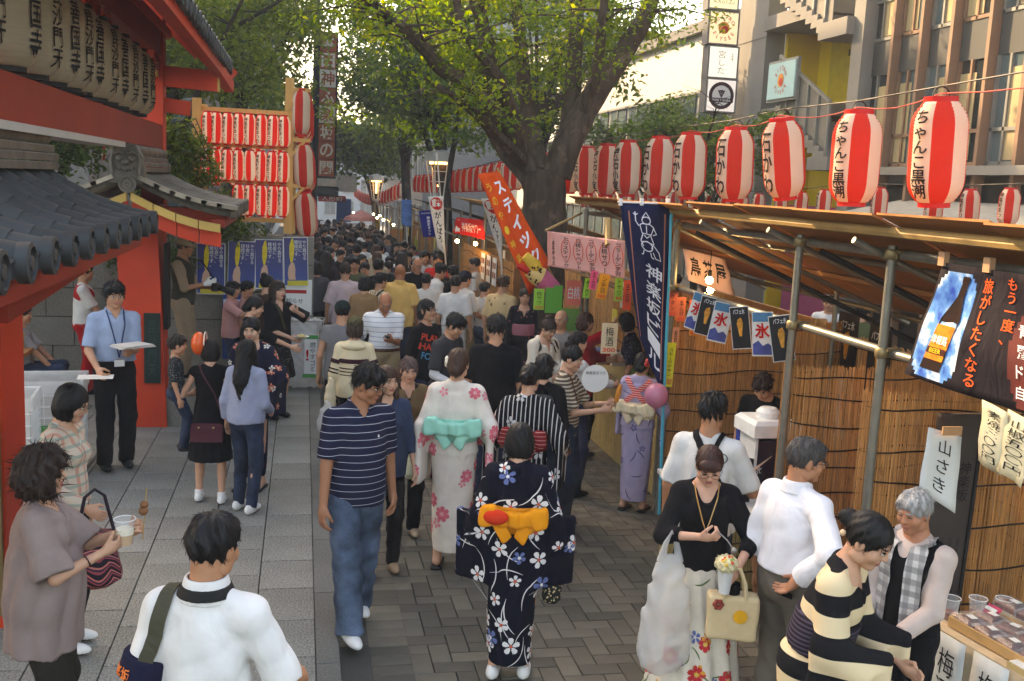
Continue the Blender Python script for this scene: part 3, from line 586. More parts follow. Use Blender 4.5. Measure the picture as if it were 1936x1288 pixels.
for k in range(5): fc.ball((-1.78+k*.03, 10.805, 2.905-.006*(2-abs(k-2))), (.011, .012, .018), 6, k=4)
o2 = fc.build('demon_face', TILE2, o_, True, loc=(0, -.08, .02))
MB().lathe([(.085, 0), (.085, .05), (.07, .05), (.065, .03), (.045, .03), (.04, .05), (.025, .05), (.02, .035), (.001, .04)], 20, ax=Matrix.Rotation(math.pi/2, 3, 'X')).build('crest_disc', TILE2, o_, True, loc=(-1.70, 10.76, 2.77))
MB().bar((-1.72, 10.98, 2.42), (-1.72, 13.2, 2.42), .2, .2).build('ridge_beam', VERM, FR)
MB().bar((-2.3, 11.5, 2.42), (-.95, 11.5, 2.42), .2, .24).build('cross_beam', VERM, FR)
p = MB(); p.add([(-1.98, 11.66, 2.4), (-1.55, 11.66, 2.4), (-1.55, 12.1, 2.4), (-1.98, 12.1, 2.4), (-1.88, 11.66, 0), (-1.45, 11.66, 0), (-1.45, 12.1, 0), (-1.88, 12.1, 0)], [(0, 1, 2, 3), (0, 4, 5, 1), (1, 5, 6, 2), (2, 6, 7, 3), (3, 7, 4, 0)]); p = p.build('post', VERM, FR)
nb = MB().box((-1.60, 11.63, .98), (.17, .03, .78)).build('name_board', mat((26, 42, 36), .5), p); letters(p, '毘沙門天', (-1.60, 11.613, .98), (1, 0, 0), (0, 0, 1), .12, mat((50, 70, 62), .5), True, fit=(.09, .62))
MB().box((-1.47, 11.86, 1.65), (.04, .26, .95)).build('notice_board', DARK, p)
for k in range(6): MB().bar((-1.0, 11.1+k*.4, 2.5), (-.78, 11.1+k*.4, 2.44), .05, .06).build('rafter', VERM2, FR)
MB().bar((-.86, 10.95, 2.41), (-.86, 13.2, 2.41), .14, .09).build('eave_beam', VERM2, FR)
# ---- main gate: posts, beams, upper eave
MG = thing('temple_gate', 'tall vermilion temple gate with carved brackets and a tiled upper roof', 'gate')
GX = -1.80
zb0, zb1 = atx(150, 235, GX)[2], atx(150, 275, GX)[2]
yF = atx(290, 200, GX)[1]
MB().box((GX, yF, 2.6), (.26, .30, 5.2), ch=.02).build('post', VERM, MG); MB().box((GX, 4.6, 2.6), (.26, .30, 5.2), ch=.02).build('post', VERM, MG)
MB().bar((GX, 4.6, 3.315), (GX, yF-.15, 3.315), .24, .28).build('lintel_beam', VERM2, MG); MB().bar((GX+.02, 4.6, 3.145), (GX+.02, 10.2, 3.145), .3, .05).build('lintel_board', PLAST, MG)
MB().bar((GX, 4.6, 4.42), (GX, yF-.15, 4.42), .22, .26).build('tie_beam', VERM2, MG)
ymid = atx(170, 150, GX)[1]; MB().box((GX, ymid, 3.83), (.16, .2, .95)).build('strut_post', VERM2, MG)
for yy in (ymid, yF): # stepped bracket under the tie beam
    for k in range(3):
        for s in (-1, 1): MB().box((GX, yy+s*(.2+.13*k), 4.25-.07*(2-k)+.0), (.16, .2, .08+.05*(2-k))).build('bracket_step', OCHRE if k == 0 else VERM, MG)
    for s in (-1, 1):
        cv = MB()
        for k in range(9): a = k*.7; cv.ball((GX+.09, yy+s*(.18+.07*(k % 5)), 4.28-.08*(k//3)), (.025, .05+.02*math.sin(a), .035), 8, k=5)
        cv.build('carving', VERM2, MG, True)
# upper eave reaching out over the pavement
ye = yF+.55
b = MB(); b.bar((GX, yF, 4.05), (-1.04, yF+.02, 4.02), .16, .24); b.build('bracket_arm', VERM, MG); MB().box((-1.035, yF+.02, 4.02), (.02, .165, .245)).build('beam_end_cap', OCHRE, MG)
MB().bar((GX, yF+.1, 3.72), (-1.38, yF+.1, 3.68), .14, .17).build('bracket_arm', VERM, MG)
MB().bar((GX, 5, 4.6), (GX, ye, 4.6), .3, .1).build('wall_plate', VERM, MG)
for k in range(24):
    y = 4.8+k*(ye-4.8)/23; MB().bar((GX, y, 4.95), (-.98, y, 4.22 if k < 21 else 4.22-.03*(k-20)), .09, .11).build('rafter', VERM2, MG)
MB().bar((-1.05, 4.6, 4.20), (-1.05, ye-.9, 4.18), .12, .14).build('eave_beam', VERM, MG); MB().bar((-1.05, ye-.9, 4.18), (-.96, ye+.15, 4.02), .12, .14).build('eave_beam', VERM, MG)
so = MB(); so.add([(GX, 4.6, 5.02), (-.98, 4.6, 4.30), (-.98, ye+.1, 4.28), (GX, ye+.1, 5.02)], [(0, 1, 2, 3)]); so.build('soffit', PLAST, MG)
barrel_roof(MG, 4.6, ye+.2, GX-.3, 5.55, -.97, 4.32, .30, TILE, 6, .16, .07)
gb = MB(); gb.bar((GX-.3, ye+.25, 5.2), (-1.3, ye+.25, 4.45), .1, .26); gb.bar((-1.3, ye+.25, 4.45), (-.92, ye+.25, 4.14), .1, .2); gb.build('bargeboard', VERM, MG)
# ---- straw-coloured drum lanterns on the lintel
BEI = mat((158, 144, 120), .85, .12, 30, .15, 90, trl=.2, stretch=(.2, .2, 6)); LD = lantern_meshes(.70, .19, 24, 26, 1, True, [BEI])
for d_ in ('top', 'bot'): LD[d_].materials.clear(); LD[d_].materials.append(DARK)
TB = [wrap_text(LD, t, 0, .12, -.62, -.10, INK, .012) for t in ('毘沙門天', '善国寺')]
for k, px in enumerate((258, 242, 222, 200, 179, 148, 126, 97, 60, 15, -60)):
    y = atx(px, 180, GX+.06)[1]
    lantern('drum_lantern', 'straw-coloured paper drum lantern with black brush characters in the gate row', LD, TB[k % 2], (GX+.06, y, 4.17), 'drum lanterns on the temple gate', rz=R_(-18), handle=False)
for x, y in [(30, 245), (58, 252), (83, 254), (113, 258), (154, 264), (191, 270)]:
    p = atx(x, y, -4.6); lantern('paper_lantern', 'red and white lantern in the temple yard under the gate lintel', LS, T_matsuri, p, 'lanterns in the temple yard', handle=False)
# ================================================================== STONE WALL, POSTERS, LANTERN RACK
SW = thing('stone_wall', 'low wall of large stone blocks carrying the lantern rack', 'wall')
WST = stone_mat((136, 130, 120), .35)
for r_ in range(5):
    x = -4.2-(.3 if r_ % 2 else 0)
    while x < .15:
        w_ = min(random.uniform(.6, .95), .17-x); 
        if w_ > .05: MB().box((x+w_/2, 14.95, PZ+.2+r_*.4), (w_-.012, .5+random.uniform(-.01, .01), .388), ch=.01).build('stone_block', WST, SW)
        x += w_
MB().box((-2.0, 14.95, PZ+1.0), (4.3, .44, 1.96)).build('mortar', JOINT, SW)
def poster_mat():
    m, n = newmat('poster_print', .35, .4); s = n.sep(); n.col(n.ramp(s[2], [(0, lin((44, 74, 146))), (.45, lin((36, 52, 120))), (1, lin((52, 44, 104)))])); return m
PMT = poster_mat(); BAN = mat((214, 188, 40), .5, .2, 20); WHT = mat((226, 226, 222), .7, .03); SKINP = mat((206, 166, 140), .5, .05); YBL = mat((206, 190, 60), .6)
pb = [(372, 430), (430, 487), (483, 541), (538, 588)]; pt_ = [(459, 556), (455, 548), (452, 546), (448, 541)]
for k in range(4):
    a, c = aty(pb[k][0], 500, 14.62), aty(pb[k][1], 500, 14.62); zt, zb = aty(pb[k][0], pt_[k][0], 14.62)[2], aty(pb[k][0], pt_[k][1], 14.62)[2]
    w_, h_ = c[0]-a[0]-.03, zt-zb; t = thing('wall_poster', ['blue banana poster half hidden behind the photographer', 'blue banana poster above the boy in pink', 'blue banana poster above the dark hair bun', 'blue banana poster at the street end of the stone wall'][k], 'poster', (a[0]+w_/2, 14.6, zb)); t.rotation_euler = (R_(-2), R_([0, 1, -1, -2][k]), 0)
    r, u = Vector((1, 0, 0)), Vector((0, 0, 1)); panel(t, 'sheet', (0, 0, h_/2), r, u, w_, h_, WHT, .006); 
    q = MB().box((0, -.008, .5), (1, .004, 1)).mesh('print', PMT); o = link('print', q, t, (0, 0, .02)); o.scale = (w_*.95, 1, h_*.96)
    bn = [(-.02, 0), (-.035, .12), (-.03, .26), (0, .36), (.02, .37), (.035, .25), (.03, .12), (.005, -.02)]
    link('banana', mesh_np('banana', [(-w_*.16+x, -.013, h_*.50+z*h_/.73*.95) for x, z in bn], [tuple(range(8))], BAN), t)
    hd = [(-.05, 0), (-.06, .08), (-.045, .15), (-.01, .2), (.03, .19), (.045, .12), (.04, .04), (.05, 0)]
    link('hand_print', mesh_np('hand_print', [(-w_*.16+x, -.012, h_*.14+z*h_/.73*1.3) for x, z in hd], [tuple(range(8))], SKINP), t)
    panel(t, 'yellow_band', (.02, -.012, h_*.07), r, u, w_*.85, h_*.1, YBL, .002)
    for j, tx in enumerate(('やり直せる', '社会に、', '賛成です。')): letters(t, tx, (w_*.36-j*w_*.17, -.011, h_*.95-len(tx)*h_*.042), r, u, h_*.085, WHT, True, 0, lh=.95)
MB().box((0, 0, .25), (.55, .02, .5)).build('notice', WHT, tag(thing('wall_notice', 'white paper notice with a red heading under the street-end poster', 'notice', (aty(565, 600, 14.6)[0]-.1, 14.63, .98)), None))
o = [x for x in bpy.data.objects if x.name.startswith('wall_notice')][0]; panel(o, 'heading', (0.05, -.012, .33), (1, 0, 0), (0, 0, 1), .3, .05, mat((176, 40, 36), .6), .002); letters(o, 'お知らせ', (0, -.012, .2), (1, 0, 0), (0, 0, 1), .08, INK)
bb = thing('blue_board', 'blue and pale board leaning on the stone wall below the posters', 'board', (aty(450, 640, 14.55)[0], 14.55, .35)); panel(bb, 'board', (0, 0, .45), (1, 0, 0), (0, 0, 1), .42, .9, mat((40, 66, 130), .5)); panel(bb, 'pale_band', (0, -.003, .7), (1, 0, 0), (0, 0, 1), .4, .28, mat((176, 200, 220), .5), .002); letters(bb, '神', (0, -.005, .7), (1, 0, 0), (0, 0, 1), .2, INK)
RK = thing('lantern_rack', 'raw timber rack carrying three rows of lanterns above the stone wall', 'rack'); PINE = mat((214, 160, 92), .65, .14, 5, .1, 30, stretch=(8, 8, .6))
RY = 15.0; zT = 2.1
def rx_(x): return aty(x, 300, RY)[0]
for x, zt in ((rx_(372), 3.92), (rx_(546), 4.27)): MB().box((x, RY, (zT+zt)/2), (.12, .1, zt-zT), ch=.004).build('upright', PINE, RK)
MB().box((rx_(556), RY+.1, (zT+4.1)/2), (.06, .1, 4.1-zT)).build('upright', PINE, RK); MB().box((rx_(372), RY+1.0, 3.0), (.1, .1, 1.8)).build('upright', PINE, RK)
rows = [aty(460, 210, RY)[2], aty(460, 273, RY)[2]-.02, aty(460, 343, RY)[2], aty(460, 415, RY)[2]]
for z in rows: MB().bar((rx_(372), RY+.02, z), (rx_(546), RY+.02, z), .05, .06).build('rail', PINE, RK)
for z in (aty(560, 170, RY)[2], aty(560, 265, RY)[2], aty(560, 352, RY)[2]):
    MB().bar((rx_(546), RY-.03, z), (rx_(586), RY-.03, z), .05, .05).build('outrigger', PINE, RK); MB().bar((rx_(540), RY-.05, z-.3), (rx_(575), RY-.05, z-.02), .04, .04).build('brace', PINE, RK)
    MB().bar((rx_(575), RY-.03, z), (rx_(575), RY+4, z-.1), .05, .05).build('side_rail', PINE, RK)
LITW = mat((244, 226, 196), .8, .03, 5, emit=.05, trl=.3, name='lit_white_paper'); LITR = mat((226, 40, 28), .7, .05, 5, emit=.08, trl=.3, name='lit_red_paper'); LK = lantern_meshes(.45, .093, 24, 16, mats=[LITW, LITR]); T_k = wrap_text(LK, '神楽坂まつり', 0, .055, -.40, -.06, INK)
for ri, (z, xs) in enumerate(((rows[0]-.03, [393, 410, 431, 452, 472, 494, 516, 536]), (rows[1]-.05, [393, 408, 430, 451, 473, 494, 515, 536]), (rows[2]-.03, [452, 473, 495, 517, 536]))):
    for k, x in enumerate(xs):
        lantern('rack_lantern', ['small festival lantern in the top row of the timber rack', 'small festival lantern in the middle row of the timber rack', 'small festival lantern in the bottom row of the timber rack'][ri], LK, T_k, (rx_(x), RY-.06, z), ['rack lanterns, top row', 'rack lanterns, middle row', 'rack lanterns, bottom row'][ri], rz=R_(238 if not (ri == 1 and k == 4) else 205), tilt=(random.uniform(-.03, .03), 0), handle=False)
        if k % 2 == 0 and ri < 3: lantern('rack_lantern', 'lantern on the hidden back side of the timber rack', LK, T_k, (rx_(x)+.05, RY+.9, z-.08), 'rack lanterns, back', rz=R_(60), handle=False)
for ri, (y0, y1) in enumerate(((168, 255), (270, 352), (362, 438))):
    for k in range(3):
        yy = RY+.02+k*.75; p = aty(571+ri*1.5, y0, RY); lantern('rack_lantern', ['long red and white lantern at the street corner of the rack, uppermost', 'long red and white lantern at the street corner of the rack, between two others', 'long red and white lantern at the street corner of the rack, lowest and tilted'][ri] if k == 0 else 'long lantern trailing behind the street corner of the rack', LR, None, (p[0]+.02*k, yy, p[2]-.03*k), None if k == 0 else 'side lanterns of the rack', rz=R_(22+10*ri), tilt=(0, -.06*ri))
b = MB()
# ================================================================== STALLS
PIPE = mat((138, 136, 126), .38, .18, 12, .1, 40, .5, metal=.55, name='scaffold_pipe'); CLAMP = mat((150, 132, 96), .45, .2, 20, metal=.6); PLY = mat((172, 116, 66), .7, .16, 3, .08, 20, stretch=(1, .3, 1), name='plywood'); BAMB = mat((170, 136, 84), .6, .15, 8)
def reed_mat(c):
    m, n = newmat('reed', .6, .3); v = n.mp((110, 110, 1.2)); a = n.noise(1.0, v, 2).outputs[0]; big = n.noise(1.6, None, 3).outputs[0]; kn = n.noise(1, n.mp((70, 70, 9)), 2).outputs[0]; L = lin(c)
    cc = n.ramp(a, [(.25, tuple(x*.45 for x in L[:3])+(1,)), (.5, L), (.75, tuple(min(1, x*1.5) for x in L[:3])+(1,))])
    cc = n.mix(1, cc, n.ramp(big, [(.3, (.78, .74, .7, 1)), (.7, (1, 1, 1, 1))]), 'MULTIPLY'); n.col(n.mix(1, cc, n.ramp(kn, [(.34, (.6, .55, .5, 1)), (.42, (1, 1, 1, 1))]), 'MULTIPLY')); return m
REED = reed_mat((208, 150, 90)); REEDP = reed_mat((190, 168, 110)); CORD = mat((40, 30, 24), .9)
def reed_screen(label, pts, z0, z1, m=REED, cords=(.12, .22), w=.0085, seed=0, name='reed_screen', curl=0, par=None):
    """upright reed mat along the polyline pts (x,y): every reed real, tied by sagging cords"""
    g = random.Random(seed); t = par or thing(name, label, 'reed screen', (pts[0][0], pts[0][1], 0)); ox, oy = (pts[0][0], pts[0][1]) if par is None else (0, 0)
    P = [Vector((p[0]-ox, p[1]-oy, 0)) for p in pts]; L = [(P[i+1]-P[i]).length for i in range(len(P)-1)]; tot = sum(L)
    def at(s):
        for i, l in enumerate(L):
            if s <= l or i == len(L)-1: d = (P[i+1]-P[i]).normalized(); return P[i]+d*s, d
            s -= l
    V = []; F = []; s = 0; k = 0
    while s < tot:
        p, d = at(s); nn = Vector((-d.y, d.x, 0)); r = w*g.uniform(.38, .6); o = nn*g.uniform(-.004, .004); zt = z1+g.uniform(-.018, .018)-(.0 if g.random() > .04 else .05); le = d*g.uniform(-.006, .006)
        for z, q in ((z0, p+o), (zt, p+o+le)):
            V += [(q+d*r).to_tuple()[:2]+(z,), (q+nn*r).to_tuple()[:2]+(z,), (q-d*r).to_tuple()[:2]+(z,), (q-nn*r).to_tuple()[:2]+(z,)]
        F += [(k, k+1, k+5, k+4), (k+1, k+2, k+6, k+5), (k+2, k+3, k+7, k+6), (k+3, k, k+4, k+7), (k+4, k+5, k+6, k+7)]; k += 8; s += w*g.uniform(.8, 1.15)
    o = link('reeds', mesh_np('reeds', V, F, m), t); o['kind'] = 'stuff'
    z = z1-cords[0]*.5
    while z > z0+.05:
        ph = g.uniform(0, 6); c = []
        for j in range(int(tot/.06)+1):
            s = min(j*.06, tot); p, d = at(s); nn = Vector((-d.y, d.x, 0)); c.append((p.x-nn.x*.009*(-1), p.y-.009, z+.012*math.sin(s*7+ph)+.014*math.sin(s*3.1+ph*2)))
        MB().tube(c, .0058, 4).build('binding_cord', CORD, t); z -= g.uniform(*cords)*1.0
    return t
PX = 3.25; PY = [8.6, 6.3, 5.2]
zA = aty(1265, 606, PY[0])[2]; zB = aty(1488, 692, PY[1])[2]; zC = aty(1645, 742, PY[2])[2]
reed_screen('reed screen across the end of the shaved-ice stall behind the navy flag', [(PX-.02, PY[0]), (5.0, PY[0]+.05)], 0, zA, cords=(.17, .25), seed=1)
reed_screen('curved reed screen between white-shirted man and the ice machine', [(PX, PY[1]+.08), (PX+.03, PY[1]), (PX+.11, PY[1]-.05), (4.9, PY[1]-.02)], 0, zB, cords=(.13, .24), seed=2)
reed_screen('tall reed screen behind the grey-haired man and the calligraphy board', [(PX-.03, PY[2]+.1), (PX+.01, PY[2]), (PX+.1, PY[2]-.04), (5.1, PY[2])], 0, zC, cords=(.2, .3), seed=3)
reed_screen('reed screen closing the back of the ice stall, hung with dark menu posters', [(5.0, 4.9), (5.0, 8.5)], .2, 1.72, cords=(.2, .3), seed=4, w=.010)
# frame
ST = thing('stall_frame', 'scaffold-pipe stall frame roofed with sloping plywood above the reed screens', 'stall frame')
def pipe(a, b_, r=.024, nm='pipe'): return MB().tube([a, b_], r, 12).build(nm, PIPE, ST, True)
ZT, ZL = 2.66, 2.10
for y in PY+[3.0, 11.6]: pipe((PX, y, 0), (PX, y, ZT+.05), .027, 'post')
for y in (8.6, 5.5, 2.6, 11.6): pipe((4.85, y, 0), (4.85, y, 2.2), .024, 'post')
pipe((PX+.05, 2.2, ZT), (PX+.05, 11.8, ZT), .027, 'top_rail'); pipe((PX+.05, 2.2, ZL), (PX+.05, 8.8, ZL), .026, 'lower_rail'); pipe((4.88, 2.2, 2.02), (4.88, 11.8, 2.02), .022, 'back_rail'); pipe((PX+.5, 2.2, ZT-.12), (PX+.5, 8.9, ZT-.12), .022, 'purlin')
for y in PY+[3.4, 7.5, 10.2]: pipe((PX-.2, y+.08, ZT+.07), (4.95, y+.08, 1.96), .02, 'rafter')
MB().tube([(PX+.1, 8.4, ZT-.05), (4.8, 6.4, 1.75)], .02, 8).build('brace', DARK, ST); MB().tube([(PX+.1, 6.2, ZT-.05), (4.8, 4.6, 1.75)], .02, 8).build('brace', DARK, ST)
for y in PY:
    for z in (ZT, ZL):
        c = MB(); c.lathe([(.034, -.03), (.042, -.02), (.042, .02), (.034, .03)], 12, o=(PX, y, z)); c.box((PX+.04, y, z), (.05, .05, .05)); c.tube([(PX+.0, y-.045, z+.02), (PX+.09, y-.045, z+.02)], .012, 6); c.tube([(PX+.02, y+.05, z-.02), (PX+.02, y+.05, z+.05)], .010, 6); c.build('clamp', CLAMP, ST, True)
RX0, RX1 = 2.98, 4.98; rb = atx(1718, 587, RX1)[2]
for k in range(10):
    y0, y1 = 2.2+k*.93, 2.2+(k+1)*.93-.006; ze = atx(1936, 423, RX0)[2] if k < 6 else atx(1100, 371, RX0)[2]; ze += random.uniform(-.006, .006); zb_ = rb+random.uniform(-.02, .02)
    xo = RX0+random.uniform(-.02, .02); MB().add([(xo, y0, ze), (xo, y1, ze), (RX1, y1, zb_), (RX1, y0, zb_), (xo, y0, ze-.012), (xo, y1, ze-.012), (RX1, y1, zb_-.012), (RX1, y0, zb_-.012)], [(3, 2, 1, 0), (4, 5, 6, 7), (0, 1, 5, 4), (2, 3, 7, 6), (1, 2, 6, 5), (3, 0, 4, 7)]).build('roof_board', PLY, ST)
for x in (3.45, 4.2): zz = 2.86+(rb-2.86)*(x-RX0)/(RX1-RX0)-.03; MB().bar((x, 2.2, zz), (x, 11.5, zz), .05, .03).build('roof_batten', PLY, ST)
MB().tube([(RX0+.12, 2.3, 2.79), (RX0+.12, 11.5, 2.79)], .03, 8).build('bamboo_pole', BAMB, ST, True)
# hanging bulbs
def bulb(p, label, ln=.18, par=None, e=30):
    t = thing('light_bulb', label, 'light bulb', p, 0, 'bare bulbs under the stall roofs')
    MB().ball((0, 0, 0), .033).build('glass', mat((255, 214, 150), .4, .02, emit=e, name='lit_bulb'), t, True); MB().lathe([(.018, .03), (.02, .08), (.012, .09)], 8).build('socket', DARK, t); MB().tube([(0, 0, .08), (0, 0, .08+ln)], .004, 5).build('flex', DARK, t)
for x, y, X_, lab in ((1341, 530, 3.5, 'bare lit bulb hanging by the white cloth of the chicken stall'), (1343, 548, 3.9, 'second lit bulb hanging deeper in the chicken stall'), (988, 484, 3.1, 'lit bulb hanging behind the orange flag')): bulb(atx(x, y, X_), lab)
for x, y, Y_ in ((864, 456, 18), (899, 461, 17.5), (718, 408, 38), (713, 412, 36), (725, 416, 33), (744, 425, 30), (668, 402, 45), (706, 405, 41)): bulb(aty(x, y, Y_), 'small lit bulb glowing among the far stalls', e=40)
# ------------------------------------------------------------------ cloth banners
def cloth_sheet(par, name, corners, m, nx=8, nz=10, wav=.02, seed=0, th=.003):
    """flag through 4 corners (top-left, top-right, bottom-right, bottom-left) with soft folds"""
    g = random.Random(seed); a, b_, c, d = [Vector(p) for p in corners]; n = (b_-a).cross(d-a).normalized(); V = []; ph = g.uniform(0, 6)
    def pt(u, v): return a.lerp(b_, u).lerp(d.lerp(c, u), v)+n*(wav*math.sin(u*7+v*3+ph)*(.3+.7*v)+wav*.5*math.sin(v*9+ph))
    V = [pt(i/nx, j/nz) for j in range(nz+1) for i in range(nx+1)]; F = np.array([(j*(nx+1)+i, j*(nx+1)+i+1, (j+1)*(nx+1)+i+1, (j+1)*(nx+1)+i) for j in range(nz) for i in range(nx)])
    o = link(name, mesh_np(name, V, F, m, smooth=True), par); md = o.modifiers.new('thickness', 'SOLIDIFY'); md.thickness = th; return o, pt, n
def on_cloth(par, pt, n, txt, u0, v0, u1, v1, m, vertical=True, bold=.0, off=.006, name='lettering', lh=1.0):
    V, F = text2d(txt, vertical, bold, lh); e = V.max(0)-V.min(0); P = []
    for v in V: P.append(pt(u0+(u1-u0)*(v[0]/max(e[0], 1e-3)+.5), v0+(v1-v0)*(.5-v[1]/max(e[1], 1e-3)))-n*off)
    return link(name, mesh_np(name, P, F, m), par)
def shape_on(par, pt, n, poly, m, off=.005, name='print', fan=False):
    P = [pt(u, v)-n*off for u, v in poly]; return link(name, mesh_np(name, P, [tuple(range(len(P)))], m), par)
def ell(u, v, ru, rv, n=20, a0=0, a1=2*math.pi): return [(u+ru*math.cos(a0+(a1-a0)*k/n), v+rv*math.sin(a0+(a1-a0)*k/n)) for k in range(n)]
def line_on(par, pt, n, pts, wd, m, off=.006, asp=1.0, name='print'):
    V = []; F = []
    for i, (u, v) in enumerate(pts):
        a = pts[max(i-1, 0)]; b_ = pts[min(i+1, len(pts)-1)]; du, dv = b_[0]-a[0], (b_[1]-a[1])*asp; l = math.hypot(du, dv) or 1; ox, oy = -dv/l*wd/2, du/l*wd/2/asp
        V += [pt(u+ox, v+oy)-n*off, pt(u-ox, v-oy)-n*off]
    F = [(2*i, 2*i+1, 2*i+3, 2*i+2) for i in range(len(pts)-1)]; return link(name, mesh_np(name, V, F, m), par)
NAVY = cloth((30, 34, 66)); WHITE = cloth((226, 224, 220), trl=.15); ORANGE = cloth((232, 84, 26), trl=.2); SKYB = mat((70, 190, 214), .4); REDC = cloth((206, 36, 34), trl=.15); BLUEC = cloth((34, 44, 140), trl=.1); PINKP = mat((240, 176, 166), .8, .06, trl=.2); INKW = cloth((232, 232, 236)); YEL = cloth((240, 200, 60))
FL = thing('navy_banner_flag', 'tall navy beer flag with white characters and a line-drawn guardian figure', 'flag'); fy = 8.35
cn = [atx(1172, 382, 3.02), atx(1266, 386, 3.02), atx(1256, 700, 3.05), atx(1205, 640, 3.05)]
cn = [aty(1172, 384, fy), aty(1268, 388, fy), aty(1252, 745, fy-.02), aty(1208, 640, fy+.05)]
o, pt, n = cloth_sheet(FL, 'cloth', cn, NAVY, 10, 24, .012, 3)
for k, ch in enumerate('神楽坂ビ|ル'): on_cloth(FL, pt, n, ch, .44, .355+k*.102, .86, .44+k*.102, INKW, True, .012)
for u in (.16, .9): line_on(FL, pt, n, [(u-.10*(1-u)*t-.0, .05+t*.9) for t in np.linspace(0, 1, 14)], .025, cloth((190, 120, 90)), asp=3.5)
gl = lambda q, w_=.022: line_on(FL, pt, n, q, w_, INKW, asp=3.4)
gl([(.5+.09*math.cos(a), .10+.022*math.sin(a)) for a in np.linspace(0, 6.3, 14)]); gl([(.42, .085), (.5, .05), (.58, .085)]); gl([(.36, .13), (.42, .12), (.58, .12), (.66, .135)]); gl([(.36, .13), (.40, .18), (.60, .18), (.66, .135)]); gl([(.34, .14), (.28, .11), (.28, .05)]); gl([(.24, .06), (.28, .075), (.33, .06)]); gl([(.66, .14), (.72, .17), (.64, .18)])
gl([(.42, .18), (.36, .23), (.42, .26)]); gl([(.58, .18), (.66, .23), (.60, .26)]); gl([(.38, .235), (.5, .225), (.64, .235)]); gl([(.5+.13*math.cos(a), .255+.028*math.sin(a)) for a in np.linspace(0, 6.3, 16)]); gl([(.44, .19), (.5, .205), (.56, .19)]); gl([(.5, .13), (.5, .175)]); gl([(.42, .285), (.40, .31), (.36, .315)]); gl([(.58, .285), (.60, .31), (.66, .315)]); gl([(.66, .24), (.78, .27), (.82, .31), (.70, .31), (.64, .28)])
MB().tube([aty(1270, 384, fy), aty(1246, 972, fy)], .014, 8).build('pole', SKYB, FL, True); MB().tube([aty(1168, 382, fy), aty(1272, 386, fy)], .008, 6).build('crossbar', WHITE, FL)
for x in (1173, 1213, 1262): q = aty(x, 382, fy); MB().box((q[0], q[1]-.006, q[2]), (.03, .012, .06)).build('loop', WHITE, FL)
# white "ganbaro" flags, orange flag with a plush banana, blue board
def flag(name, label, cn, m, pole, seed=0, wav=.02, pm=None, nx=8, nz=16):
    t = thing(name, label, 'flag'); o, pt, n = cloth_sheet(t, 'cloth', cn, m, nx, nz, wav, seed)
    if pole: MB().tube([Vector(p) for p in pole], .014, 8).build('pole', pm or WHITE, t, True)
    return t, pt, n
for cn, pl, lab in ((( aty(809, 372, 19), aty(838, 371, 19), aty(842, 482, 18.8), aty(828, 470, 19)), (aty(826, 290, 19.05), aty(843, 500, 19.0)), 'white support flag with red disc leaning by the blue festival banner'), ((aty(909, 375, 16), aty(944, 376, 16), aty(949, 508, 16), aty(940, 470, 16.2)), (aty(945, 372, 16), aty(950, 560, 16)), 'white support flag with red disc hanging beside the orange flag')):
    t, pt, n = flag('support_flag', lab, cn, WHITE, pl, 5, .012); shape_on(t, pt, n, ell(.5, .13, .42, .115), REDC); on_cloth(t, pt, n, 'がんばろう', .18, .055, .82, .09, INKW, False, .02, .008); on_cloth(t, pt, n, '日本', .2, .10, .8, .19, INKW, False, .03, .008); on_cloth(t, pt, n, 'がんばろう', .26, .27, .78, .97, INK, True, .02)
OY = 12.2
t, pt, n = flag('orange_flag', 'orange snack flag leaning out over the crowd with white letters', (aty(903, 330, OY), aty(942, 322, OY), aty(1040, 500, OY-.5), aty(1000, 560, OY-.6)), ORANGE, (aty(940, 318, OY+.02), aty(1064, 560, OY-.6)), 9, .05, BAMB, 10, 20)
for k, ch in enumerate('うまいスティック'[3:]): on_cloth(t, pt, n, ch, .5, .10+k*.17, .85, .22+k*.17, INKW, False, .03, .01)
for k, ch in enumerate('うのや・神楽坂'): on_cloth(t, pt, n, ch, .1, .10+k*.12, .30, .17+k*.12, YEL, False, .0, .01)
pl = thing('banana_mascot_prop', 'chocolate-dipped banana balloon prop with pink wrapper at the flag foot', 'prop'); q = [Vector(aty(*p, OY-.8)) for p in ((978, 502), (1000, 512), (1022, 525), (1045, 545), (1062, 558))]
MB().tube(q[:2], [.03, .05], 10).build('handle_tip', mat((196, 40, 32), .5), pl, True); MB().tube([q[1], q[1].lerp(q[2], .5), q[2]], [.07, .11, .12], 12).build('banana_body', mat((226, 190, 120), .5, .1), pl, True); MB().tube([q[0]+Vector((.08, -.02, .12)), q[1]+Vector((.06, -.03, .06)), q[2]+Vector((0, -.03, .02))], [.05, .08, .05], 10).build('banana_peel', mat((236, 190, 70), .5), pl, True)
sp = MB()
for k in range(16): a = random.uniform(0, 6); p = q[1].lerp(q[2], random.uniform(.2, .95)); sp.ball(p+Vector((.11*math.cos(a)*.5, -.085-.03*random.random(), .09*math.sin(a))), .013, 6, k=4)
sp = sp.build('chocolate_chips', mat((50, 30, 22), .6), pl); sp['kind'] = 'stuff'; MB().tube([q[2], q[3], q[4]], [.12, .10, .06], 12).build('wrapper', mat((226, 110, 150), .5), pl, True)
t, pt, n = flag('festival_banner', 'royal blue festival banner with white vertical lettering in the second stall', (aty(792, 399, 19.6), aty(823, 397, 19.6), aty(824, 448, 19.6), aty(800, 449, 19.6)), BLUEC, None, 2, .01); on_cloth(t, pt, n, '神楽坂まつり', .42, .22, .64, .94, INKW, True, .02); on_cloth(t, pt, n, 'KAGURAZAKA', .12, .07, .88, .13, INKW, False, .0)
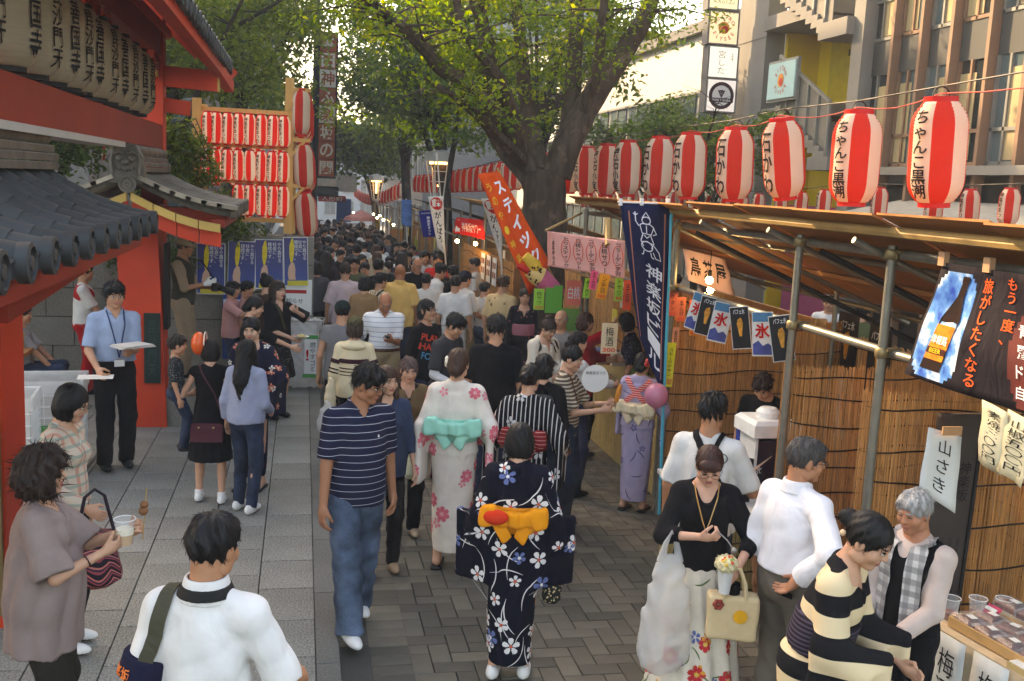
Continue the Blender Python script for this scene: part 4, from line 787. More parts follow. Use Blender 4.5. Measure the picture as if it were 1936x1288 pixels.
t, pt, n = flag('red_stall_banner', 'crinkled red banner with white brush lettering across the second stall', (aty(862, 411, 18), aty(913, 416, 17.6), aty(920, 454, 17.6), aty(858, 440, 18)), REDC, None, 4, .03); on_cloth(t, pt, n, '神楽坂サワー', .26, .25, .86, .8, INKW, False, .0); shape_on(t, pt, n, [(.05, .12), (.16, .14), (.2, .85), (.06, .9)], WHITE)
t, pt, n = flag('photo_banner', 'rounded blue landscape-print banner on a pole above the crowd', (aty(759, 378, 24), aty(778, 378, 24), aty(779, 432, 24), aty(760, 425, 24)), mat((70, 110, 170), .6, .5, 3, stretch=(1, 1, 3)), (aty(768, 376, 24.02), aty(770, 470, 24.02)), 6, .01)
# pink menu banner of the chicken stall
t, pt, n = flag('pink_menu_banner', 'pale pink paper menu banner with red-ringed brush lettering', (aty(1034, 437, 10.2), aty(1181, 456, 9.2), aty(1181, 527, 9.2), aty(1036, 503, 10.2)), PINKP, None, 1, .006)
RING = mat((224, 84, 52), .6); items = ['鳥茶屋本店', 'とりスティック', '白桃シャベット', 'コラーゲン手羽', '白桃サワー', 'コラーゲン手羽']
for k, s_ in enumerate(items):
    u = .09+k*.165; s_ = s_.replace('ー', '|'); on_cloth(t, pt, n, s_, u-.028 if k else u-.018, .10 if k else .25, u+.045 if k else u+.018, .95, INK, True, .006)
    if k: line_on(t, pt, n, [(u+.01+.062*math.cos(a), .45+.30*math.sin(a)) for a in np.linspace(0, 6.4, 22)], .009, RING, .007, 2.0)
MB().bar(aty(1032, 436, 10.21), aty(1100, 403, 11.2), .02, .02).build('stay', BAMB, t); MB().tube([aty(1150, 415, 9.6), aty(1150, 465, 9.4)], .035, 8).build('support_pole', BAMB, t, True)
t, pt, n = flag('name_cloth', 'pinkish cloth with three large black brush characters under the plywood roof', (aty(1292, 470, 8.75), aty(1372, 490, 8.75), aty(1388, 560, 8.75), aty(1300, 530, 8.75)), cloth((214, 176, 164)), None, 8, .02)
for k, ch in enumerate('鳥茶屋'): on_cloth(t, pt, n, ch, .08+k*.3, .2, .32+k*.3, .8, INK, False, .02)
# price slips
def slip(label, x, y, Y_, w_, h_, c, txt, tc, rot=0, vertical=True, fx=None, price=None):
    p = atx(x, y, fx) if fx else aty(x, y, Y_); t = thing('price_slip', label, 'paper sign', p); t.rotation_euler = (0, rot, 0) if not fx else (rot, 0, 0)
    r = Vector((1, 0, 0)) if not fx else Vector((0, -1, 0)); u = Vector((0, 0, 1)); mm = mat(c, .75, .05); panel(t, 'paper', (0, 0, 0), r, u, w_, h_, mm, .004); n = r.cross(u)
    if txt: letters(t, txt, n*.002+u*(h_*.06 if price else 0), r, u, .1, tc, vertical, .0, fit=(w_*.5, h_*(.62 if price else .84)) if vertical else (w_*.8, h_*.5))
    if price: letters(t, price, n*.002-u*h_*.38, r, u, .1, RING if tc is INK else tc, False, .02, fit=(w_*.8, h_*.14))
    return t
GRN = (150, 204, 70); slip('green price slip for white peach sour beside yukata woman', 1019, 566, 11.2, .12, .24, GRN, '桃サワ', INK, 0, price='300'); slip('green framed poster on the chicken stall screen', 1047, 566, 11.3, .2, .32, (96, 176, 70), None, INK); slip('coral white-peach poster with large white characters', 1085, 554, 11.0, .17, .28, (230, 120, 100), '白桃', INKW, 0, False); slip('large green drink poster below the peach poster', 1078, 605, 11.1, .22, .26, (110, 160, 80), None, INK)
slip('orange chicken-wing price slip curling off the banner', 1140, 542, 9.2, .10, .24, (240, 160, 40), 'ン手羽', INK, .15, price='300'); slip('small lime slip between orange slip and navy flag', 1170, 546, 9.3, .08, .24, GRN, 'トサワ', INK, 0, price='400'); slip('red slip half hidden by navy flag', 1186, 558, 9.1, .08, .28, (224, 90, 60), '手羽', INK, 0, price='400'); slip('pink tag hanging under the pink menu banner', 1122, 530, 9.4, .07, .18, (236, 90, 130), '手羽', INK, .1); slip('lime tag behind the pink menu banner', 1110, 545, 9.8, .07, .2, GRN, 'サワ', INK, .1)
slip('cream price board for plum wine reading 300', 1152, 640, 9.4, .16, .30, (222, 206, 176), '梅酒', INK, 0, price='300'); slip('yellow smoked-chicken strip tied to the cyan pole', 1266, 690, 8.45, .085, .40, (236, 222, 60), 'スモ|クチキン', INK, .04, price='300'); slip('coral slip above the yellow smoked-chicken strip', 1277, 640, 8.47, .06, .20, (230, 150, 110), '枝豆', INK, .02, price='400')
for k, (x, y, c, tx) in enumerate(((1272, 575, (226, 110, 80), 'チキン'), (1288, 585, (230, 120, 84), '手羽'), (1310, 590, (222, 100, 70), '枝豆'), (1240+72, 612, (226, 150, 60), 'ビ|ル'))): slip(['red paper slip hanging in the chicken stall by the flag', 'orange slip in the chicken stall priced 400', 'deep red slip beside the hanging cards', 'amber slip behind the hanging cards'][k], x, y, 8.56, .08, .22, c, tx, INK, 0, price='400')
# drink cards hanging from the lower rail
BLK = mat((26, 26, 30), .5, .1); ICEB = mat((60, 120, 160), .6, .3, 8); GOLD = mat((206, 140, 50), .5, .4, 30); SEA = mat((60, 70, 130), .6, .4, 12)
cards = [(1318, 590, 60, 'i', .5), (1336, 598, 62, 'k', .3), (1362, 610, 62, 'i', .3), (1400, 620, 66, 'k', -.35), (1442, 632, 74, 'i', -.2), (1478, 640, 70, 'k', -.4)]
for k, (x, y, hp, kd, rot) in enumerate(cards):
    p = atx(x, y, PX-.03); h_ = .32; w_ = .15; t = thing('drink_card', ['shaved-ice card twisted on the rail beside the bulb', 'black parfait card hanging askew next to the twisted card', 'shaved-ice card with red kanji above the reed screen', 'black parfait card tilted away from its neighbours', 'large shaved-ice card with blue waves near the post', 'black parfait card swinging against the post'][k], 'menu card', p); t.rotation_euler = (rot*.5, 0, R_(46+10*(k % 3)))
    r, u = Vector((0, -1, 0)), Vector((0, 0, 1)); panel(t, 'card', (0, 0, 0), r, u, w_, h_, WHITE, .004); panel(t, 'print', (-.003, 0, 0), r, u, w_*.93, h_*.96, BLK if kd == 'k' else WHITE, .002)
    if kd == 'k': letters(t, 'パフェ氷', (-.006, 0, h_*.38), r, u, .05, INKW, False, .01, fit=(w_*.6, h_*.12)); link('parfait', mesh_np('parfait', [(-.007, -xx*w_, zz*h_) for xx, zz in ((-.06, -.2), (.06, -.2), (.16, .12), (.08, .24), (-.1, .2), (-.16, .1))], [tuple(range(6))], GOLD), t)
    else: panel(t, 'sky_band', (-.006, 0, h_*.38), r, u, w_*.9, h_*.2, ICEB, .002); letters(t, '氷', (-.008, 0, h_*.08), r, u, .1, REDC, False, .03, fit=(w_*.7, h_*.34)); link('waves', mesh_np('waves', [(-.007, .46*w_, -.46*h_), (-.007, .46*w_, -.22*h_), (-.007, .2*w_, -.14*h_), (-.007, 0, -.26*h_), (-.007, -.25*w_, -.2*h_), (-.007, -.46*w_, -.28*h_), (-.007, -.46*w_, -.46*h_)][::-1], [tuple(range(7))], SEA), t)
for k, (x, y) in enumerate(((1600, 655), (1660, 680))):
    p = atx(x, y, 4.97); t = thing('menu_poster', ['dark parfait poster on the back reed screen by the first post', 'dark parfait poster on the back reed screen by the second post'][k], 'poster', p); r, u = Vector((0, -1, 0)), Vector((0, 0, 1)); panel(t, 'sheet', (0, 0, 0), r, u, .36, .62, BLK, .005); letters(t, 'パフェ氷', (-.004, 0, .2), r, u, .1, INKW, False, .01, fit=(.25, .08)); link('parfait', mesh_np('parfait', [(-.004, -xx*.36, zz*.6) for xx, zz in ((-.06, -.2), (.06, -.2), (.16, .12), (.08, .24), (-.1, .2), (-.16, .1))], [tuple(range(6))], GOLD), t)
# beer banner
BB = thing('beer_banner', 'black beer banner with a printed bottle on blue sky and orange lettering', 'banner'); cn = [atx(1785, 497, PX-.08), atx(1990, 527, PX-.08), atx(1990, 802, PX-.1), atx(1706, 706, PX-.1)]
def sky_print():
    m, n = newmat('sky_print', .6, .2); ns = n.noise(7, None, 5).outputs[0]; n.col(n.ramp(ns, [(.35, lin((26, 70, 170))), (.5, lin((90, 150, 214))), (.62, lin((226, 232, 240)))])); return m
o, pt, n = cloth_sheet(BB, 'cloth', cn, cloth((34, 28, 34)), 16, 14, .012, 2)
def grid_on(par, pt, n, u0, v0, u1, v1, m, off, name, f=lambda u, v: True, k=14):
    V = []; F = []
    for j in range(k+1):
        for i in range(k+1): V.append(pt(u0+(u1-u0)*i/k, v0+(v1-v0)*j/k)-n*off)
    for j in range(k):
        for i in range(k):
            if f((i+.5)/k*2-1, (j+.5)/k*2-1): F.append((j*(k+1)+i, j*(k+1)+i+1, (j+1)*(k+1)+i+1, (j+1)*(k+1)+i))
    return link(name, mesh_np(name, V, F, m), par)
grid_on(BB, pt, n, .02, .06, .38, .97, sky_print(), .004, 'sky_print', lambda u, v: abs(u)**4+abs(v)**6 < 1.0, 30)
grid_on(BB, pt, n, .72, .30, 1.0, .98, mat((96, 34, 30), .7, .3, 9), .004, 'red_print', lambda u, v: u > -1+.5*max(0, v*v))
bo = [(-.028, .06), (.028, .06), (.028, .11), (.022, .12), (.024, .25), (.05, .38), (.066, .46), (.066, .96), (-.066, .96), (-.066, .46), (-.05, .38), (-.024, .25), (-.022, .12), (-.028, .11)]
f_ = lambda u, v: (.235+u-(v-.5)*.10, .03+v*.9)
shape_on(BB, pt, n, [f_(u*1.25, v) for u, v in bo], mat((40, 24, 20), .4), .009, 'bottle_print'); shape_on(BB, pt, n, [f_(u*1.25, v) for u, v in ((-.064, .52), (.064, .52), (.064, .86), (-.064, .86))], mat((226, 130, 40), .5, .4, 20), .012, 'bottle_label'); shape_on(BB, pt, n, [f_(u*1.25, v) for u, v in ((-.064, .74), (.064, .74), (.064, .80), (-.064, .80))], mat((70, 30, 24), .5), .014, 'label_band')
q = f_(0, .67); on_cloth(BB, pt, n, '津軽路', q[0]-.07, q[1]-.045, q[0]+.07, q[1]+.03, INKW, False, .01, .016); q = f_(0, .77); on_cloth(BB, pt, n, 'BEER', q[0]-.05, q[1]-.02, q[0]+.05, q[1]+.02, YEL, False, .01, .017)
ORG = cloth((238, 96, 46)); 
for (u, v0, tx, hh) in ((.70, .04, 'もう一度、', .5), (.49, .07, '旅がしたくなる', .86)): on_cloth(BB, pt, n, tx, u-.045, v0, u+.045, v0+hh, ORG, True, .01, .008)
for k, tx in enumerate(('青森', '麗峰', 'ドイツ', '自慢の')): on_cloth(BB, pt, n, tx, .78, .36+k*.15, .98, .46+k*.15, INKW, False, .01, .010)
for u in (.0, .45, .95): q = pt(u, 0); MB().box(q+Vector((.0, 0, .02)), (.03, .05, .07)).build('tape', mat((206, 160, 120), .6), BB)
for k, (x, y, tx, lab) in enumerate(((1880, 825, '素焼三〇〇円', 'curling cream price strip under the beer banner reading 300'), (1925, 845, '山椒五〇〇円', 'cream price strip at the banner corner reading 500'))):
    p = atx(x, y, PX-.12); t = thing('price_strip', lab, 'paper sign', p); o, pt2, n2_ = cloth_sheet(t, 'paper', [Vector(c) for c in ((0, .10, .15), (0, -.08, .13), (-.03, -.10, -.16), (-.03, .07, -.13))], mat((232, 222, 186), .8, .04, trl=.2), 5, 6, .012, k); on_cloth(t, pt2, n2_, tx, .2, .1, .8, .9, INK, True, .0)
# calligraphy board
CB = thing('calligraphy_board', 'tall dark wooden notice board with white paper reading three brush characters', 'sign'); r, u = Vector((1, 0, 0)), Vector((.02, 0, 1)).normalized(); c0 = Vector(aty(1790, 1000, 5.0))
panel(CB, 'board', c0, r, u, .26, 1.35, mat((62, 52, 48), .6, .2, 4), .04); panel(CB, 'board_edge', c0+Vector((.14, -.01, 0)), r, u, .02, 1.36, DARK, .05)
for k in range(4): letters(CB, '神楽坂町御由緒書'[k*2:k*2+2]*4, c0+Vector((-.08+k*.05, -.003, -.3)), r, u, .03, INK, True, 0, fit=(.02, .5))
letters(CB, '神楽坂', c0+Vector((.07, -.003, .28)), r, u, .08, INK, True)
t = thing('brush_paper', 'white sheet with three brush characters taped to the dark board', 'paper sign'); o, pt, n = cloth_sheet(t, 'paper', [aty(1757, 808, 4.93), aty(1819, 826, 4.93), aty(1803, 970, 4.92), aty(1735, 923, 4.92)], mat((226, 228, 226), .8, .03), 6, 8, .008, 3)
for k, ch in enumerate('山さき'): on_cloth(t, pt, n, ch, .34, .12+k*.27, .70, .32+k*.27, INK, False, .0)
MB().box(Vector(aty(1800, 815, 4.9)), (.12, .01, .05)).build('tape', mat((196, 150, 110), .6), t)
# far stalls behind the tree
GOODS = [(200, 60, 50), (220, 180, 60), (120, 150, 90), (230, 220, 200), (90, 110, 160)]
def far_stall(label, y0, y1, xf, zr, roofm, seed):
    g = random.Random(seed); t = thing('festival_stall', label, 'stall', (xf, y0, gz((y0+y1)/2))); L = y1-y0; zr = zr
    for y in np.linspace(.1, L-.1, max(2, int(L/1.8)+1)):
        for x, z in ((.1, zr-.08), (1.7, zr-.5)): MB().tube([(x, y, 0), (x, y, z)], .028, 8).build('post', PIPE, t, True)
    MB().add([(-.25, 0, zr), (-.25, L, zr), (1.9, L, zr-.55), (1.9, 0, zr-.55), (-.25, 0, zr-.02), (-.25, L, zr-.02), (1.9, L, zr-.57), (1.9, 0, zr-.57)], [(3, 2, 1, 0), (4, 5, 6, 7), (0, 1, 5, 4), (2, 3, 7, 6), (1, 2, 6, 5), (3, 0, 4, 7)]).build('roof_sheet', roofm, t)
    for z in (zr-.12, 2.0): MB().tube([(.1, 0, z), (.1, L, z)], .024, 8).build('rail', PIPE, t, True)
    MB().box((.35, L/2, .45), (.5, L-.3, .9)).build('counter', REEDP, t); MB().box((1.8, L/2, .9), (.04, L, 1.7)).build('back_screen', REED, t); MB().box((.9, .02, .9), (1.6, .05, 1.8)).build('side_screen', REED, t)
    for k in range(int(L*1.6)):
        y = g.uniform(.3, L-.3); c = g.choice(GOODS); MB().box((.35+g.uniform(-.12, .12), y, .98), (.18, .22, .16)).build('goods_box', mat(c, .7), t)
        if k % 2: MB().box((.08, g.uniform(.3, L-.3), g.uniform(1.5, 1.85)), (.01, .18, .28)).build('price_paper', mat(g.choice([(230, 220, 200), (230, 210, 90), (226, 120, 100), (150, 200, 90)]), .8), t)
far_stall('second plywood stall beyond the big tree with red banner', 15.0, 20.5, 3.2, 2.72, mat((186, 160, 126), .7), 1); far_stall('dark-roofed stall beyond the white support flag', 21.2, 27.5, 3.15, 2.65, mat((70, 66, 62), .8), 2); far_stall('dark-roofed stall by the far umbrella', 28.2, 35, 3.1, 2.6, mat((56, 54, 52), .8), 3); far_stall('last stall before the bottom of the hill', 35.5, 45, 2.9, 2.6, mat((60, 58, 60), .8), 4)
far_stall('chicken stall counter between navy flag and big tree', 9.0, 12.0, 3.3, 2.0, mat((150, 110, 70), .8), 5)
for k in range(3): p = aty((862, 883, 904)[k]+12, 478, 17); t = thing('menu_sheet', 'white photo menu sheet pinned to the second stall screen', 'paper sign', (3.12, 16.6+k*.55, 1.5), 0, 'menu sheets of the second stall'); panel(t, 'sheet', (0, 0, 0), (0, -1, 0), (0, 0, 1), .36, .46, WHT, .005); [panel(t, 'photo', (-.004, (.08 if i % 2 else -.08), .1-.16*(i//2)), (0, -1, 0), (0, 0, 1), .11, .1, mat((150, 90, 60), .6), .002) for i in range(4)]
um = aty(683, 405, 40); t = thing('market_umbrella', 'faded pink market umbrella over the far stalls', 'umbrella', (um[0], um[1], gz(40))); zz = um[2]-gz(40); MB().lathe([(.7, zz-.25), (.6, zz-.12), (.03, zz+.15)], 8).build('canopy', cloth((196, 132, 120)), t); MB().tube([(0, 0, 0), (0, 0, zz+.3)], .025, 8).build('pole', WHITE, t)
reed_screen('reed screen at the back of the chicken stall', [(3.9, 8.8), (3.9, 12.4)], .1, 1.95, seed=8, w=.011, cords=(.2, .3)); reed_screen('reed screen facing the street under the second stall', [(3.16, 15.2), (3.16, 20.2)], .0, 1.75, seed=9, w=.014, cords=(.25, .35))
# ------------------------------------------------------------------ shaved-ice counter
IC = thing('ice_counter', 'counter wrapped in pale reed mat in front of the shaved-ice seller', 'counter', (0, 0, 0)); MB().box((3.26, 6.98, .35), (.74, 1.1, .70)).build('cabinet', mat((150, 130, 90), .8), IC); MB().box((3.26, 6.98, .718), (.84, 1.2, .035), ch=.006).build('counter_top', mat((210, 206, 196), .5), IC)
reed_screen(None, [(2.875, 7.5), (2.875, 6.44)], .02, .69, REEDP, (.1, .14), .008, 12, par=IC); reed_screen(None, [(2.88, 6.42), (3.6, 6.42)], .02, .69, REEDP, (.1, .14), .008, 13, par=IC)
for k, (y, z) in enumerate(((6.62, .45),)): t = thing('ice_poster', 'small shaved-ice poster on the reed front of the counter', 'poster', (2.855, y, z-.1)); panel(t, 'sheet', (0, 0, 0), (0, -1, 0), (0, 0, 1), .24, .42, ICEB, .005); letters(t, '氷', (-.004, 0, .02), (0, -1, 0), (0, 0, 1), .2, REDC, False, .03); panel(t, 'wave_band', (-.003, 0, -.16), (0, -1, 0), (0, 0, 1), .23, .09, SEA, .002)
im = thing('ice_machine', 'white and blue electric ice-shaving machine on the counter', 'machine', (3.40, 6.85, .737)); 
MB().box((0, 0, .03), (.34, .34, .06), ch=.01).build('base', mat((226, 226, 222), .4), im); MB().box((0, .15, .27), (.32, .05, .44)).build('back_panel', mat((40, 62, 150), .3), im); MB().box((-.14, 0, .27), (.02, .3, .44)).build('side_panel', mat((220, 220, 216), .4), im); MB().box((.14, 0, .27), (.02, .3, .44)).build('side_panel', mat((220, 220, 216), .4), im); MB().box((0, -.02, .26), (.25, .25, .38)).build('dark_window', mat((20, 22, 50), .1, .1, spec=.6), im); MB().box((0, 0, .54), (.36, .36, .12), ch=.03).build('top_cover', mat((232, 232, 228), .35), im); MB().lathe([(.08, .6), (.09, .64), (.06, .67), (.001, .675)], 14).build('lid', mat((236, 236, 232), .35), im, True)
t = thing('menu_flag_card', 'black parfait sign standing in front of the ice machine', 'sign', (3.16, 6.68, .737)); t.rotation_euler = (0, R_(14), R_(20)); panel(t, 'card', (0, 0, .16), (1, -.3, 0), (0, 0, 1), .24, .34, BLK, .006); letters(t, 'パフェ氷', (-.0, -.006, .26), (1, -.3, 0), (0, 0, 1), .06, INKW, False, .01, fit=(.18, .06)); MB().bar((.02, -.02, .25), (.2, -.05, .45), .03, .004).build('paper_tag', mat((230, 190, 160), .7), t)
# ------------------------------------------------------------------ pickle table
TA = thing('pickle_table', 'cloth-covered table of packed pickles with hanging brush-lettered strips', 'table', (0, 0, 0)); CRE = cloth((214, 190, 156)); TZ = .78
e0, e1 = atz(1747, 1172, TZ), atz(1950, 1290, TZ); dv = Vector((e1[0]-e0[0], e1[1]-e0[1], 0)).normalized(); nv = Vector((-dv.y, dv.x, 0)); nv = nv if nv.x > 0 else -nv
c_ = [Vector(e0), Vector(e0)+dv*1.5, Vector(e0)+dv*1.5+nv*.8, Vector(e0)+nv*.8]
MB().add([(p.x, p.y, TZ-.03) for p in c_]+[(p.x, p.y, TZ) for p in c_], [(0, 1, 5, 4), (1, 2, 6, 5), (2, 3, 7, 6), (3, 0, 4, 7), (4, 5, 6, 7)]).build('table_top', CRE, TA)
for a, d in ((0, 1), (3, 0), (2, 3)): n_ = 10; cs = MB(); V = []; [V.extend([tuple(c_[a].lerp(c_[d], i/n_)+Vector((0, 0, TZ-.004-c_[a].lerp(c_[d], i/n_).z))), tuple(c_[a].lerp(c_[d], i/n_)+Vector((0, 0, .1-c_[a].lerp(c_[d], i/n_).z))-nv*(.015*math.sin(i*2.1)+.02))]) for i in range(n_+1)]; cs.add(V, [(2*i, 2*i+1, 2*i+3, 2*i+2) for i in range(n_)]); cs.build('cloth_side', CRE, TA, True)
for p in c_: q = p+(sum(c_, Vector())/4-p)*.08; MB().bar((q.x, q.y, 0), (q.x, q.y, TZ-.03), .05, .05, up=(0, 1, 0)).build('leg', PINE if 'PINE' in globals() else PLY, TA)
for k, tx in enumerate(('梅酒', '梅干')): s0 = .10+k*.27; a = c_[0]+dv*s0-nv*.02; o, pt, n = cloth_sheet(TA, 'lettered_strip', [a+Vector((0, 0, TZ+.004-a.z)), a+dv*.22+Vector((0, 0, TZ+.004-a.z)), a+dv*.22+Vector((0, 0, .3-a.z))-nv*.02, a+Vector((0, 0, .3-a.z))-nv*.02], mat((226, 226, 220), .8), 4, 6, .005, k); on_cloth(TA, pt, n, tx, .25, .15, .75, .75, INK, True, .0, -.006 if (n.dot(nv) > 0) == False else .006)
def tpos(s_, d_, z=0): q = c_[0]+dv*s_+nv*d_; return (q.x, q.y, TZ+z)
rz_ = math.atan2(dv.y, dv.x)
tray = thing('wooden_tray', 'shallow wooden tray of clear pickle packs on the cloth table', 'tray', tpos(.36, .22, .002), rz_); MB().box((0, 0, .01), (.52, .30, .014)).build('base', PLY, tray)
for c, d in (((0, .15, .03), (.52, .014, .05)), ((0, -.15, .03), (.52, .014, .05)), ((.26, 0, .03), (.014, .29, .05)), ((-.26, 0, .03), (.014, .29, .05))): MB().box(c, d).build('side', mat((206, 164, 110), .7), tray)
CLEAR, cn_ = newmat('clear_plastic', .05, .5); cn_.b.inputs['Base Color'].default_value = (.95, .95, .95, 1); tr_ = cn_.n('BsdfTransparent'); ms = cn_.n('MixShader'); ms.inputs[0].default_value = .86; cn_.l(cn_.b.outputs[0], ms.inputs[1]); cn_.l(tr_.outputs[0], ms.inputs[2]); cn_.l(ms.outputs[0], cn_.t.nodes['Material Output'].inputs[0])
UME = mat((96, 36, 24), .35, .5, 40, .6, 60)
def pack(lab, s_, d_, rz, z=.02, cm=UME):
    t = thing('pickle_pack', lab, 'food pack', tpos(s_, d_, z), rz_+rz, 'clear packs of dark pickles'); MB().box((0, 0, .022), (.13, .10, .035), ch=.012).build('pickles', cm, t); MB().box((0, 0, .03), (.145, .115, .055), ch=.018).build('clear_lid', CLEAR, t); MB().box((.02, 0, .0595), (.05, .035, .002)).build('paper_label', WHT, t)
for k in range(10): pack('clear lidded pack of dark red pickles on the cloth table', .16+(k % 4)*.14, .14+.14*(k//4), random.uniform(-.3, .3), .022+.055*(k > 7))
for k in range(5): pack('clear lidded pack of dark red pickles on the cloth table', .72+(k % 3)*.16, .12+.16*(k//3), random.uniform(-.3, .3), .01)
t = thing('pink_card', 'small magenta label card standing among the pickle packs', 'card', tpos(.14, .30, .07), rz_); panel(t, 'card', (0, 0, 0), (1, 0, 0), (0, .7, .7), .09, .09, mat((206, 60, 100), .6), .003); panel(t, 'white_band', (0, 0, .02), (1, 0, 0), (0, .7, .7), .07, .02, WHT, .004)
def cup(label, p, h=.12, r=.04, liq=None, lv=.5, par=None, name='plastic_cup', foam=False):
    t = thing(name, label, 'cup', p); MB().lathe([(r*.72, 0), (r, h), (r*1.06, h), (r*.98, h*.985), (r*.7, .004)], 20, caps=False).build('wall', CLEAR, t, True)
    MB().tube([(r*1.03*math.cos(a), r*1.03*math.sin(a), h) for a in np.linspace(0, 2*math.pi, 21)], r*.05, 5).build('rim', mat((235, 235, 235), .2), t, True)
    if liq: MB().lathe([(.001, .004), (r*.68, .004), (r*(.7+.26*lv), h*lv), (.001, h*lv)], 20, caps=False).build('drink', liq, t, True)
    if foam: MB().lathe([(.001, h*lv), (r*(.7+.26*lv), h*lv+.001), (r*(.72+.28*lv), h*lv+.028), (.001, h*lv+.03)], 20, caps=False).build('foam', mat((240, 228, 200), .8), t, True)
    return t
PLUM = mat((130, 52, 34), .15, .1, spec=.5)
for k in range(3): cup(['clear plastic cup of plum wine at the table corner', 'clear plastic cup of plum wine standing between two cups', 'empty clear cup beside the wine cups'][k], tpos(.03+k*.04, .14+k*.14, .002), .12, .045, PLUM if k < 2 else None, .35)
t = thing('cardboard_stack', 'small stack of cream paper cards at the table edge', 'cards', tpos(.62, .05, .002), rz_); MB().box((0, 0, .015), (.14, .09, .03)).build('stack', mat((206, 176, 120), .8), t); MB().box((0, 0, .032), (.13, .08, .003)).build('top_card', WHT, t)
# ================================================================== TREES
def leaf_mat(c1, c2, c3, trl=.4):
    m, n = newmat('leaf', .6, .25); at = n.n('Attribute', attribute_name='tint'); c = n.ramp(at.outputs['Fac'], [(0, lin(c1)), (.55, lin(c2)), (1, lin(c3))]); n.col(c)
    t = n.n('BsdfTranslucent'); hs = n.n('HueSaturation', _Hue=.485, _Saturation=1.15, _Value=1.5); n.l(c, hs.inputs['Color']); n.l(hs.outputs[0], t.inputs[0])
    ms = n.n('MixShader'); ms.inputs[0].default_value = trl; n.l(n.b.outputs[0], ms.inputs[1]); n.l(t.outputs[0], ms.inputs[2]); n.l(ms.outputs[0], n.t.nodes['Material Output'].inputs[0]); return m
def bark_mat(c):
    m, n = newmat('bark', .9, .2); L = lin(c); v = n.mp((1, 1, .25)); ns = n.noise(14, v, 5).outputs[0]; pt = n.noise(5, None, 3).outputs[0]
    n.col(n.mix(n.ramp(pt, [(.58, (0, 0, 0, 1)), (.68, (1, 1, 1, 1))]), n.ramp(ns, [(.3, tuple(x*.55 for x in L[:3])+(1,)), (.7, tuple(x*1.4 for x in L[:3])+(1,))]), tuple(min(1, x*1.9) for x in L[:3])+(1,))); n.bump(ns, .5, .02); return m
BARK = bark_mat((74, 62, 52)); BARK2 = bark_mat((58, 52, 46))
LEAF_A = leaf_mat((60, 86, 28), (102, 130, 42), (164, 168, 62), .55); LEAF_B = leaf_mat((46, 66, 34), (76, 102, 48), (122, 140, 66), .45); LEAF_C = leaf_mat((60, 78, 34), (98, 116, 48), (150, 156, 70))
def leaves(centers, spread, per, size, m, flat=.6, droop=.35, seed=1):
    """thousands of small folded leaves scattered round the clump centres"""
    g = np.random.default_rng(seed); C = np.repeat(np.asarray(centers, float), per, 0); n = len(C); S = np.repeat(np.asarray(spread, float) if np.ndim(spread) else np.full(len(centers), spread), per)
    d = g.normal(size=(n, 3)); d /= np.linalg.norm(d, axis=1)[:, None]; rad = g.random(n)**.45
    P = C+d*(rad*S)[:, None]*np.array([1, 1, flat]); P[:, 2] -= droop*S*rad*rad*.4
    a = g.random(n)*2*np.pi; el = g.normal(-.35, .45, n); D = np.stack([np.cos(a)*np.cos(el), np.sin(a)*np.cos(el), np.sin(el)], 1)
    N = g.normal(size=(n, 3))*.55+np.array([0, 0, 1]); W = np.cross(D, N); W /= np.linalg.norm(W, axis=1)[:, None]+1e-9; N = np.cross(W, D)
    s = size*(.65+.7*g.random(n)); L = D*s[:, None]; Wd = W*(s*.25)[:, None]; dr = N*(s*.10)[:, None]
    V = np.empty((n, 6, 3)); V[:, 0] = P; V[:, 1] = P+L*.45+Wd+dr; V[:, 2] = P+L-dr; V[:, 3] = P+L*.45-Wd+dr; V[:, 4] = P+L*.45; V[:, 5] = P+L
    V[:, 5] = P+L*1.0-dr*1.2
    F = np.empty((n, 2, 4), int); b_ = np.arange(n)[:, None]*6; F[:, 0] = b_+np.array([0, 1, 2, 4]); F[:, 1] = b_+np.array([0, 4, 2, 3])
    me = mesh_np('foliage', V.reshape(-1, 3), F.reshape(-1, 4), m); at = me.attributes.new('tint', 'FLOAT', 'POINT')
    tn = np.clip(np.repeat(g.random(len(centers)), per)*.5+g.random(n)*.5, 0, 1); at.data.foreach_set('value', np.repeat(tn, 6).astype(np.float32)); return me
def limb(b, pts, r0, r1, n=8, wob=.0):
    pts = [Vector(p) for p in pts]; out = []; k = 4
    for i in range(len(pts)-1):
        p0, p1, p2, p3 = pts[max(i-1, 0)], pts[i], pts[i+1], pts[min(i+2, len(pts)-1)]
        for j in range(k): t = j/k; out.append(.5*((2*p1)+(p2-p0)*t+(2*p0-5*p1+4*p2-p3)*t*t+(3*p1-p0-3*p2+p3)*t**3))
    out.append(pts[-1]); out = [p+Vector((random.gauss(0, wob), random.gauss(0, wob), 0)) for p in out]; m = len(out)
    b.tube(out, [r0+(r1-r0)*(i/(m-1))**.8 for i in range(m)], n); return out
def twigs(b, path, n, ln, r, tips, up=.4, seed=0, t0=.25):
    g = random.Random(seed)
    for _ in range(n):
        i = int(len(path)*g.uniform(t0, .99)); i = min(i, len(path)-1); p = path[i]; a = g.uniform(0, 2*math.pi); L = ln*g.uniform(.5, 1.2)
        d = Vector((math.cos(a), math.sin(a), g.uniform(-.15, up)*1.2)).normalized(); q1 = p+d*L*.5+Vector((0, 0, .06*L)); q2 = p+d*L+Vector((g.uniform(-.1, .1), g.uniform(-.1, .1), -.05*L))
        b.tube([p, q1, q2], [r, r*.6, r*.2], 5, caps=False); tips += [q1, (q1+q2)/2, q2]
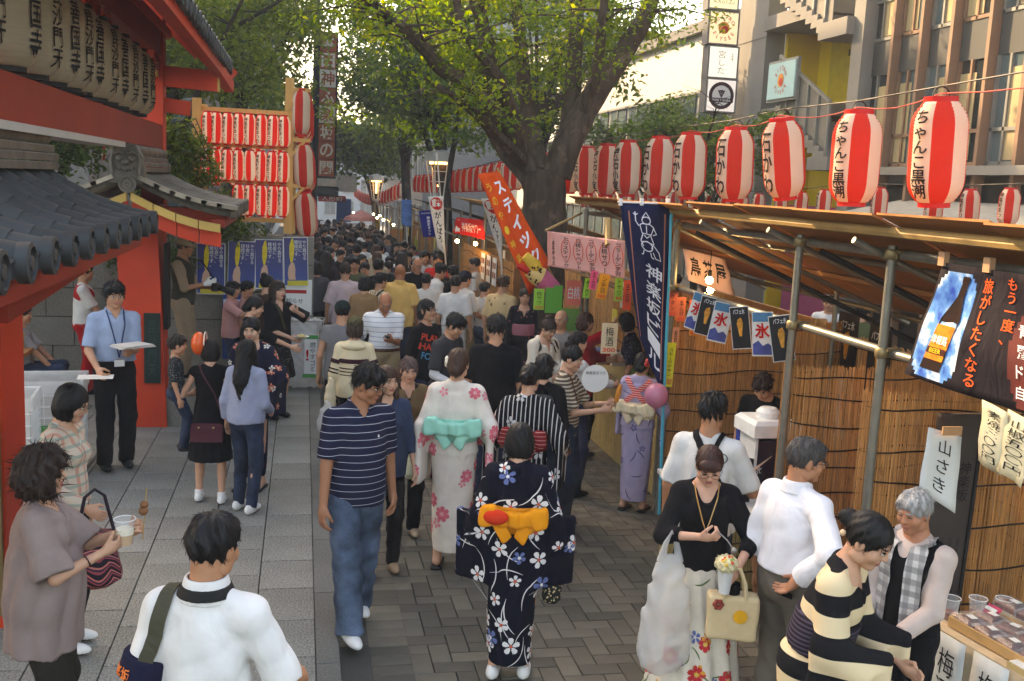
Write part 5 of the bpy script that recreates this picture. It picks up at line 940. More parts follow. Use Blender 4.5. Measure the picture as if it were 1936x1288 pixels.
# big zelkova standing in the stall row
ZY = 13.6
def Z(x, y, yy=ZY): return aty(x, y, yy)
T = thing('zelkova_tree', 'big old street tree forking above the plywood stall roof', 'tree', (Z(1035, 400)[0], ZY, 0)); o0 = Vector(T.location)
def Zl(x, y, yy=ZY): return Vector(Z(x, y, yy))-o0
b = MB(); base = Zl(1030, 400); base2 = Vector((base.x, 0, 0))
tr = limb(b, [(0.05, 0, -.1), (0.02, 0, .6), (-.02, 0, 1.6), Zl(1030, 420), Zl(1028, 330)], .33, .29, 14, .01)
b.tube([(0.05, 0, -.05), (.05, 0, .25)], [.45, .33], 14)
L1 = limb(b, [Zl(1012, 360), Zl(985, 290), Zl(950, 215, 13.4), Zl(925, 110, 13.2), Zl(900, 0, 13.0), Zl(870, -140, 12.8)], .17, .07, 10, .01)
L2 = limb(b, [Zl(1050, 330), Zl(1090, 235), Zl(1150, 140, 13.8), Zl(1205, 60, 14.0), Zl(1240, -20, 14.2), Zl(1290, -160, 14.4)], .23, .09, 10, .01)
L3 = limb(b, [Zl(970, 262), Zl(910, 190, 12.9), Zl(840, 130, 12.5), Zl(790, 80, 12.2), Zl(720, 20, 12.0), Zl(640, -30, 11.8)], .15, .04, 8, .01)
L4 = limb(b, [Zl(955, 225, 13.4), Zl(900, 110, 13.9), Zl(850, 30, 14.2), Zl(800, -60, 14.4)], .14, .05, 8, .01)
L5 = limb(b, [Zl(1072, 275), Zl(1085, 150, 13.9), Zl(1090, 40, 14.1), Zl(1092, -120, 14.2)], .15, .08, 8, .005)
L6 = limb(b, [Zl(1020, 330), Zl(1000, 220, 14.2), Zl(985, 90, 14.6), Zl(975, -60, 15)], .16, .07, 8, .01)
L7 = limb(b, [Zl(990, 310), Zl(930, 245, 12.6), Zl(870, 190, 12.2), Zl(820, 160, 11.9)], .10, .03, 7, .01)
L8 = limb(b, [Zl(1000, 340), Zl(940, 270, 13.8), Zl(890, 160, 14.1), Zl(830, 60, 14.4), Zl(770, -40, 14.8)], .12, .04, 7, .01)
L9 = limb(b, [Zl(985, 300), Zl(960, 180, 13.0), Zl(880, 60, 12.6), Zl(850, -60, 12.4)], .11, .04, 7, .01)
L10 = limb(b, [Zl(1095, 235), Zl(1130, 120, 13.2), Zl(1140, 20, 13.0), Zl(1150, -80, 12.9)], .10, .04, 7, .01)
tips = []
for i, (L_, n_, l_) in enumerate(((L8, 16, .9), (L9, 14, .9), (L10, 10, .8), (L1, 14, 1.0), (L2, 18, .9), (L3, 26, .9), (L4, 18, .9), (L5, 12, .9), (L6, 14, .9), (L7, 14, .7))): twigs(b, L_, n_, l_, .02, tips, .5, i+3, .5)
trunk = b.build('trunk', BARK, T, True)
def vis(p):
    u, v = proj(np.array(p)+np.array(o0)); return v
low = [p for p in tips if vis(p) < 300 or random.random() < .25]
# crown carries on above the frame and shades the street
g = np.random.default_rng(4); top = [Vector((g.normal(-.4, 2.0), g.normal(.3, 1.8), g.uniform(6.2, 9.5))) for _ in range(180)]
extra = []
for _ in range(70):   # hanging sprays low in front
    x, y = g.uniform(640, 1250), g.uniform(-40, 250); 
    if y < 300-abs(x-1000)*.18: extra.append(Zl(x, y, g.uniform(11.6, 14.8)))
cl = [tuple(p) for p in low+extra if p.y > -.45 or random.random() < .35]; link('crown', leaves(cl, .32, 36, .078, LEAF_A, .6, .5, 2), T); link('crown', leaves([tuple(p) for p in top], .62, 60, .12, LEAF_A, .6, .3, 3), T)
# generic street tree
def tree(label, x, y, h, z0, crown, m, n, per, size, forks=5, r0=.16, seed=1, spread=.5, lean=(0, 0), name='street_tree', group=None, bark=BARK2):
    """crown = (cx,cy,cz, rx,ry,rz) about the base"""
    g = random.Random(seed); T = thing(name, label, 'tree', (x, y, z0), 0, group); b = MB(); cx, cy, cz, rx, ry, rz = crown; tips = []
    top = (cx*.4+lean[0], cy*.4, cz-rz*.5); tr = limb(b, [(0, 0, -.1), (lean[0]*.3, 0, top[2]*.4), top], r0, r0*.7, 9, .01)
    for k in range(forks):
        a = 2*math.pi*k/forks+g.uniform(-.4, .4); e = Vector((cx+rx*.75*math.cos(a), cy+ry*.75*math.sin(a), cz+rz*g.uniform(-.1, .7))); s_ = tr[int(len(tr)*g.uniform(.55, .95))]
        L_ = limb(b, [s_, s_.lerp(e, .45)+Vector((0, 0, .3)), e], r0*.5, r0*.12, 6, .01); twigs(b, L_, 12, rx*.45, r0*.1, tips, .5, seed*10+k, .3)
    b.build('trunk', bark, T, True); gg = np.random.default_rng(seed); C = [tuple(p) for p in tips]
    while len(C) < n:
        d = gg.normal(size=3); d /= np.linalg.norm(d); q = gg.random()**.5; C.append((cx+d[0]*rx*q, cy+d[1]*ry*q, cz+d[2]*rz*q))
    link('crown', leaves(C[:max(n, 1)], spread, per, size, m, .6, .4, seed), T); return T
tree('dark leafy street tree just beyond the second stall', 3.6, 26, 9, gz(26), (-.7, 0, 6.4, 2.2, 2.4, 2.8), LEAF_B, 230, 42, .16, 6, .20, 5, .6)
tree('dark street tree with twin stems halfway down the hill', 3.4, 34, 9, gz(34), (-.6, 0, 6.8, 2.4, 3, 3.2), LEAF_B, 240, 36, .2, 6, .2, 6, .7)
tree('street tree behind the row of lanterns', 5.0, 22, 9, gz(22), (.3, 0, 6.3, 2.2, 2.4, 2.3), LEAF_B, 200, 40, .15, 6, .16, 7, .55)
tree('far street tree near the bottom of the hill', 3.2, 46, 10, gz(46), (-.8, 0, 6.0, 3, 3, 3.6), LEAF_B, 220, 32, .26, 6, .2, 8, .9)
tree('slender dark tree by the pale tiled building', 7.0, 17.5, 6, .1, (.1, 0, 4.0, 1.3, 1.5, 1.3), LEAF_B, 130, 36, .12, 6, .08, 9, .4)
tree('small sunlit tree between pale tiled building and big trunk', 7.4, 21.5, 6, .1, (0, 0, 3.9, 1.4, 1.6, 1.6), LEAF_B, 120, 36, .13, 6, .08, 10, .45)
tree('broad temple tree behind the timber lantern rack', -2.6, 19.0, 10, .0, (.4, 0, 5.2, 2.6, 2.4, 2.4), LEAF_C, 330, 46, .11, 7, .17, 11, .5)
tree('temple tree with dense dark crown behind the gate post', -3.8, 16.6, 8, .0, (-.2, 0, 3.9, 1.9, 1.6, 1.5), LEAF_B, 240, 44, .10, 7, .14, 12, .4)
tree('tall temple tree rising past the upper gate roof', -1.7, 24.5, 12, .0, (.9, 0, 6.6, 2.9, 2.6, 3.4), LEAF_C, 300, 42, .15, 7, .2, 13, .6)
tree('evergreen in the temple yard under the lintel', -5.4, 14.0, 5, 0, (0, 0, 2.6, 1.9, 1.7, 1.5), LEAF_B, 220, 42, .10, 6, .1, 14, .4)
tree('evergreen in the temple yard behind the near roof ridge', -4.6, 10.5, 5, 0, (0, 0, 2.4, 1.5, 1.5, 1.3), LEAF_B, 180, 42, .09, 6, .1, 15, .4)
# weeping shrub hanging over the wall next to the rack
WS = thing('weeping_shrub', 'feathery weeping shrub drooping in front of the rack lanterns', 'shrub', (-1.75, 14.2, .1)); b = MB(); C = []
for k in range(26):
    a = random.uniform(-.7, 1.2); L_ = random.uniform(.4, 1.0); x0, z0 = random.uniform(-.6, .1), random.uniform(2.6, 3.5); pts = [(x0, random.uniform(-.3, .3), z0), (x0+L_*.5, random.uniform(-.3, .3), z0+.1), (x0+L_, random.uniform(-.3, .3), z0-.5)]; b.tube(pts, [.012, .008, .003], 5, caps=False); b.tube([(0, 0, 0), (-.1, 0, 1.5), pts[0]], [.03, .02, .012], 5, caps=False)
    for t in np.linspace(.1, 1, 7): C.append(tuple(np.array(pts[0])*(1-t)**2+2*t*(1-t)*np.array(pts[1])+t*t*np.array(pts[2])))
b.build('stem', BARK2, WS, True); link('foliage', leaves(C, .14, 22, .085, LEAF_C, 1.2, 1.2, 31), WS)
for k, (x, y, z, lab) in enumerate(((-1.1, 14.4, 1.95, 'low clipped shrub on the stone wall under the bottom rack rail'), (-2.1, 14.2, 1.6, 'dark shrub beside the photographer'))):
    s_ = thing('shrub', lab, 'shrub', (x, y+.35, z)); gg = np.random.default_rng(40+k); link('foliage', leaves(gg.normal(0, 1, (26, 3))*np.array([.35, .15, .14])+[0, 0, .25], .16, 40, .07, LEAF_B, .8, .4, 50+k), s_); MB().tube([(0, 0, -.2), (0, 0, .3)], .02, 6).build('stem', BARK2, s_)
# ================================================================== PEOPLE: smooth-blended bodies and clothes meshed from distance fields
class G:
    def __init__(s, lo, hi, h):
        s.h = h; s.lo = np.array(lo, float)-h*2; n = np.ceil((np.array(hi)+h*2-s.lo)/h).astype(int)+1
        s.ax = [s.lo[i]+h*np.arange(n[i]) for i in range(3)]; s.D = np.full(n, .15)
    def blk(s, lo, hi):
        sl = []
        for i in range(3):
            a = max(0, int(math.floor((lo[i]-s.lo[i])/s.h))); b = min(len(s.ax[i]), int(math.ceil((hi[i]-s.lo[i])/s.h))+1)
            if b <= a: return None, None
            sl.append(slice(a, b))
        return tuple(sl), np.stack(np.meshgrid(*[s.ax[i][sl[i]] for i in range(3)], indexing='ij'), -1)
    def put(s, sl, d, k, sub=False):
        D = s.D[sl]
        if sub: d = -d; h = np.maximum(k-abs(D-d), 0)/k if k > 0 else 0; s.D[sl] = np.maximum(D, d)+h*h*k*.25
        else: h = np.maximum(k-abs(D-d), 0)/k if k > 0 else 0; s.D[sl] = np.minimum(D, d)-h*h*k*.25
    def rc(s, a, b, ra, rb, k=.02, flat=None, sub=False):
        a, b = np.array(a, float), np.array(b, float); r = max(ra, rb)+k+2*s.h; sl, P = s.blk(np.minimum(a, b)-r, np.maximum(a, b)+r)
        if sl is None: return
        ab = b-a; L = ab@ab+1e-9; t = np.clip(((P-a)@ab)/L, 0, 1); d = np.linalg.norm(P-(a+t[..., None]*ab), axis=-1)-(ra+(rb-ra)*t)
        if flat: d = np.maximum(d, ((P-b)@ab)/math.sqrt(L))
        s.put(sl, d, k, sub)
    def el(s, c, r, k=.02, fr=None, sub=False):
        c = np.array(c, float); r = np.array(r if np.ndim(r) else (r, r, r), float); w = c if fr is None else fr[0]@(c-fr[1])+fr[1]; m = (r if fr is None else np.full(3, r.max()))+k+2*s.h
        sl, P = s.blk(w-m, w+m)
        if sl is None: return
        if fr is not None: P = (P-fr[1])@fr[0]+fr[1]
        q = (P-c)/r; k0 = np.linalg.norm(q, axis=-1); k1 = np.linalg.norm(q/r, axis=-1)+1e-9; s.put(sl, k0*(k0-1)/k1, k, sub)
    def lat(s, zs, rx, ry, k=.02, fr=None, yo=0, xo=0, pleat=0, np_=14, ph=0, inner=0):
        zs, rx, ry = map(lambda v: np.array(v, float), (zs, rx, ry)); m = max(rx.max(), ry.max())+abs(np.max(yo))+k+.03; c = np.array([np.mean(xo), np.mean(yo), zs.mean()]); hz = (zs[-1]-zs[0])/2
        lo, hi = c-[m, m, hz+.03], c+[m, m, hz+.03]
        if fr is not None: w = fr[0]@(c-fr[1])+fr[1]; q = np.abs(fr[0])@np.array([m, m, hz+.03]); lo, hi = w-q, w+q
        sl, P = s.blk(lo, hi)
        if sl is None: return
        if fr is not None: P = (P-fr[1])@fr[0]+fr[1]
        x, y, z = P[..., 0], P[..., 1], P[..., 2]; RX, RY = np.interp(z, zs, rx), np.interp(z, zs, ry)
        yy = y-(np.interp(z, zs, yo) if np.ndim(yo) else yo); xx = x-(np.interp(z, zs, xo) if np.ndim(xo) else xo)
        d = (np.hypot(xx/RX, yy/RY)-1)*np.minimum(RX, RY)
        if pleat: d = d+pleat*np.sin(np.arctan2(xx, yy)*np_+ph+2*np.sin(z*5+ph))*np.clip((zs[-1]-z)/(zs[-1]-zs[0])*1.6, 0, 1)
        if inner: d = np.abs(d+inner)-inner
        s.put(sl, np.maximum(d, np.maximum(zs[0]-z, z-zs[-1])), k)
    def slab(s, c, ax, hd, k=.01, rnd=.01):
        """rounded box: centre, 3 axis vectors, half sizes"""
        c = np.array(c, float); A = np.array(ax, float); hd = np.array(hd, float); m = np.abs(A.T)@hd+k+2*s.h+rnd; sl, P = s.blk(c-m, c+m)
        if sl is None: return
        q = np.abs((P-c)@A.T)-(hd-rnd); s.put(sl, np.linalg.norm(np.maximum(q, 0), axis=-1)+np.minimum(q.max(-1), 0)-rnd, k)
    def P(s): return np.stack(np.meshgrid(*s.ax, indexing='ij'), -1)
    def cut(s, d): s.D = np.maximum(s.D, d)
    def mesh(s):
        D = s.D; n = D.shape; cn = tuple(v-1 for v in n); acc = []; ids = []; quads = []; st = np.array([cn[1]*cn[2], cn[2], 1])
        for ax in range(3):
            A = D[tuple(slice(0, -1) if i == ax else slice(None) for i in range(3))]; B = D[tuple(slice(1, None) if i == ax else slice(None) for i in range(3))]
            I = np.argwhere((A < 0) != (B < 0))
            if not len(I): continue
            a = A[I[:, 0], I[:, 1], I[:, 2]]; b = B[I[:, 0], I[:, 1], I[:, 2]]; p = I.astype(float); p[:, ax] += a/(a-b); u, v = (ax+1) % 3, (ax+2) % 3; cs = []
            for du, dv in ((-1, -1), (0, -1), (0, 0), (-1, 0)):
                C = I.copy(); C[:, u] += du; C[:, v] += dv; ok = (C >= 0).all(1) & (C < np.array(cn)).all(1); f = C@st; cs.append(np.where(ok, f, -1)); acc.append(p[ok]); ids.append(f[ok])
            q = np.stack(cs, 1); q = np.where((a < 0)[:, None], q, q[:, ::-1]); quads.append(q[(q >= 0).all(1)])
        if not ids: return np.zeros((0, 3)), np.zeros((0, 4), int)
        ids = np.concatenate(ids); acc = np.concatenate(acc); un, inv = np.unique(ids, return_inverse=True); ct = np.bincount(inv)
        V = np.stack([np.bincount(inv, acc[:, i])/ct for i in range(3)], 1)*s.h+s.lo; Q = np.concatenate(quads); return V, np.searchsorted(un, Q)
def rotx(a): c, s_ = math.cos(a), math.sin(a); return np.array([[1, 0, 0], [0, c, s_], [0, -s_, c]])
def rotz(a): c, s_ = math.cos(a), math.sin(a); return np.array([[c, -s_, 0], [s_, c, 0], [0, 0, 1]])
def roty(a): c, s_ = math.cos(a), math.sin(a); return np.array([[c, 0, s_], [0, 1, 0], [-s_, 0, c]])
def ik(a, t, l1, l2, pole):
    a, t = np.array(a, float), np.array(t, float); d = t-a; L = np.linalg.norm(d); Lm = min(L, (l1+l2)*.999); d = d/L; t = a+d*Lm; x = (l1*l1-l2*l2+Lm*Lm)/(2*Lm); h = math.sqrt(max(l1*l1-x*x, 0)); p = np.array(pole, float); p = p-d*(p@d); p /= np.linalg.norm(p)+1e-9; return a+d*x+p*h, t
class Fig:
    def __init__(s, sp):
        g = sp.get; s.sp = sp; s.f = g('sex', 'm') == 'f'; s.kid = g('kid', 0); s.w = g('w', 1.0)*.93; s.Rt = rotz(g('tw', 0)*math.pi/180)@rotx(R_(g('lean', 0))); s.o = np.array([0, 0, .95]); s.fr = (s.Rt, s.o)
        s.sw = (.15 if s.f else .172)*s.w**.5; s.T = lambda p: s.Rt@(np.array(p, float)-s.o)+s.o; s.sh = {}; s.el = {}; s.wr = {}; s.hip = {}; s.kn = {}; s.an = {}
        for k, sg in (('L', -1), ('R', 1)):
            s.sh[k] = s.T((sg*s.sw, -.005, 1.375)); t = g(k)
            if t is None: t = s.sh[k]+np.array([sg*.085, .03+.03*sg*g('swing', 0), -.515])
            s.el[k], s.wr[k] = ik(s.sh[k], t, .285, .25, g('p'+k, (sg*.45, -1, -.3)))
            s.hip[k] = np.array([sg*.088, 0, .915]); s.kn[k], s.an[k] = ik(s.hip[k], g(k+'F', (sg*.10, sg*.02, .085)), .425, .415, (sg*.1, 1, 0))
        s.Rh = rotz(R_(g('hy', 0)))@rotx(R_(g('hp', 4)+g('lean', 0)*.5))@roty(R_(g('hr', 0))); s.nb = s.T((0, -.012, 1.455)); s.hs = g('hs', 1.0)*.92; s.hc = s.nb+s.Rh@np.array([0, .022, .148*s.hs]); s.top = s.hc+s.Rh@np.array([0, -.015, .122*s.hs+(.012 if g('hair', ('s',))[0] not in ('bald', None) else 0)])
    def body(s, h):
        a = np.concatenate([np.array(list(d.values())) for d in (s.wr, s.el, s.sh, s.an)]); lo, hi = a.min(0)-.14, a.max(0)+.14; lo = np.minimum(lo, (-.22, -.17, .0)); hi = np.maximum(hi, (.22, .2, 1.56)); g = G(lo, hi, h); f = s.fr; w = s.w
        g.el((0, 0, .96), (.16*w, .108*w, .12), .04, f); g.el((0, .01, 1.1), (.135*w, .095*w, .15), .05, f); g.el((0, 0, 1.27), ((.145 if s.f else .158)*w, .105*w, .17), .05, f)
        g.rc(s.sh['L'], s.sh['R'], .042, .042, .05); [g.rc(s.T((0, -.02, 1.43)), s.sh[k]+[0, 0, .012], .04, .026, .03) for k in 'LR']; g.rc(s.T((0, -.015, 1.40)), s.hc+s.Rh@np.array([0, -.025, -.04]), .058, .047 if s.f else .055, .045)
        q = .86 if s.f else 1.0
        for k in 'LR': g.rc(s.sh[k], s.el[k], .047*q*w, .037*q, .03); g.rc(s.el[k], s.wr[k], .038*q, .025*q, .012); g.rc(s.hip[k], s.kn[k], .083*w, .052, .03); g.rc(s.kn[k], s.an[k], .052, .032, .015); g.el(s.kn[k]*.62+s.an[k]*.38+[0, -.016, 0], (.042, .045, .11), .02); g.rc(s.an[k]+[0, -.02, -.03], s.an[k]+[0, .13, -.05], .034, .026, .02)
        return g.mesh()
    def head(s, h):
        g = G((-.1, -.125, -.15), (.1, .135, .135), h); ch = s.f*.006
        g.el((0, -.014, .028), (.076, .094, .092), 0); g.el((0, .022, -.035), (.062-ch*.6, .068, .082), .03); g.el((0, .062, -.098), (.026-ch*.5, .024, .019), .03)
        for sg in (-1, 1): g.el((sg*.042, .056, -.03), (.026, .026, .026), .025); g.el((sg*.050, .0, -.075), (.02, .035, .025), .03)
        g.rc((-.03, .083, .026), (.03, .083, .026), .010, .010, .02); g.rc((0, .088, .012), (0, .103, -.022), .007, .011, .012); g.el((0, .096, -.026), (.017, .012, .009), .01)
        for sg in (-1, 1): g.el((sg*.032, .101, .006), (.017, .014, .011), .012, sub=True); g.el((sg*.076, -.008, -.008), (.010, .022, .034), .01)
        g.el((0, .083, -.055), (.024, .013, .007), .008); g.el((0, .083, -.066), (.02, .013, .007), .008); V, F = g.mesh()
        c = V[F].mean(1); lip = ((c[:, 0]/.025)**2+((c[:, 2]+.0605)/.0125)**2 < 1) & (c[:, 1] > .075); brow = (np.abs(np.abs(c[:, 0])-.034) < .019) & (np.abs(c[:, 2]-.028+.10*(np.abs(c[:, 0])-.034)) < .0042) & (c[:, 1] > .06)
        return V, F, np.where(lip, 1, np.where(brow, 2, 0))
    def hand(s, k, h=.0065, curl=(.5, .6)):
        sg = 1 if k == 'R' else -1; y = s.wr[k]-s.el[k]; y /= np.linalg.norm(y); hint = np.array(s.sp.get('t'+k, (-.2*sg, .75, .65))); x = hint-y*(hint@y); x /= np.linalg.norm(x); z = np.cross(x, y)*sg; c1, c2 = s.sp.get('c'+k, curl); g = G((-.05, -.03, -.10), (.085, .20, .10), h)
        g.el((0, .042, 0), (.040, .052, .017), .0); g.rc((0, -.02, 0), (0, .03, 0), .024, .026, .02)
        for bx, ln in ((.030, .068), (.010, .076), (-.011, .071), (-.030, .056)):
            b = np.array((bx, .082, .002)); m = b+ln*.52*np.array([bx*.12, math.cos(c1), math.sin(c1)]); e = m+ln*.5*np.array([0, math.cos(c1+c2), math.sin(c1+c2)]); g.rc(b, m, .0098, .0088, .006); g.rc(m, e, .0088, .0070, .003)
        g.rc((.026, .015, .006), (.054, .05, .018), .014, .011, .012); g.rc((.054, .05, .018), (.052, .078, .03+.02*c1), .0105, .008, .005); V, F = g.mesh(); q = .92 if s.f else 1.0
        V = V*q; W = s.wr[k]+V[:, :1]*x+V[:, 1:2]*y+V[:, 2:]*z
        return W, (F[:, ::-1] if sg > 0 else F) if np.linalg.det(np.stack([x, y, z])) < 0 else F
    def grip(s, k):  # middle of the closed hand
        sg = 1 if k == 'R' else -1; y = s.wr[k]-s.el[k]; y /= np.linalg.norm(y); hint = np.array(s.sp.get('t'+k, (-.2*sg, .75, .65))); x = hint-y*(hint@y); x /= np.linalg.norm(x); z = np.cross(x, y)*sg; return s.wr[k]+y*.085+z*.032
def folds(g, amp, kind='top', ph=0.0):
    P = g.P(); x, y, z = P[..., 0], P[..., 1], P[..., 2]; m = np.abs(g.D) < .06
    if kind == 'top': r1 = 1-2*np.abs(np.sin(11*z+7*x+2.2*np.sin(5*x+ph)+1.8*np.sin(6*y+ph))); r2 = 1-2*np.abs(np.sin(9*x-13*z+2*np.sin(7*z+ph)+1.5*np.sin(8*y))); f = .45*r1*(.5+.5*np.sin(6*x+5*z+ph))+.4*r2*(.5+.5*np.sin(7*z-5*y+ph*2))+.35*np.sin(14*x+9*y+3*np.sin(5*z+ph))
    elif kind == 'drape': az = np.arctan2(x, y); f = (1-2*np.abs(np.sin(az*4.5+1.2*np.sin(6*z+ph)+ph)))*np.clip((1.36-z)/.35, 0, 1)*np.where(np.abs(x) < .26, 1, .4)
    elif kind == 'leg': f = np.sin(33*z+8*x+5*np.sin(8*y+ph)+3*np.sin(11*x))*.7+np.sin(61*z+6*np.sin(12*x+ph))*.3+.4*np.sin(30*x+9*y)
    else: f = np.sin(30*x+12*y+3*np.sin(4*z+ph))*.6+np.sin(21*y-9*x+2*np.sin(5*z))*.6+.3*np.sin(24*z+7*x)
    g.D = g.D+np.where(m, amp*f, 0)
def g_top(F, sp, h):
    t = sp.get('t', .014); sl = sp.get('sl', .42); hem = sp.get('hem', .87); lo_ = sp.get('loose', .0); w = F.w; f = F.fr; pts = [F.T((0, 0, hem)), F.T((0, 0, 1.5))]+[F.sh[k] for k in 'LR']
    for k in 'LR': pts += [F.el[k]] if sl <= .5 else [F.el[k], F.wr[k]]
    pts = np.array(pts); pl = .16 if sl < .8 else .14; lo, hi = pts.min(0)-pl, pts.max(0)+pl; lo = np.minimum(lo, (-.25*w, -.2, hem-.03)); hi = np.maximum(hi, (.25*w, .22, 1.5)); g = G(lo, hi, h)
    g.el((0, 0, .96), (.165*w+t+lo_*.6, .112*w+t+lo_, .16), .03, f); g.el((0, .012, 1.1), (.140*w+t+lo_*.7, .10*w+t+lo_, .17), .06, f); g.el((0, 0, 1.28), ((.15 if F.f else .162)*w+t, .108*w+t+lo_*.4, .17), .06, f)
    if lo_ or sp.get('box'): g.lat([hem-.02, 1.02, 1.2, 1.36], [(.168+lo_)*w+t, (.158+lo_*.8)*w+t, (.15+lo_*.4)*w+t, .13*w], [(.118+lo_)*w+t, (.11+lo_)*w+t, (.11+lo_*.5)*w+t, .09*w], .05, f)
    g.rc(F.T((-F.sw*.93, -.005, 1.368)), F.T((F.sw*.93, -.005, 1.368)), .040+t, .040+t, .04); [g.rc(F.T((sg*.03, -.02, 1.43)), F.T((sg*F.sw*.9, -.005, 1.385)), .038+t*.6, .022+t, .03) for sg in (-1, 1)]
    g.rc(F.T((0, -.022, 1.425)), F.T((0, -.022, 1.34)), .050+t*.7, .06+t, .03)
    if F.f:
        for sg in (-1, 1): g.el((sg*.068, .078, 1.255), (.055+t*.4, .05+t*.4, .058), .04, f)
    r = sp.get('sr', .056)*.94
    for k in 'LR':
        S, E, W = F.sh[k], F.el[k], F.wr[k]
        if sl <= 0: continue
        if sl <= .5: g.rc(S, S+(E-S)*min(1, sl*2), .046+t, r+t*.7, .04, True)
        else: e2 = E+(W-E)*((sl-.5)*2); g.rc(S, E, .046+t, r*.9+t*.5, .04); g.rc(E, e2, r*.92+t*.5, sp.get('cr', .042)+t*.3, .015, True)
    folds(g, sp.get('fold', .006), 'top', sp.get('ph', 0)); (folds(g, .010, 'drape', sp.get('ph', 0)) if lo_ > .024 else None); P = (g.P()-F.o)@F.Rt+F.o; x, y, z = P[..., 0], P[..., 1], P[..., 2]
    g.cut(hem+.008*np.sin(x*14+y*9)-z); nk = sp.get('neck', 'round'); nr = sp.get('nr', 1.0); q = np.sqrt((x/(.074*nr))**2+((y-.026)/(.074*nr))**2+((z-np.where(y < 0, 1.505, 1.482))/(.050*nr))**2)-1; g.cut(-q*.055)
    if nk in ('v', 'scoop', 'polo'): dp = {'v': .15, 'scoop': .12, 'polo': .08}[nk]; wz = (z-(1.46-dp))/dp; hw = (.07 if nk == 'scoop' else .055)*np.clip(wz, 0, 1)**(.5 if nk == 'scoop' else 1); g.cut(-np.where((y > .0) & (wz > 0), np.abs(x)-hw, .05)*-1*0-np.where((y > .0) & (wz > 0) & (z < 1.5), np.abs(x)-hw, .05))
    return g.mesh()
def g_collar(F, h, ht=.03, op=.055):
    g = G(F.T((0, 0, 1.43))-.14, F.T((0, 0, 1.5))+.14, h); g.lat([1.42, 1.44, 1.455+ht*.5, 1.455+ht], [.092, .086, .077, .070], [.086, .080, .073, .068], .004, F.fr, -.008, 0, inner=.005); P = (g.P()-F.o)@F.Rt+F.o; x, y, z = P[..., 0], P[..., 1], P[..., 2]
    if op: g.cut(np.where(y > 0, op*np.clip((z-1.40)/.06, .3, 1.5)-np.abs(x), -.05)); g.cut(np.where(y > .02, 1.425-z, -.05))
    return g.mesh()
def g_legs(F, sp, h):
    t = sp.get('t', .012); w = F.w; fl = sp.get('flare', .0); zt = sp.get('zt', 1.03); ln = sp.get('len', 1.0); a = np.array([F.an['L'], F.an['R'], F.kn['L'], F.kn['R'], (0, 0, zt)]); g = G(np.minimum(a.min(0)-.14, (-.24*w, -.2, .02)), np.maximum(a.max(0)+.14, (.24*w, .2, zt)), h)
    g.el((0, 0, .965), (.162*w+t, .112*w+t, .13), .03, F.fr); g.el((0, -.03, .90), (.145*w+t, .10*w+t, .10), .04)
    for k in 'LR':
        H, K, A = F.hip[k], F.kn[k], F.an[k]
        if ln > .5: e = K+(A+[0, 0, -.025]-K)*((ln-.5)*2); g.rc(H, K, .090*w+t, .062+t+fl*.5, .035); g.rc(K, e, .062+t+fl*.5, .046+t+fl, .02, True)
        else: g.rc(H, H+(K-H)*ln*2, .090*w+t, .075+t+fl, .035, True)
    folds(g, sp.get('fold', .004), 'leg', sp.get('ph', 1)); P = (g.P()-F.o)@F.Rt+F.o; g.cut(P[..., 2]-zt); return g.mesh()
def g_skirt(F, sp, h):
    z0, z1 = sp.get('z0', .5), sp.get('z1', 1.04); r0 = sp.get('r0', .24); w = F.w; g = G((-.34, -.34, z0-.02), (.34, .34, z1+.02), h); zs = [z0, (z0+.95)/2, .93, z1]; g.lat(zs, [r0, (r0+.175)/2, .178*w, .15*w], [r0*.86, (r0*.86+.135)/2, .132*w, .11*w], 0, None, 0, 0, sp.get('pleat', .008), sp.get('n', 14), sp.get('ph', 0)); folds(g, .003, 'skirt'); return g.mesh()
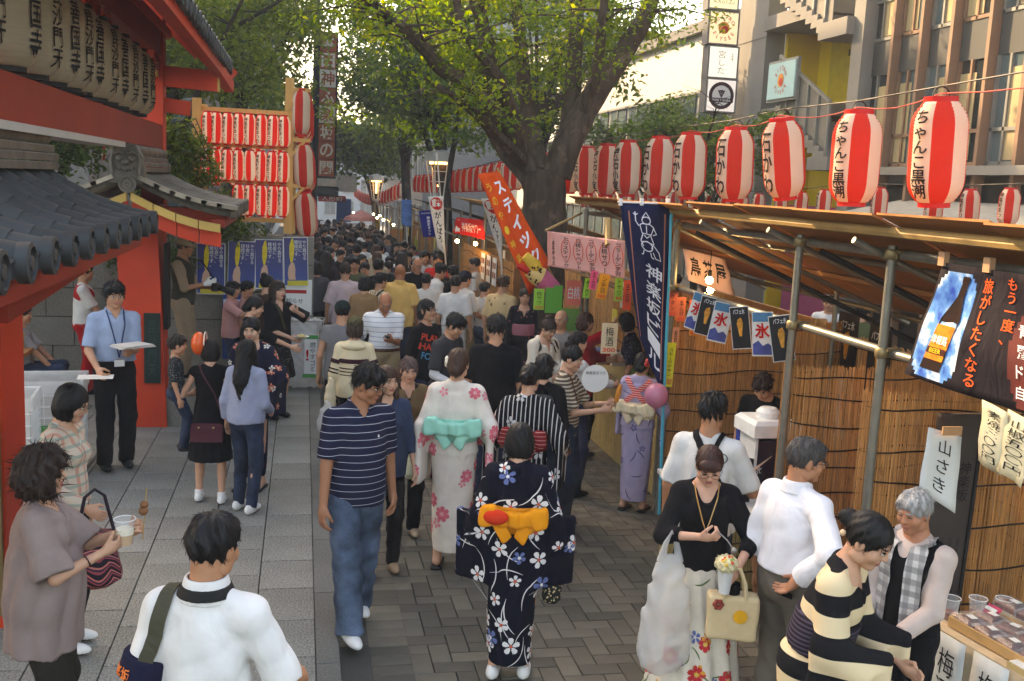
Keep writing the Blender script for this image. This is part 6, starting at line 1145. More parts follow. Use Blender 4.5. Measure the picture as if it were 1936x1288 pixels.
def g_yukata(F, sp, h):
    """wrapped robe: narrow tube to the ankles, crossed collar, hanging square sleeves"""
    w = F.w; a = np.array(list(F.el.values())+list(F.wr.values())+list(F.sh.values())); lo = np.minimum(a.min(0)-.2, (-.3, -.24, .03)); hi = np.maximum(a.max(0)+.16, (.3, .26, 1.5)); lo[2] = .03; g = G(lo, hi, h); st = sp.get('step', 0)
    g.lat([sp.get('z0', .09), .35, .7, .93, 1.0], [.135, .15, .172*w, .185*w, .165*w], [.125, .135, .145*w, .152*w, .135*w], 0, None, [st, st*.6, .0, -.01, -.005]); g.lat([.95, 1.08, 1.25, 1.38], [.172*w, .163*w, .175*w, .15*w], [.135*w, .128*w, .132*w, .10], .05, F.fr, [-.005, 0, 0, 0])
    g.rc(F.T((-F.sw, -.01, 1.365)), F.T((F.sw, -.01, 1.365)), .060, .060, .05); [g.rc(F.T((sg*.04, -.035, 1.43)), F.T((sg*F.sw*.9, -.01, 1.39)), .056, .044, .03) for sg in (-1, 1)]
    for k, sg in (('L', -1), ('R', 1)):
        S, E, W = F.sh[k], F.el[k], F.wr[k]; e2 = E+(W-E)*.72; g.rc(S, E, .068, .075, .04); g.rc(E, e2, .075, .075, .02, True)
        u = W-E; u = u*np.array([1, 1, .25]); n = np.linalg.norm(u); u = u/n if n > .16 else np.array([0., 1., 0.]); u[2] *= .3; u = np.array([sg*sp['su'], 1-sp['su'], 0]) if sp.get('su') else u; u /= np.linalg.norm(u); v = np.array([0, 0, 1.])-u*u[2]; v /= np.linalg.norm(v); ww = np.cross(u, v); c = (E+e2)/2+np.array([sg*.015, 0, -.13]); g.slab(c, (u, v, ww), (sp.get('sd', .17), .23, .026), .05, .025)
    folds(g, sp.get('fold', .0035), 'skirt', sp.get('ph', 0)); P = (g.P()-F.o)@F.Rt+F.o; x, y, z = P[..., 0], P[..., 1], P[..., 2]; q = np.sqrt((x/.070)**2+((y-.012)/.085)**2+((z-1.495)/.06)**2)-1; g.cut(-q*.06); wz = (z-1.28)/.19; g.cut(-np.where((y > 0) & (wz > 0), np.abs(x)-.052*np.clip(wz, 0, 1.2), .05)); return g.mesh()
def hair_mesh(st, h, ph=0.0, F=None):
    """hair in head space"""
    big = st in ('long', 'bob', 'curly', 'pony'); g = G((-.17, -.22, -.62 if st == 'long' else -.3 if st in ('bob', 'curly', 'pony') else -.14), (.17, .15, .19), h)
    if st == 'fringe': g.el((0, -.018, .02), (.083, .100, .09), 0)
    elif st == 'thick': g.el((0, -.014, .036), (.091, .108, .103), 0); g.el((0, .05, .083), (.064, .048, .032), .03)
    else: g.el((0, -.016, .033), (.088, .106, .1), 0)
    if st == 'short': g.el((0, .05, .08), (.062, .045, .03), .03)
    if st == 'bob': g.el((0, -.02, -.03), (.104, .098, .115), .03)
    if st == 'curly': g.el((0, -.03, -.03), (.128, .125, .14), .03); g.el((0, -.01, .05), (.105, .12, .10), .03)
    if st == 'long': g.rc((0, -.05, 0), (0, -.10, -.30), .092, .088, .04); g.rc((0, -.09, -.25), (.01, -.10, -.52), .085, .035, .03); [g.rc((sg*.07, .0, .0), (sg*.085, .03, -.22), .035, .022, .02) for sg in (-1, 1)]
    if st == 'shag': g.el((0, -.04, -.04), (.094, .085, .09), .03)
    if st in ('bun', 'topbun'): c = (0, -.125, .03) if st == 'bun' else (0, -.07, .12); g.el(c, (.048, .045, .042), .012)
    if st == 'updo': g.el((0, -.075, -.02), (.075, .06, .075), .03); g.el((.01, -.11, -.05), (.05, .04, .045), .02)
    if st == 'pony': g.rc((0, -.10, .03), (0, -.16, -.05), .035, .04, .02); g.rc((0, -.16, -.05), (0, -.15, -.26), .04, .012, .02)
    P = g.P(); x, y, z = P[..., 0], P[..., 1], P[..., 2]; az = np.arctan2(x, -y-.02); m = np.abs(g.D) < .03; am = {'thick': .010, 'short': .006, 'curly': .012, 'shag': .008}.get(st, .004)
    g.D = g.D+np.where(m, am*(np.sin(az*11+4*np.sin(z*22+ph)+ph)*.6+np.sin(az*23+3*np.sin(z*35+ph*2))*.35+(.55*np.sin(z*60+az*9+ph)+.3*np.sin(x*95+y*70) if st in ('thick', 'short', 'curly', 'shag') else 0)), 0)
    oz, rz = {'bob': (-.055, .088), 'curly': (-.05, .086), 'long': (-.045, .09), 'thick': (-.055, .088), 'shag': (-.055, .088)}.get(st, (-.035, .092)); rx = {'bob': .062, 'curly': .06}.get(st, .066)
    if st != 'fringe': q = np.sqrt((x/rx)**2+((y-.115)/.088)**2+((z-oz)/rz)**2)-1; g.cut(np.where(y > -.0, -q*rx, -.05))
    if st in ('short', 'thick', 'fringe', 'updo', 'bun', 'topbun', 'pony', 'shag'):
        zb = np.interp(y, [-.09, -.03, .0, .035, .07], [-.082, -.07, -.02, -.022, .03]) if st != 'shag' else np.interp(y, [-.09, 0, .05], [-.12, -.09, -.03]); low = zb+.006*np.sin(az*31+ph)-z
        if st in ('updo', 'bun', 'topbun', 'pony'): low = np.where(y < -.085, -.1, low)
        g.cut(low)
    if st == 'fringe': g.cut(z-.045); g.cut(y-.03)
    if st in ('bob', 'curly'): g.cut((-.125 if st == 'bob' else -.175)+.012*np.sin(az*17+ph)-z)
    return g.mesh()
def strands(ho, V, Fc, HV, s, m, st, seed):
    """loose locks lying along the hair, so that its outline is not smooth"""
    g = np.random.default_rng(seed); N = vnorm(V, Fc); n = 900 if st in ('thick', 'curly', 'short', 'shag', 'long') else 600; I = g.choice(len(V), min(n, len(V)), replace=False); P, N = V[I], N[I]; cr = np.array([0, -.03, .12])
    T = P-cr+g.normal(0, .02, P.shape); T = T-N*(T*N).sum(1)[:, None]; T /= np.linalg.norm(T, axis=1)[:, None]+1e-9
    if st == 'curly': T = T+np.cross(N, T)*g.normal(0, .8, (len(P), 1))
    L = g.uniform(.02, .05, len(P))*{'thick': .9, 'short': .7, 'long': 1.6, 'curly': 1.1}.get(st, .9); S = np.cross(T, N); w = g.uniform(.0010, .0022, len(P)); lift = g.uniform(.02, {'thick': .28, 'short': .2, 'curly': .24, 'shag': .22}.get(st, .10), len(P)); R = []
    for t, wt in ((0, 1), (.5, .8), (1, .15)): c = P-N*.001+T*(L*t)[:, None]+N*(lift*L*t*(1.5-t))[:, None]; c[:, 2] -= L*t*t*.15; R += [c+S*(w*wt)[:, None], c-S*(w*wt)[:, None]]
    R = np.stack(R, 1).reshape(-1, 3); b = np.arange(len(P))[:, None]*6; Q = np.concatenate([b+np.array([0, 1, 3, 2]), b+np.array([2, 3, 5, 4])]); o = link('hair_locks', mesh_np('hair_locks', HV(R)*s, Q, m, smooth=True), ho); o['kind'] = 'stuff'
_SK = {}
def skin_mat(c):
    if c in _SK: return _SK[c]
    m, n = newmat('skin', .5, .35); L = lin((c[0]*.95, c[1]*.90, c[2]*.86)); n.col(n.ramp(n.noise(16, None, 3).outputs[0], [(.3, tuple(x*.88 for x in L[:3])+(1,)), (.7, tuple(min(1, x*1.06) for x in L[:3])+(1,))])); n.b.inputs['Subsurface Weight'].default_value = .0; _SK[c] = m; return m
def hair_mat(c):
    k = ('hair', c)
    if k in _mc: return _mc[k]
    m, n = newmat('hair', .55, .3); L = lin(c); v = n.mp((60, 60, 9)); ns = n.noise(1.4, v, 3).outputs[0]; n.col(n.ramp(ns, [(.3, tuple(x*.55 for x in L[:3])+(1,)), (.72, tuple(min(1, x*1.7) for x in L[:3])+(1,))])); n.bump(ns, .45, .006); _mc[k] = m; return m
LIP = mat((176, 98, 90), .45, .05); LIPM = mat((170, 106, 92), .5, .05); EYEW = mat((214, 206, 198), .3, .02); IRIS = mat((24, 16, 12), .2, .05, spec=.6); BLACKH = (15, 12, 12); BRN = (62, 40, 28); SK1 = (206, 158, 128); SK2 = (190, 140, 108); SK3 = (216, 172, 146)
def J(parts):
    V = []; F = []; M = []; o = 0
    for v, f, m in parts: V.append(v); F.append(f+o); M.append(np.full(len(f), m) if np.isscalar(m) else m); o += len(v)
    return np.concatenate(V), np.concatenate(F), np.concatenate(M)
def tri2quad(b):
    """MB solids (quads and caps) as plain arrays of quads"""
    V = np.array(b.v); F = []
    for f in b.f:
        if len(f) == 4: F.append(f)
        elif len(f) == 3: F.append((f[0], f[1], f[2], f[2]))
        else:
            for i in range(1, len(f)-1): F.append((f[0], f[i], f[i+1], f[i+1]))
    return V, np.array(F)
def sphere_q(c, r, n=10, k=7): 
    c, r = np.array(c), np.array(r); V = np.array([(math.sin(math.pi*(i+.02)/(k+.04))*math.cos(2*math.pi*j/n), -math.cos(math.pi*(i+.02)/(k+.04)), math.sin(math.pi*(i+.02)/(k+.04))*math.sin(2*math.pi*j/n)) for i in range(k+1) for j in range(n)])*r+c
    return V, np.array([(i*n+j, (i+1)*n+j, (i+1)*n+(j+1) % n, i*n+(j+1) % n) for i in range(k) for j in range(n)])
# ---- figure assembly -----------------------------------------------------------------
PEOPLE = {}
def place(F, sp, head, h, foot, z, view):
    """stand the figure so that its crown falls on the photo's head-top ray; a foot pixel fixes its height"""
    v = R_(view)
    def pose(h):
        s = h/1.72; base = atz(head[0], head[1], z+F.top[2]*s); p = np.array([base[0], base[1]])
        for _ in range(4):
            u = -p/np.linalg.norm(p); r = np.array([-u[1], u[0]]); r = np.array([p[1], -p[0]])/np.linalg.norm(p); f = math.cos(v)*u+math.sin(v)*r; th = math.atan2(-f[0], f[1]); q = rotz(th)@(F.top*s); p = np.array([base[0]-q[0], base[1]-q[1]])
        return p, th, s
    if foot:
        lo, hi = .9, 2.05
        for _ in range(24):
            m = (lo+hi)/2; p, th, s = pose(m)
            if proj((p[0], p[1], z))[1] > foot: lo, hi = lo, m
            else: lo = m
            if False: pass
        # taller figure stands nearer, so its feet fall lower in the picture
        h = (lo+hi)/2
    return pose(h)
def person(label, head, view, sp, h=1.65, foot=None, z=0.0, q=.013, group=None, at=None, name='person'):
    F = Fig(sp); g = sp.get
    if at is None: p, th, s = place(F, sp, head, h, foot, z, view)
    else: p, th, s = np.array(at[:2]), at[2], h/1.72
    t = thing(name, label, 'person', (p[0], p[1], z), th, group); F.s = s; F.t = t; F.p = np.array([p[0], p[1], z]); F.th = th; F.world = lambda v: F.p+rotz(th)@(np.array(v)*s)
    sk = skin_mat(g('skin', SK3 if F.f else SK1)); lipm = LIP if F.f else LIPM; hc = g('hair', ('short', BLACKH)); hm = hair_mat(hc[1] if len(hc) > 1 else BLACKH)
    parts = []; V, Fc = F.body(q*1.15); parts.append((V, Fc, 0)); hh = g('hq', max(.0052, q*.45)); V, Fc, mi = F.head(hh); HV = lambda v: (v*F.hs)@F.Rh.T+F.hc; parts.append((HV(V), Fc, mi))
    if q < .022:
        for k in 'LR': V, Fc = F.hand(k, .0062 if q < .014 else .0085); parts.append((V, Fc, 0))
        for sg in (-1, 1):
            ey = g('eye', 1.0); V, Fc = sphere_q((sg*.032, .0855, .005), (.0145, .008, .0062*ey)); parts.append((HV(V), Fc, 3)); V, Fc = sphere_q((sg*.032, .0890, .0045), (.0072, .0062, .0058*ey)); parts.append((HV(V), Fc, 4)); V, Fc = sphere_q((sg*.032, .0875, .0108*ey+.001), (.0165, .007, .0020)); parts.append((HV(V), Fc, 4))
    V, Fc, mi = J(parts); link('body', mesh_np('body', V*s, Fc, [sk, lipm, hm, EYEW, IRIS], mi, True), t); F.meshes = {}
    def part(nm, VF, m, par=t):
        V, Fc = VF[0], VF[1]
        if not len(V): return None
        o = link(nm, mesh_np(nm, V*s, Fc, m, smooth=True), par); F.meshes[nm] = (V*s, Fc); return o
    F.part = part
    if hc[0] not in ('bald', None): V, Fc = hair_mesh(hc[0], max(.0075, q*.62), g('ph', 0.0)+len(label) % 7); ho = part('hair', (HV(V), Fc), hm); (strands(ho, V, Fc, HV, s, hm, hc[0], len(label)) if q < .0137 and hc[0] != 'fringe' else None)
    for i, tp in enumerate(g('tops', [])):
        nm = tp.get('name', 'shirt'); F.tobj = part(nm, g_top(F, tp, q), tp['m'])
        if tp.get('collar'): part('collar', g_collar(F, q*.6, tp.get('ch', .03), tp.get('op', .05)), tp.get('cm', tp['m']))
    if g('bot'):
        b = g('bot'); F.bobj = part(b.get('name', 'trousers'), g_skirt(F, b, q) if b.get('skirt') else g_legs(F, b, q), b['m'])
        if b.get('belt'): gg = G((-.25*F.w, -.22, .97), (.25*F.w, .22, 1.05), q*.8); gg.lat([1.0, 1.035], [.160*F.w+.024]*2, [.112*F.w+.022]*2, 0, F.fr, .003); part('belt', gg.mesh(), b['belt'])
    if g('yuk'): y = g('yuk'); F.yobj = part('yukata', g_yukata(F, y, q), y['m'])
    if g('yuk') and g('yuk').get('obi'):
        y = g('yuk'); gg = G((-.25*F.w, -.22, .9), (.25*F.w, .24, 1.3), q*.8); gg.lat([1.02, 1.06, 1.15, 1.19], [.176*F.w+.008, .182*F.w+.008, .182*F.w+.008, .178*F.w+.008], [.142*F.w+.006]*4, 0, F.fr, -.002); folds(gg, .002, 'top'); part('obi', gg.mesh(), y['obi'])
        if y.get('bow'):
            gg = G((-.28, -.34, .78), (.28, -.05, 1.36), q*.75); b0 = y.get('bw', 1.0)
            for sg in (-1, 1):
                A_ = np.array([(math.cos(.12), 0, sg*math.sin(.12)), (0, 1, 0), (-sg*math.sin(.12), 0, math.cos(.12))]); gg.slab(F.T((sg*.10*b0, -.175, 1.14)), A_, (.11*b0, .03, .05), .012, .02); gg.slab(F.T((sg*.165*b0, -.18, 1.15)), A_, (.045*b0, .034, .07), .02, .02)
                B_ = np.array([(math.cos(.6), 0, -sg*math.sin(.6)), (0, 1, 0), (sg*math.sin(.6), 0, math.cos(.6))]); gg.slab(F.T((sg*.07, -.178, 1.055)), B_, (.042, .010, .07), .006, .008)
            gg.slab(F.T((0, -.195, 1.135)), np.eye(3), (.032, .03, .045), .008, .015); P = gg.P(); gg.D = gg.D+.006*np.sin(P[..., 0]*55+P[..., 2]*20)*(np.abs(gg.D) < .04); part('obi_bow', gg.mesh(), y['bow'])
    if g('cap'):
        c = g('cap'); gg = G((-.13, -.15, -.02), (.13, .23, .16), .008)
        gg.el((0, -.014, .04), (.096, .114, .102), 0); P = gg.P(); gg.cut(.028-.25*0-P[..., 2])
        if c.get('brim'): gg.lat([.026, .034], [.15, .15], [.165, .165], .006, None, -.01)
        elif c.get('back'): gg.el((0, -.12, .03), (.075, .06, .008), .008)
        else: gg.el((0, .11, .03), (.078, .085, .008), .008)
        V, Fc = gg.mesh(); part(c.get('name', 'cap'), (HV(V), Fc), c['m'])
    if g('glasses'):
        gl = MB()
        for sg in (-1, 1):
            gl.tube([(sg*.034+.023*math.cos(a), .106, .003+.015*math.sin(a)) for a in np.linspace(0, 2*math.pi, 15)], .0017, 5); gl.tube([(sg*.057, .105, .007), (sg*.078, .06, .008), (sg*.079, -.005, .003)], .0016, 5)
        gl.tube([(-.011, .106, .006), (.011, .106, .006)], .0016, 5); V, Fc = tri2quad(gl); part('glasses', (HV(V), Fc), g('glasses'))
    sh = g('shoes')
    if sh:
        for k, sg in (('L', -1), ('R', 1)):
            A = F.an[k]; gg = G(A+[-.07, -.10, -.10], A+[.07, .20, .06], .009); zb = A[2]-.085; c = A+[0, .045, -.045]
            gg.el(c, (.044, .125, .04), 0); gg.el(A+[0, -.03, -.03], (.037, .05, .05), .03); 
            if sh.get('geta'): gg = G(A+[-.07, -.12, -.12], A+[.07, .20, .06], .009); gg.slab(A+[0, .05, -.072], np.eye(3), (.042, .125, .014), 0, .008)
            P = gg.P(); gg.cut(zb+.001-P[..., 2]); gg.cut(P[..., 2]-(A[2]+.012)); V, Fc = gg.mesh(); ci = V[Fc].mean(1)[:, 2] < zb+.022; o = link('shoe', mesh_np('shoe', V*s, Fc, [sh['m'], sh.get('sole', sh['m'])], ci.astype(int), True), t)
            if sh.get('strap'): MB().tube([tuple((A+[-.035, .06, -.05])*s), tuple((A+[0, .11, -.032])*s), tuple((A+[.035, .06, -.05])*s)], .008*s, 6).build('strap', sh['strap'], o)
            if sh.get('sock'): g2 = G(A+[-.06, -.1, -.06], A+[.06, .08, .09], .009); g2.rc(A+[0, -.005, -.05], A+[0, -.005, .045], .044, .042, .01, True); part('sock', g2.mesh(), sh['sock'])
    PEOPLE[label] = F; return F
# ---- prints laid on the cloth --------------------------------------------------------
def bvh_of(F, nm):
    V, Fc = F.meshes[nm]; return BVHTree.FromPolygons([tuple(v) for v in V], [tuple(f) for f in Fc])
def vnorm(V, Fc):
    n = np.cross(V[Fc[:, 2]]-V[Fc[:, 0]], V[Fc[:, 3]]-V[Fc[:, 1]]); N = np.zeros_like(V)
    for i in range(4): np.add.at(N, Fc[:, i], n)
    return N/(np.linalg.norm(N, axis=1)[:, None]+1e-9)
def scatter(F, nm, n, sep, seed=0, zr=(0, 9), fn=None):
    V, Fc = F.meshes[nm]; N = vnorm(V, Fc); g = np.random.default_rng(seed); out = []
    for i in g.permutation(len(V)):
        p = V[i]
        if not zr[0] < p[2] < zr[1] or (fn and not fn(p)): continue
        if all(np.linalg.norm(p-o) > sep for o, _ in out): out.append((p, N[i]))
        if len(out) >= n: break
    return out
def flower_poly(r, petals=5, seed=0, inner=.25):
    g = random.Random(seed); V = []; Fs = []; a0 = g.uniform(0, 6)
    for k in range(petals):
        a = a0+2*math.pi*k/petals; d = np.array([math.cos(a), math.sin(a)]); n = np.array([-d[1], d[0]]); b = len(V)
        for t, w_ in ((inner*.5, 0), (.45, .24), (.8, .30), (1.0, .12), (.96, 0), (1.0, -.12), (.8, -.30), (.45, -.24)): V.append(d*r*t+n*r*w_)
        Fs.append(tuple(range(b, b+8)))
    return np.array(V), Fs
def decal(F, nm, polys, m, name='print', off=.003, par=None):
    """polys: list of (origin, normal, up, V2d, faces) wrapped onto the garment's surface"""
    bv = bvh_of(F, nm); Vo = []; Fo = []
    for o, n, up, V, Fs in polys:
        n = np.array(n); u = np.array(up)-n*(np.array(up)@n); u /= np.linalg.norm(u)+1e-9; r = np.cross(u, n); b = len(Vo)
        for v in V:
            q = Vector(o+r*v[0]+u*v[1]); hit = bv.find_nearest(q)
            Vo.append(tuple(hit[0]+hit[1]*off) if hit[0] is not None else tuple(q))
        Fo += [tuple(i+b for i in f) for f in Fs]
    o = link(name, mesh_np(name, Vo, Fo, m), par or F.t); o['kind'] = 'stuff'; return o
def flowers(F, nm, n, r, m, sep, seed=0, centre=None, zr=(0, 9), petals=5, fn=None):
    sc = scatter(F, nm, n, sep, seed, zr, fn); g = random.Random(seed); decal(F, nm, [(p, nn, (0, 0, 1), *flower_poly(r*g.uniform(.75, 1.15), petals, seed+i)) for i, (p, nn) in enumerate(sc)], m, 'flower_print')
    if centre: decal(F, nm, [(p, nn, (0, 0, 1), np.array([(math.cos(a)*r*.22, math.sin(a)*r*.22) for a in np.linspace(0, 6.28, 9)[:-1]]), [tuple(range(8))]) for p, nn in sc], centre, 'flower_centre', .0045)
    return sc
def arcs(F, nm, n, L, wd, m, sep, seed=0, zr=(0, 9), curv=1.2, fn=None):
    sc = scatter(F, nm, n, sep, seed, zr, fn); g = random.Random(seed); ps = []
    for p, nn in sc:
        a0 = g.uniform(0, 6.28); k = 9; cs = g.choice((-1, 1))*curv/L; pts = []; x = y = 0; a = a0
        for i in range(k+1): pts.append((x, y, a)); x += math.cos(a)*L/k; y += math.sin(a)*L/k; a += cs*L/k
        V = []
        for i, (x, y, a) in enumerate(pts): w_ = wd*(1-abs(2*i/k-1)**3*.8)/2; V += [(x-math.sin(a)*w_, y+math.cos(a)*w_), (x+math.sin(a)*w_, y-math.cos(a)*w_)]
        ps.append((p, nn, (0, 0, 1), np.array(V), [(2*i, 2*i+1, 2*i+3, 2*i+2) for i in range(k)]))
    decal(F, nm, ps, m, 'line_print', .0025)
def text_on(F, nm, txt, o, n, up, size, m, vertical=False, bold=.01, rot=0):
    V, Fs = text2d(txt, vertical, bold); c, s_ = math.cos(rot), math.sin(rot); V = np.stack([V[:, 0]*c-V[:, 1]*s_, V[:, 0]*s_+V[:, 1]*c], 1)*size
    bv = bvh_of(F, nm); hit = bv.ray_cast(Vector(o)+Vector(n)*.5, -Vector(n)); oo = np.array(hit[0]) if hit[0] is not None else np.array(o)
    ob = decal(F, nm, [(oo, np.array(Vector(n).normalized()), up, V, Fs)], m, 'lettering', .004); ob['kind'] = 'stuff'; return ob
# ---- patterned cloth -----------------------------------------------------------------
def striped(c1, c2, per, frac, axis=2, wob=.15, phase=0.0):
    m, n = newmat('striped_cloth', .9, .15); s = n.sep(); ns = n.noise(3).outputs[0]; v = n.math('ADD', n.math('MULTIPLY', s[axis], 1/per), n.math('MULTIPLY', ns, wob)); v = n.math('ADD', v, phase); f = n.math('LESS_THAN', n.math('FRACT', v), frac)
    n.col(n.mix(n.math('MULTIPLY', f, 1.0), lin(c1), lin(c2))); n.bump(n.noise(300).outputs[0], .2, .002); return m
def checked(c1, c2, c3, per, w=.35):
    m, n = newmat('plaid_cloth', .9, .15); s = n.sep(); a = n.math('LESS_THAN', n.math('FRACT', n.math('MULTIPLY', n.math('ADD', s[0], n.math('MULTIPLY', s[1], .6)), 1/per)), w); b = n.math('LESS_THAN', n.math('FRACT', n.math('MULTIPLY', s[2], 1/per)), w); n.col(n.mix(n.math('MULTIPLY', b, .6), n.mix(n.math('MULTIPLY', a, .6), lin(c1), lin(c2)), lin(c3))); return m
def mottled(c1, c2, sc=20, c3=None, thr=.5):
    m, n = newmat('printed_cloth', .9, .15); v = n.n('TexVoronoi', _Scale=float(sc)); n.l(n.oc, v.inputs[0]); st = [(0, lin(c2)), (thr*.6, lin(c2)), (thr*.66, lin(c1))]
    n.col(n.ramp(v.outputs['Distance'], st)); return m
def jeans(c):
    m, n = newmat('denim', .85, .2); L = lin(c); ns = n.noise(4, None, 4).outputs[0]; fn_ = n.noise(260, n.mp((1, 1, .3)), 2).outputs[0]; a = n.ramp(ns, [(.35, tuple(x*.45 for x in L[:3])+(1,)), (.7, tuple(min(1, x*1.8) for x in L[:3])+(1,))]); n.col(n.mix(.5, a, n.ramp(fn_, [(.3, (.5, .5, .5, 1)), (.7, (1.2, 1.2, 1.2, 1))]), 'MULTIPLY')); n.bump(fn_, .2, .002); return m
# ================================================================== THE PEOPLE
CK = cloth((216, 213, 208)); DK = cloth((19, 18, 21)); SHB = mat((28, 26, 26), .45, .1); SHW = mat((226, 224, 220), .6, .05); SOLE = mat((206, 196, 176), .7); FR_ = mat((24, 22, 24), .3); SILV = mat((150, 146, 140), .3, metal=.6); CREAM = cloth((226, 206, 168)); DENIM = jeans((74, 88, 108)); DENIMD = jeans((42, 52, 72)); KHAKI = cloth((168, 146, 110)); GREYT = cloth((118, 116, 116)); BLK2 = cloth((27, 25, 27))
def strap(F, nm, pts, wd, m, name='strap', off=.009):
    bv = bvh_of(F, nm); P = []
    pts = [np.array(p)*F.s for p in pts]; dense = []
    for i in range(len(pts)-1): dense += [pts[i]+(pts[i+1]-pts[i])*t for t in np.linspace(0, 1, 9)[:-1]]
    dense.append(pts[-1]); V = []; hits = []
    for p in dense:
        h = bv.find_nearest(Vector(p)); hits.append((h[0]+h[1]*off, h[1]) if h[0] is not None and h[3] < .09 else (Vector(p), Vector((0, 0, 1)) if not hits else hits[-1][1]))
    for i, (p, n) in enumerate(hits):
        t = (hits[min(i+1, len(hits)-1)][0]-hits[max(i-1, 0)][0]).normalized(); s_ = t.cross(n).normalized()*wd/2; V += [p+s_, p-s_, p+s_+n*.004, p-s_+n*.004]
    Fc = []
    for i in range(len(hits)-1): a = 4*i; Fc += [(a+2, a+3, a+7, a+6), (a, a+2, a+6, a+4), (a+3, a+1, a+5, a+7), (a+1, a, a+4, a+5)]
    return link(name, mesh_np(name, V, Fc, m, smooth=False), F.t)
def band(F, k, t0, t1, r, m, name, lower=False):
    a, b = (F.sh[k], F.el[k]) if not lower else (F.el[k], F.wr[k]); g = G(np.minimum(a, b)-.1, np.maximum(a, b)+.1, .008); g.rc(a+(b-a)*t0, a+(b-a)*t1, r, r, 0, True); P = g.P(); d = (b-a)/np.linalg.norm(b-a); g.cut(-((P-(a+(b-a)*t0))@d)); return F.part(name, g.mesh(), m)
def soft(name, label, cat, loc, fn, m, h=.01, parts=None, rz=0, mats=None):
    t = thing(name, label, cat, loc, rz); V, Fc = fn(h); link('bag', mesh_np('bag', V, Fc, m, smooth=True), t); return t
def sack(w_, d_, ht, top=.5, cr=.012, ph=0.0):
    """hanging carrier bag: closed soft sack below z=0 with crumples"""
    def f(h):
        g = G((-w_, -d_-.02, -ht-.03), (w_, d_+.02, .02), h); g.lat([-ht, -ht*.86, -ht*.5, -ht*.2, 0], [w_*.55, w_*.9, w_*.86, w_*.62, w_*top*.4], [d_*.6, d_, d_*.9, d_*.6, d_*.35], 0, None); P = g.P(); x, y, z = P[..., 0], P[..., 1], P[..., 2]; g.D = g.D-cr*((1-2*np.abs(np.sin(x*21+z*9+2*np.sin(z*11+ph))))*.6+(1-2*np.abs(np.sin(z*13-x*17+2.5*np.sin(x*15+ph))))*.6+.3*np.sin(y*40+z*50))*(np.abs(g.D) < .06); return g.mesh()
    return f
FILM, fn_ = newmat('white_film', .35, .4); fn_.col(fn_.ramp(fn_.noise(9).outputs[0], [(.3, lin((206, 206, 204))), (.7, lin((236, 236, 234)))])); _t = fn_.n('BsdfTranslucent'); _t.inputs[0].default_value = (.8, .8, .78, 1); _tp = fn_.n('BsdfTransparent'); _m1 = fn_.n('MixShader'); _m1.inputs[0].default_value = .35; _m2 = fn_.n('MixShader'); _m2.inputs[0].default_value = .38
fn_.l(fn_.b.outputs[0], _m1.inputs[1]); fn_.l(_t.outputs[0], _m1.inputs[2]); fn_.l(_m1.outputs[0], _m2.inputs[1]); fn_.l(_tp.outputs[0], _m2.inputs[2]); fn_.l(_m2.outputs[0], fn_.t.nodes['Material Output'].inputs[0])
def handle_to(t, a, b, r, m, name='handle'):
    """loop handle in the thing's own space"""
    a, b = Vector(a), Vector(b); return MB().tube([a, a.lerp(b, .5)+Vector((0, 0, 0)), b], r, 6).build(name, m, t)
# ---- foreground --------------------------------------------------------------------
F = person('man in white shirt seen from behind with black cropped hair and navy armband', (405, 965), 157, dict(sex='m', hair=('short', BLACKH), skin=SK2, w=.86, tops=[dict(m=cloth((236, 232, 228), trl=.1), sl=.47, hem=.84, loose=.010, collar=True, op=.03, ch=.045, sr=.060, fold=.009)], bot=dict(m=BLK2), shoes=dict(m=SHB), R=(.24, .26, 1.02), hy=-14, hp=8), h=1.74, z=PZ, q=.0095)
g2 = G(F.T((0, 0, 1.46))-.13, F.T((0, 0, 1.5))+.13, .006); g2.lat([1.437, 1.472], [.098, .083], [.092, .079], .0, F.fr, -.010, inner=.006); P = (g2.P()-F.o)@F.Rt+F.o; g2.cut(np.where(P[..., 1] > 0, .035-np.abs(P[..., 0]), -.05)); F.part('camera_strap', g2.mesh(), mat((22, 22, 20), .7))
band(F, 'L', .60, .90, .083, cloth((30, 30, 52)), 'armband'); text_on(F, 'armband', '神楽坂', np.array(F.sh['L']*.25+F.el['L']*.75)*F.s, (-.8, -.6, 0), (0, 0, 1), .055, mat((236, 120, 50), .6), False, .02)
strap(F, 'shirt', [(-.10, .08, 1.44), (-.115, -.02, 1.46), (-.13, -.12, 1.36), (-.17, -.15, 1.15), (-.20, -.12, .95)], .05, mat((70, 66, 50), .7), 'bag_strap')
t = soft('shoulder_bag', 'olive canvas shoulder bag at the hip of the white-shirted man', 'bag', F.world((-.27, -.08, .98)), sack(.09, .17, .3, 1.6, .004), mat((60, 58, 46), .8), .014)
F = person('woman with dark curly bob in loose taupe tee holding a beer cup', (78, 845), 78, dict(sex='f', hair=('curly', (44, 30, 24)), tops=[dict(m=cloth((146, 128, 122)), sl=.47, hem=.70, loose=.055, neck='scoop', nr=1.35, sr=.085, name='tee', fold=.009)], bot=dict(m=cloth((44, 42, 36)), t=.02, flare=.01), shoes=dict(m=SHB), R=(.13, .31, 1.22), L=(-.02, .40, 1.27), cR=(.9, .8), cL=(1.3, 1.2), hp=2, hy=-4), h=1.6, z=PZ, q=.0105)
band(F, 'R', .62, .65, .036, mat((60, 30, 26), .6), 'bracelet', True)
BEER = mat((206, 150, 60), .15, .1, spec=.5); cup('clear plastic cup of foamy beer held by the curly-haired woman', F.world(F.grip('R')+[-.01, .03, -.04]), .125, .047, BEER, .42, foam=True)
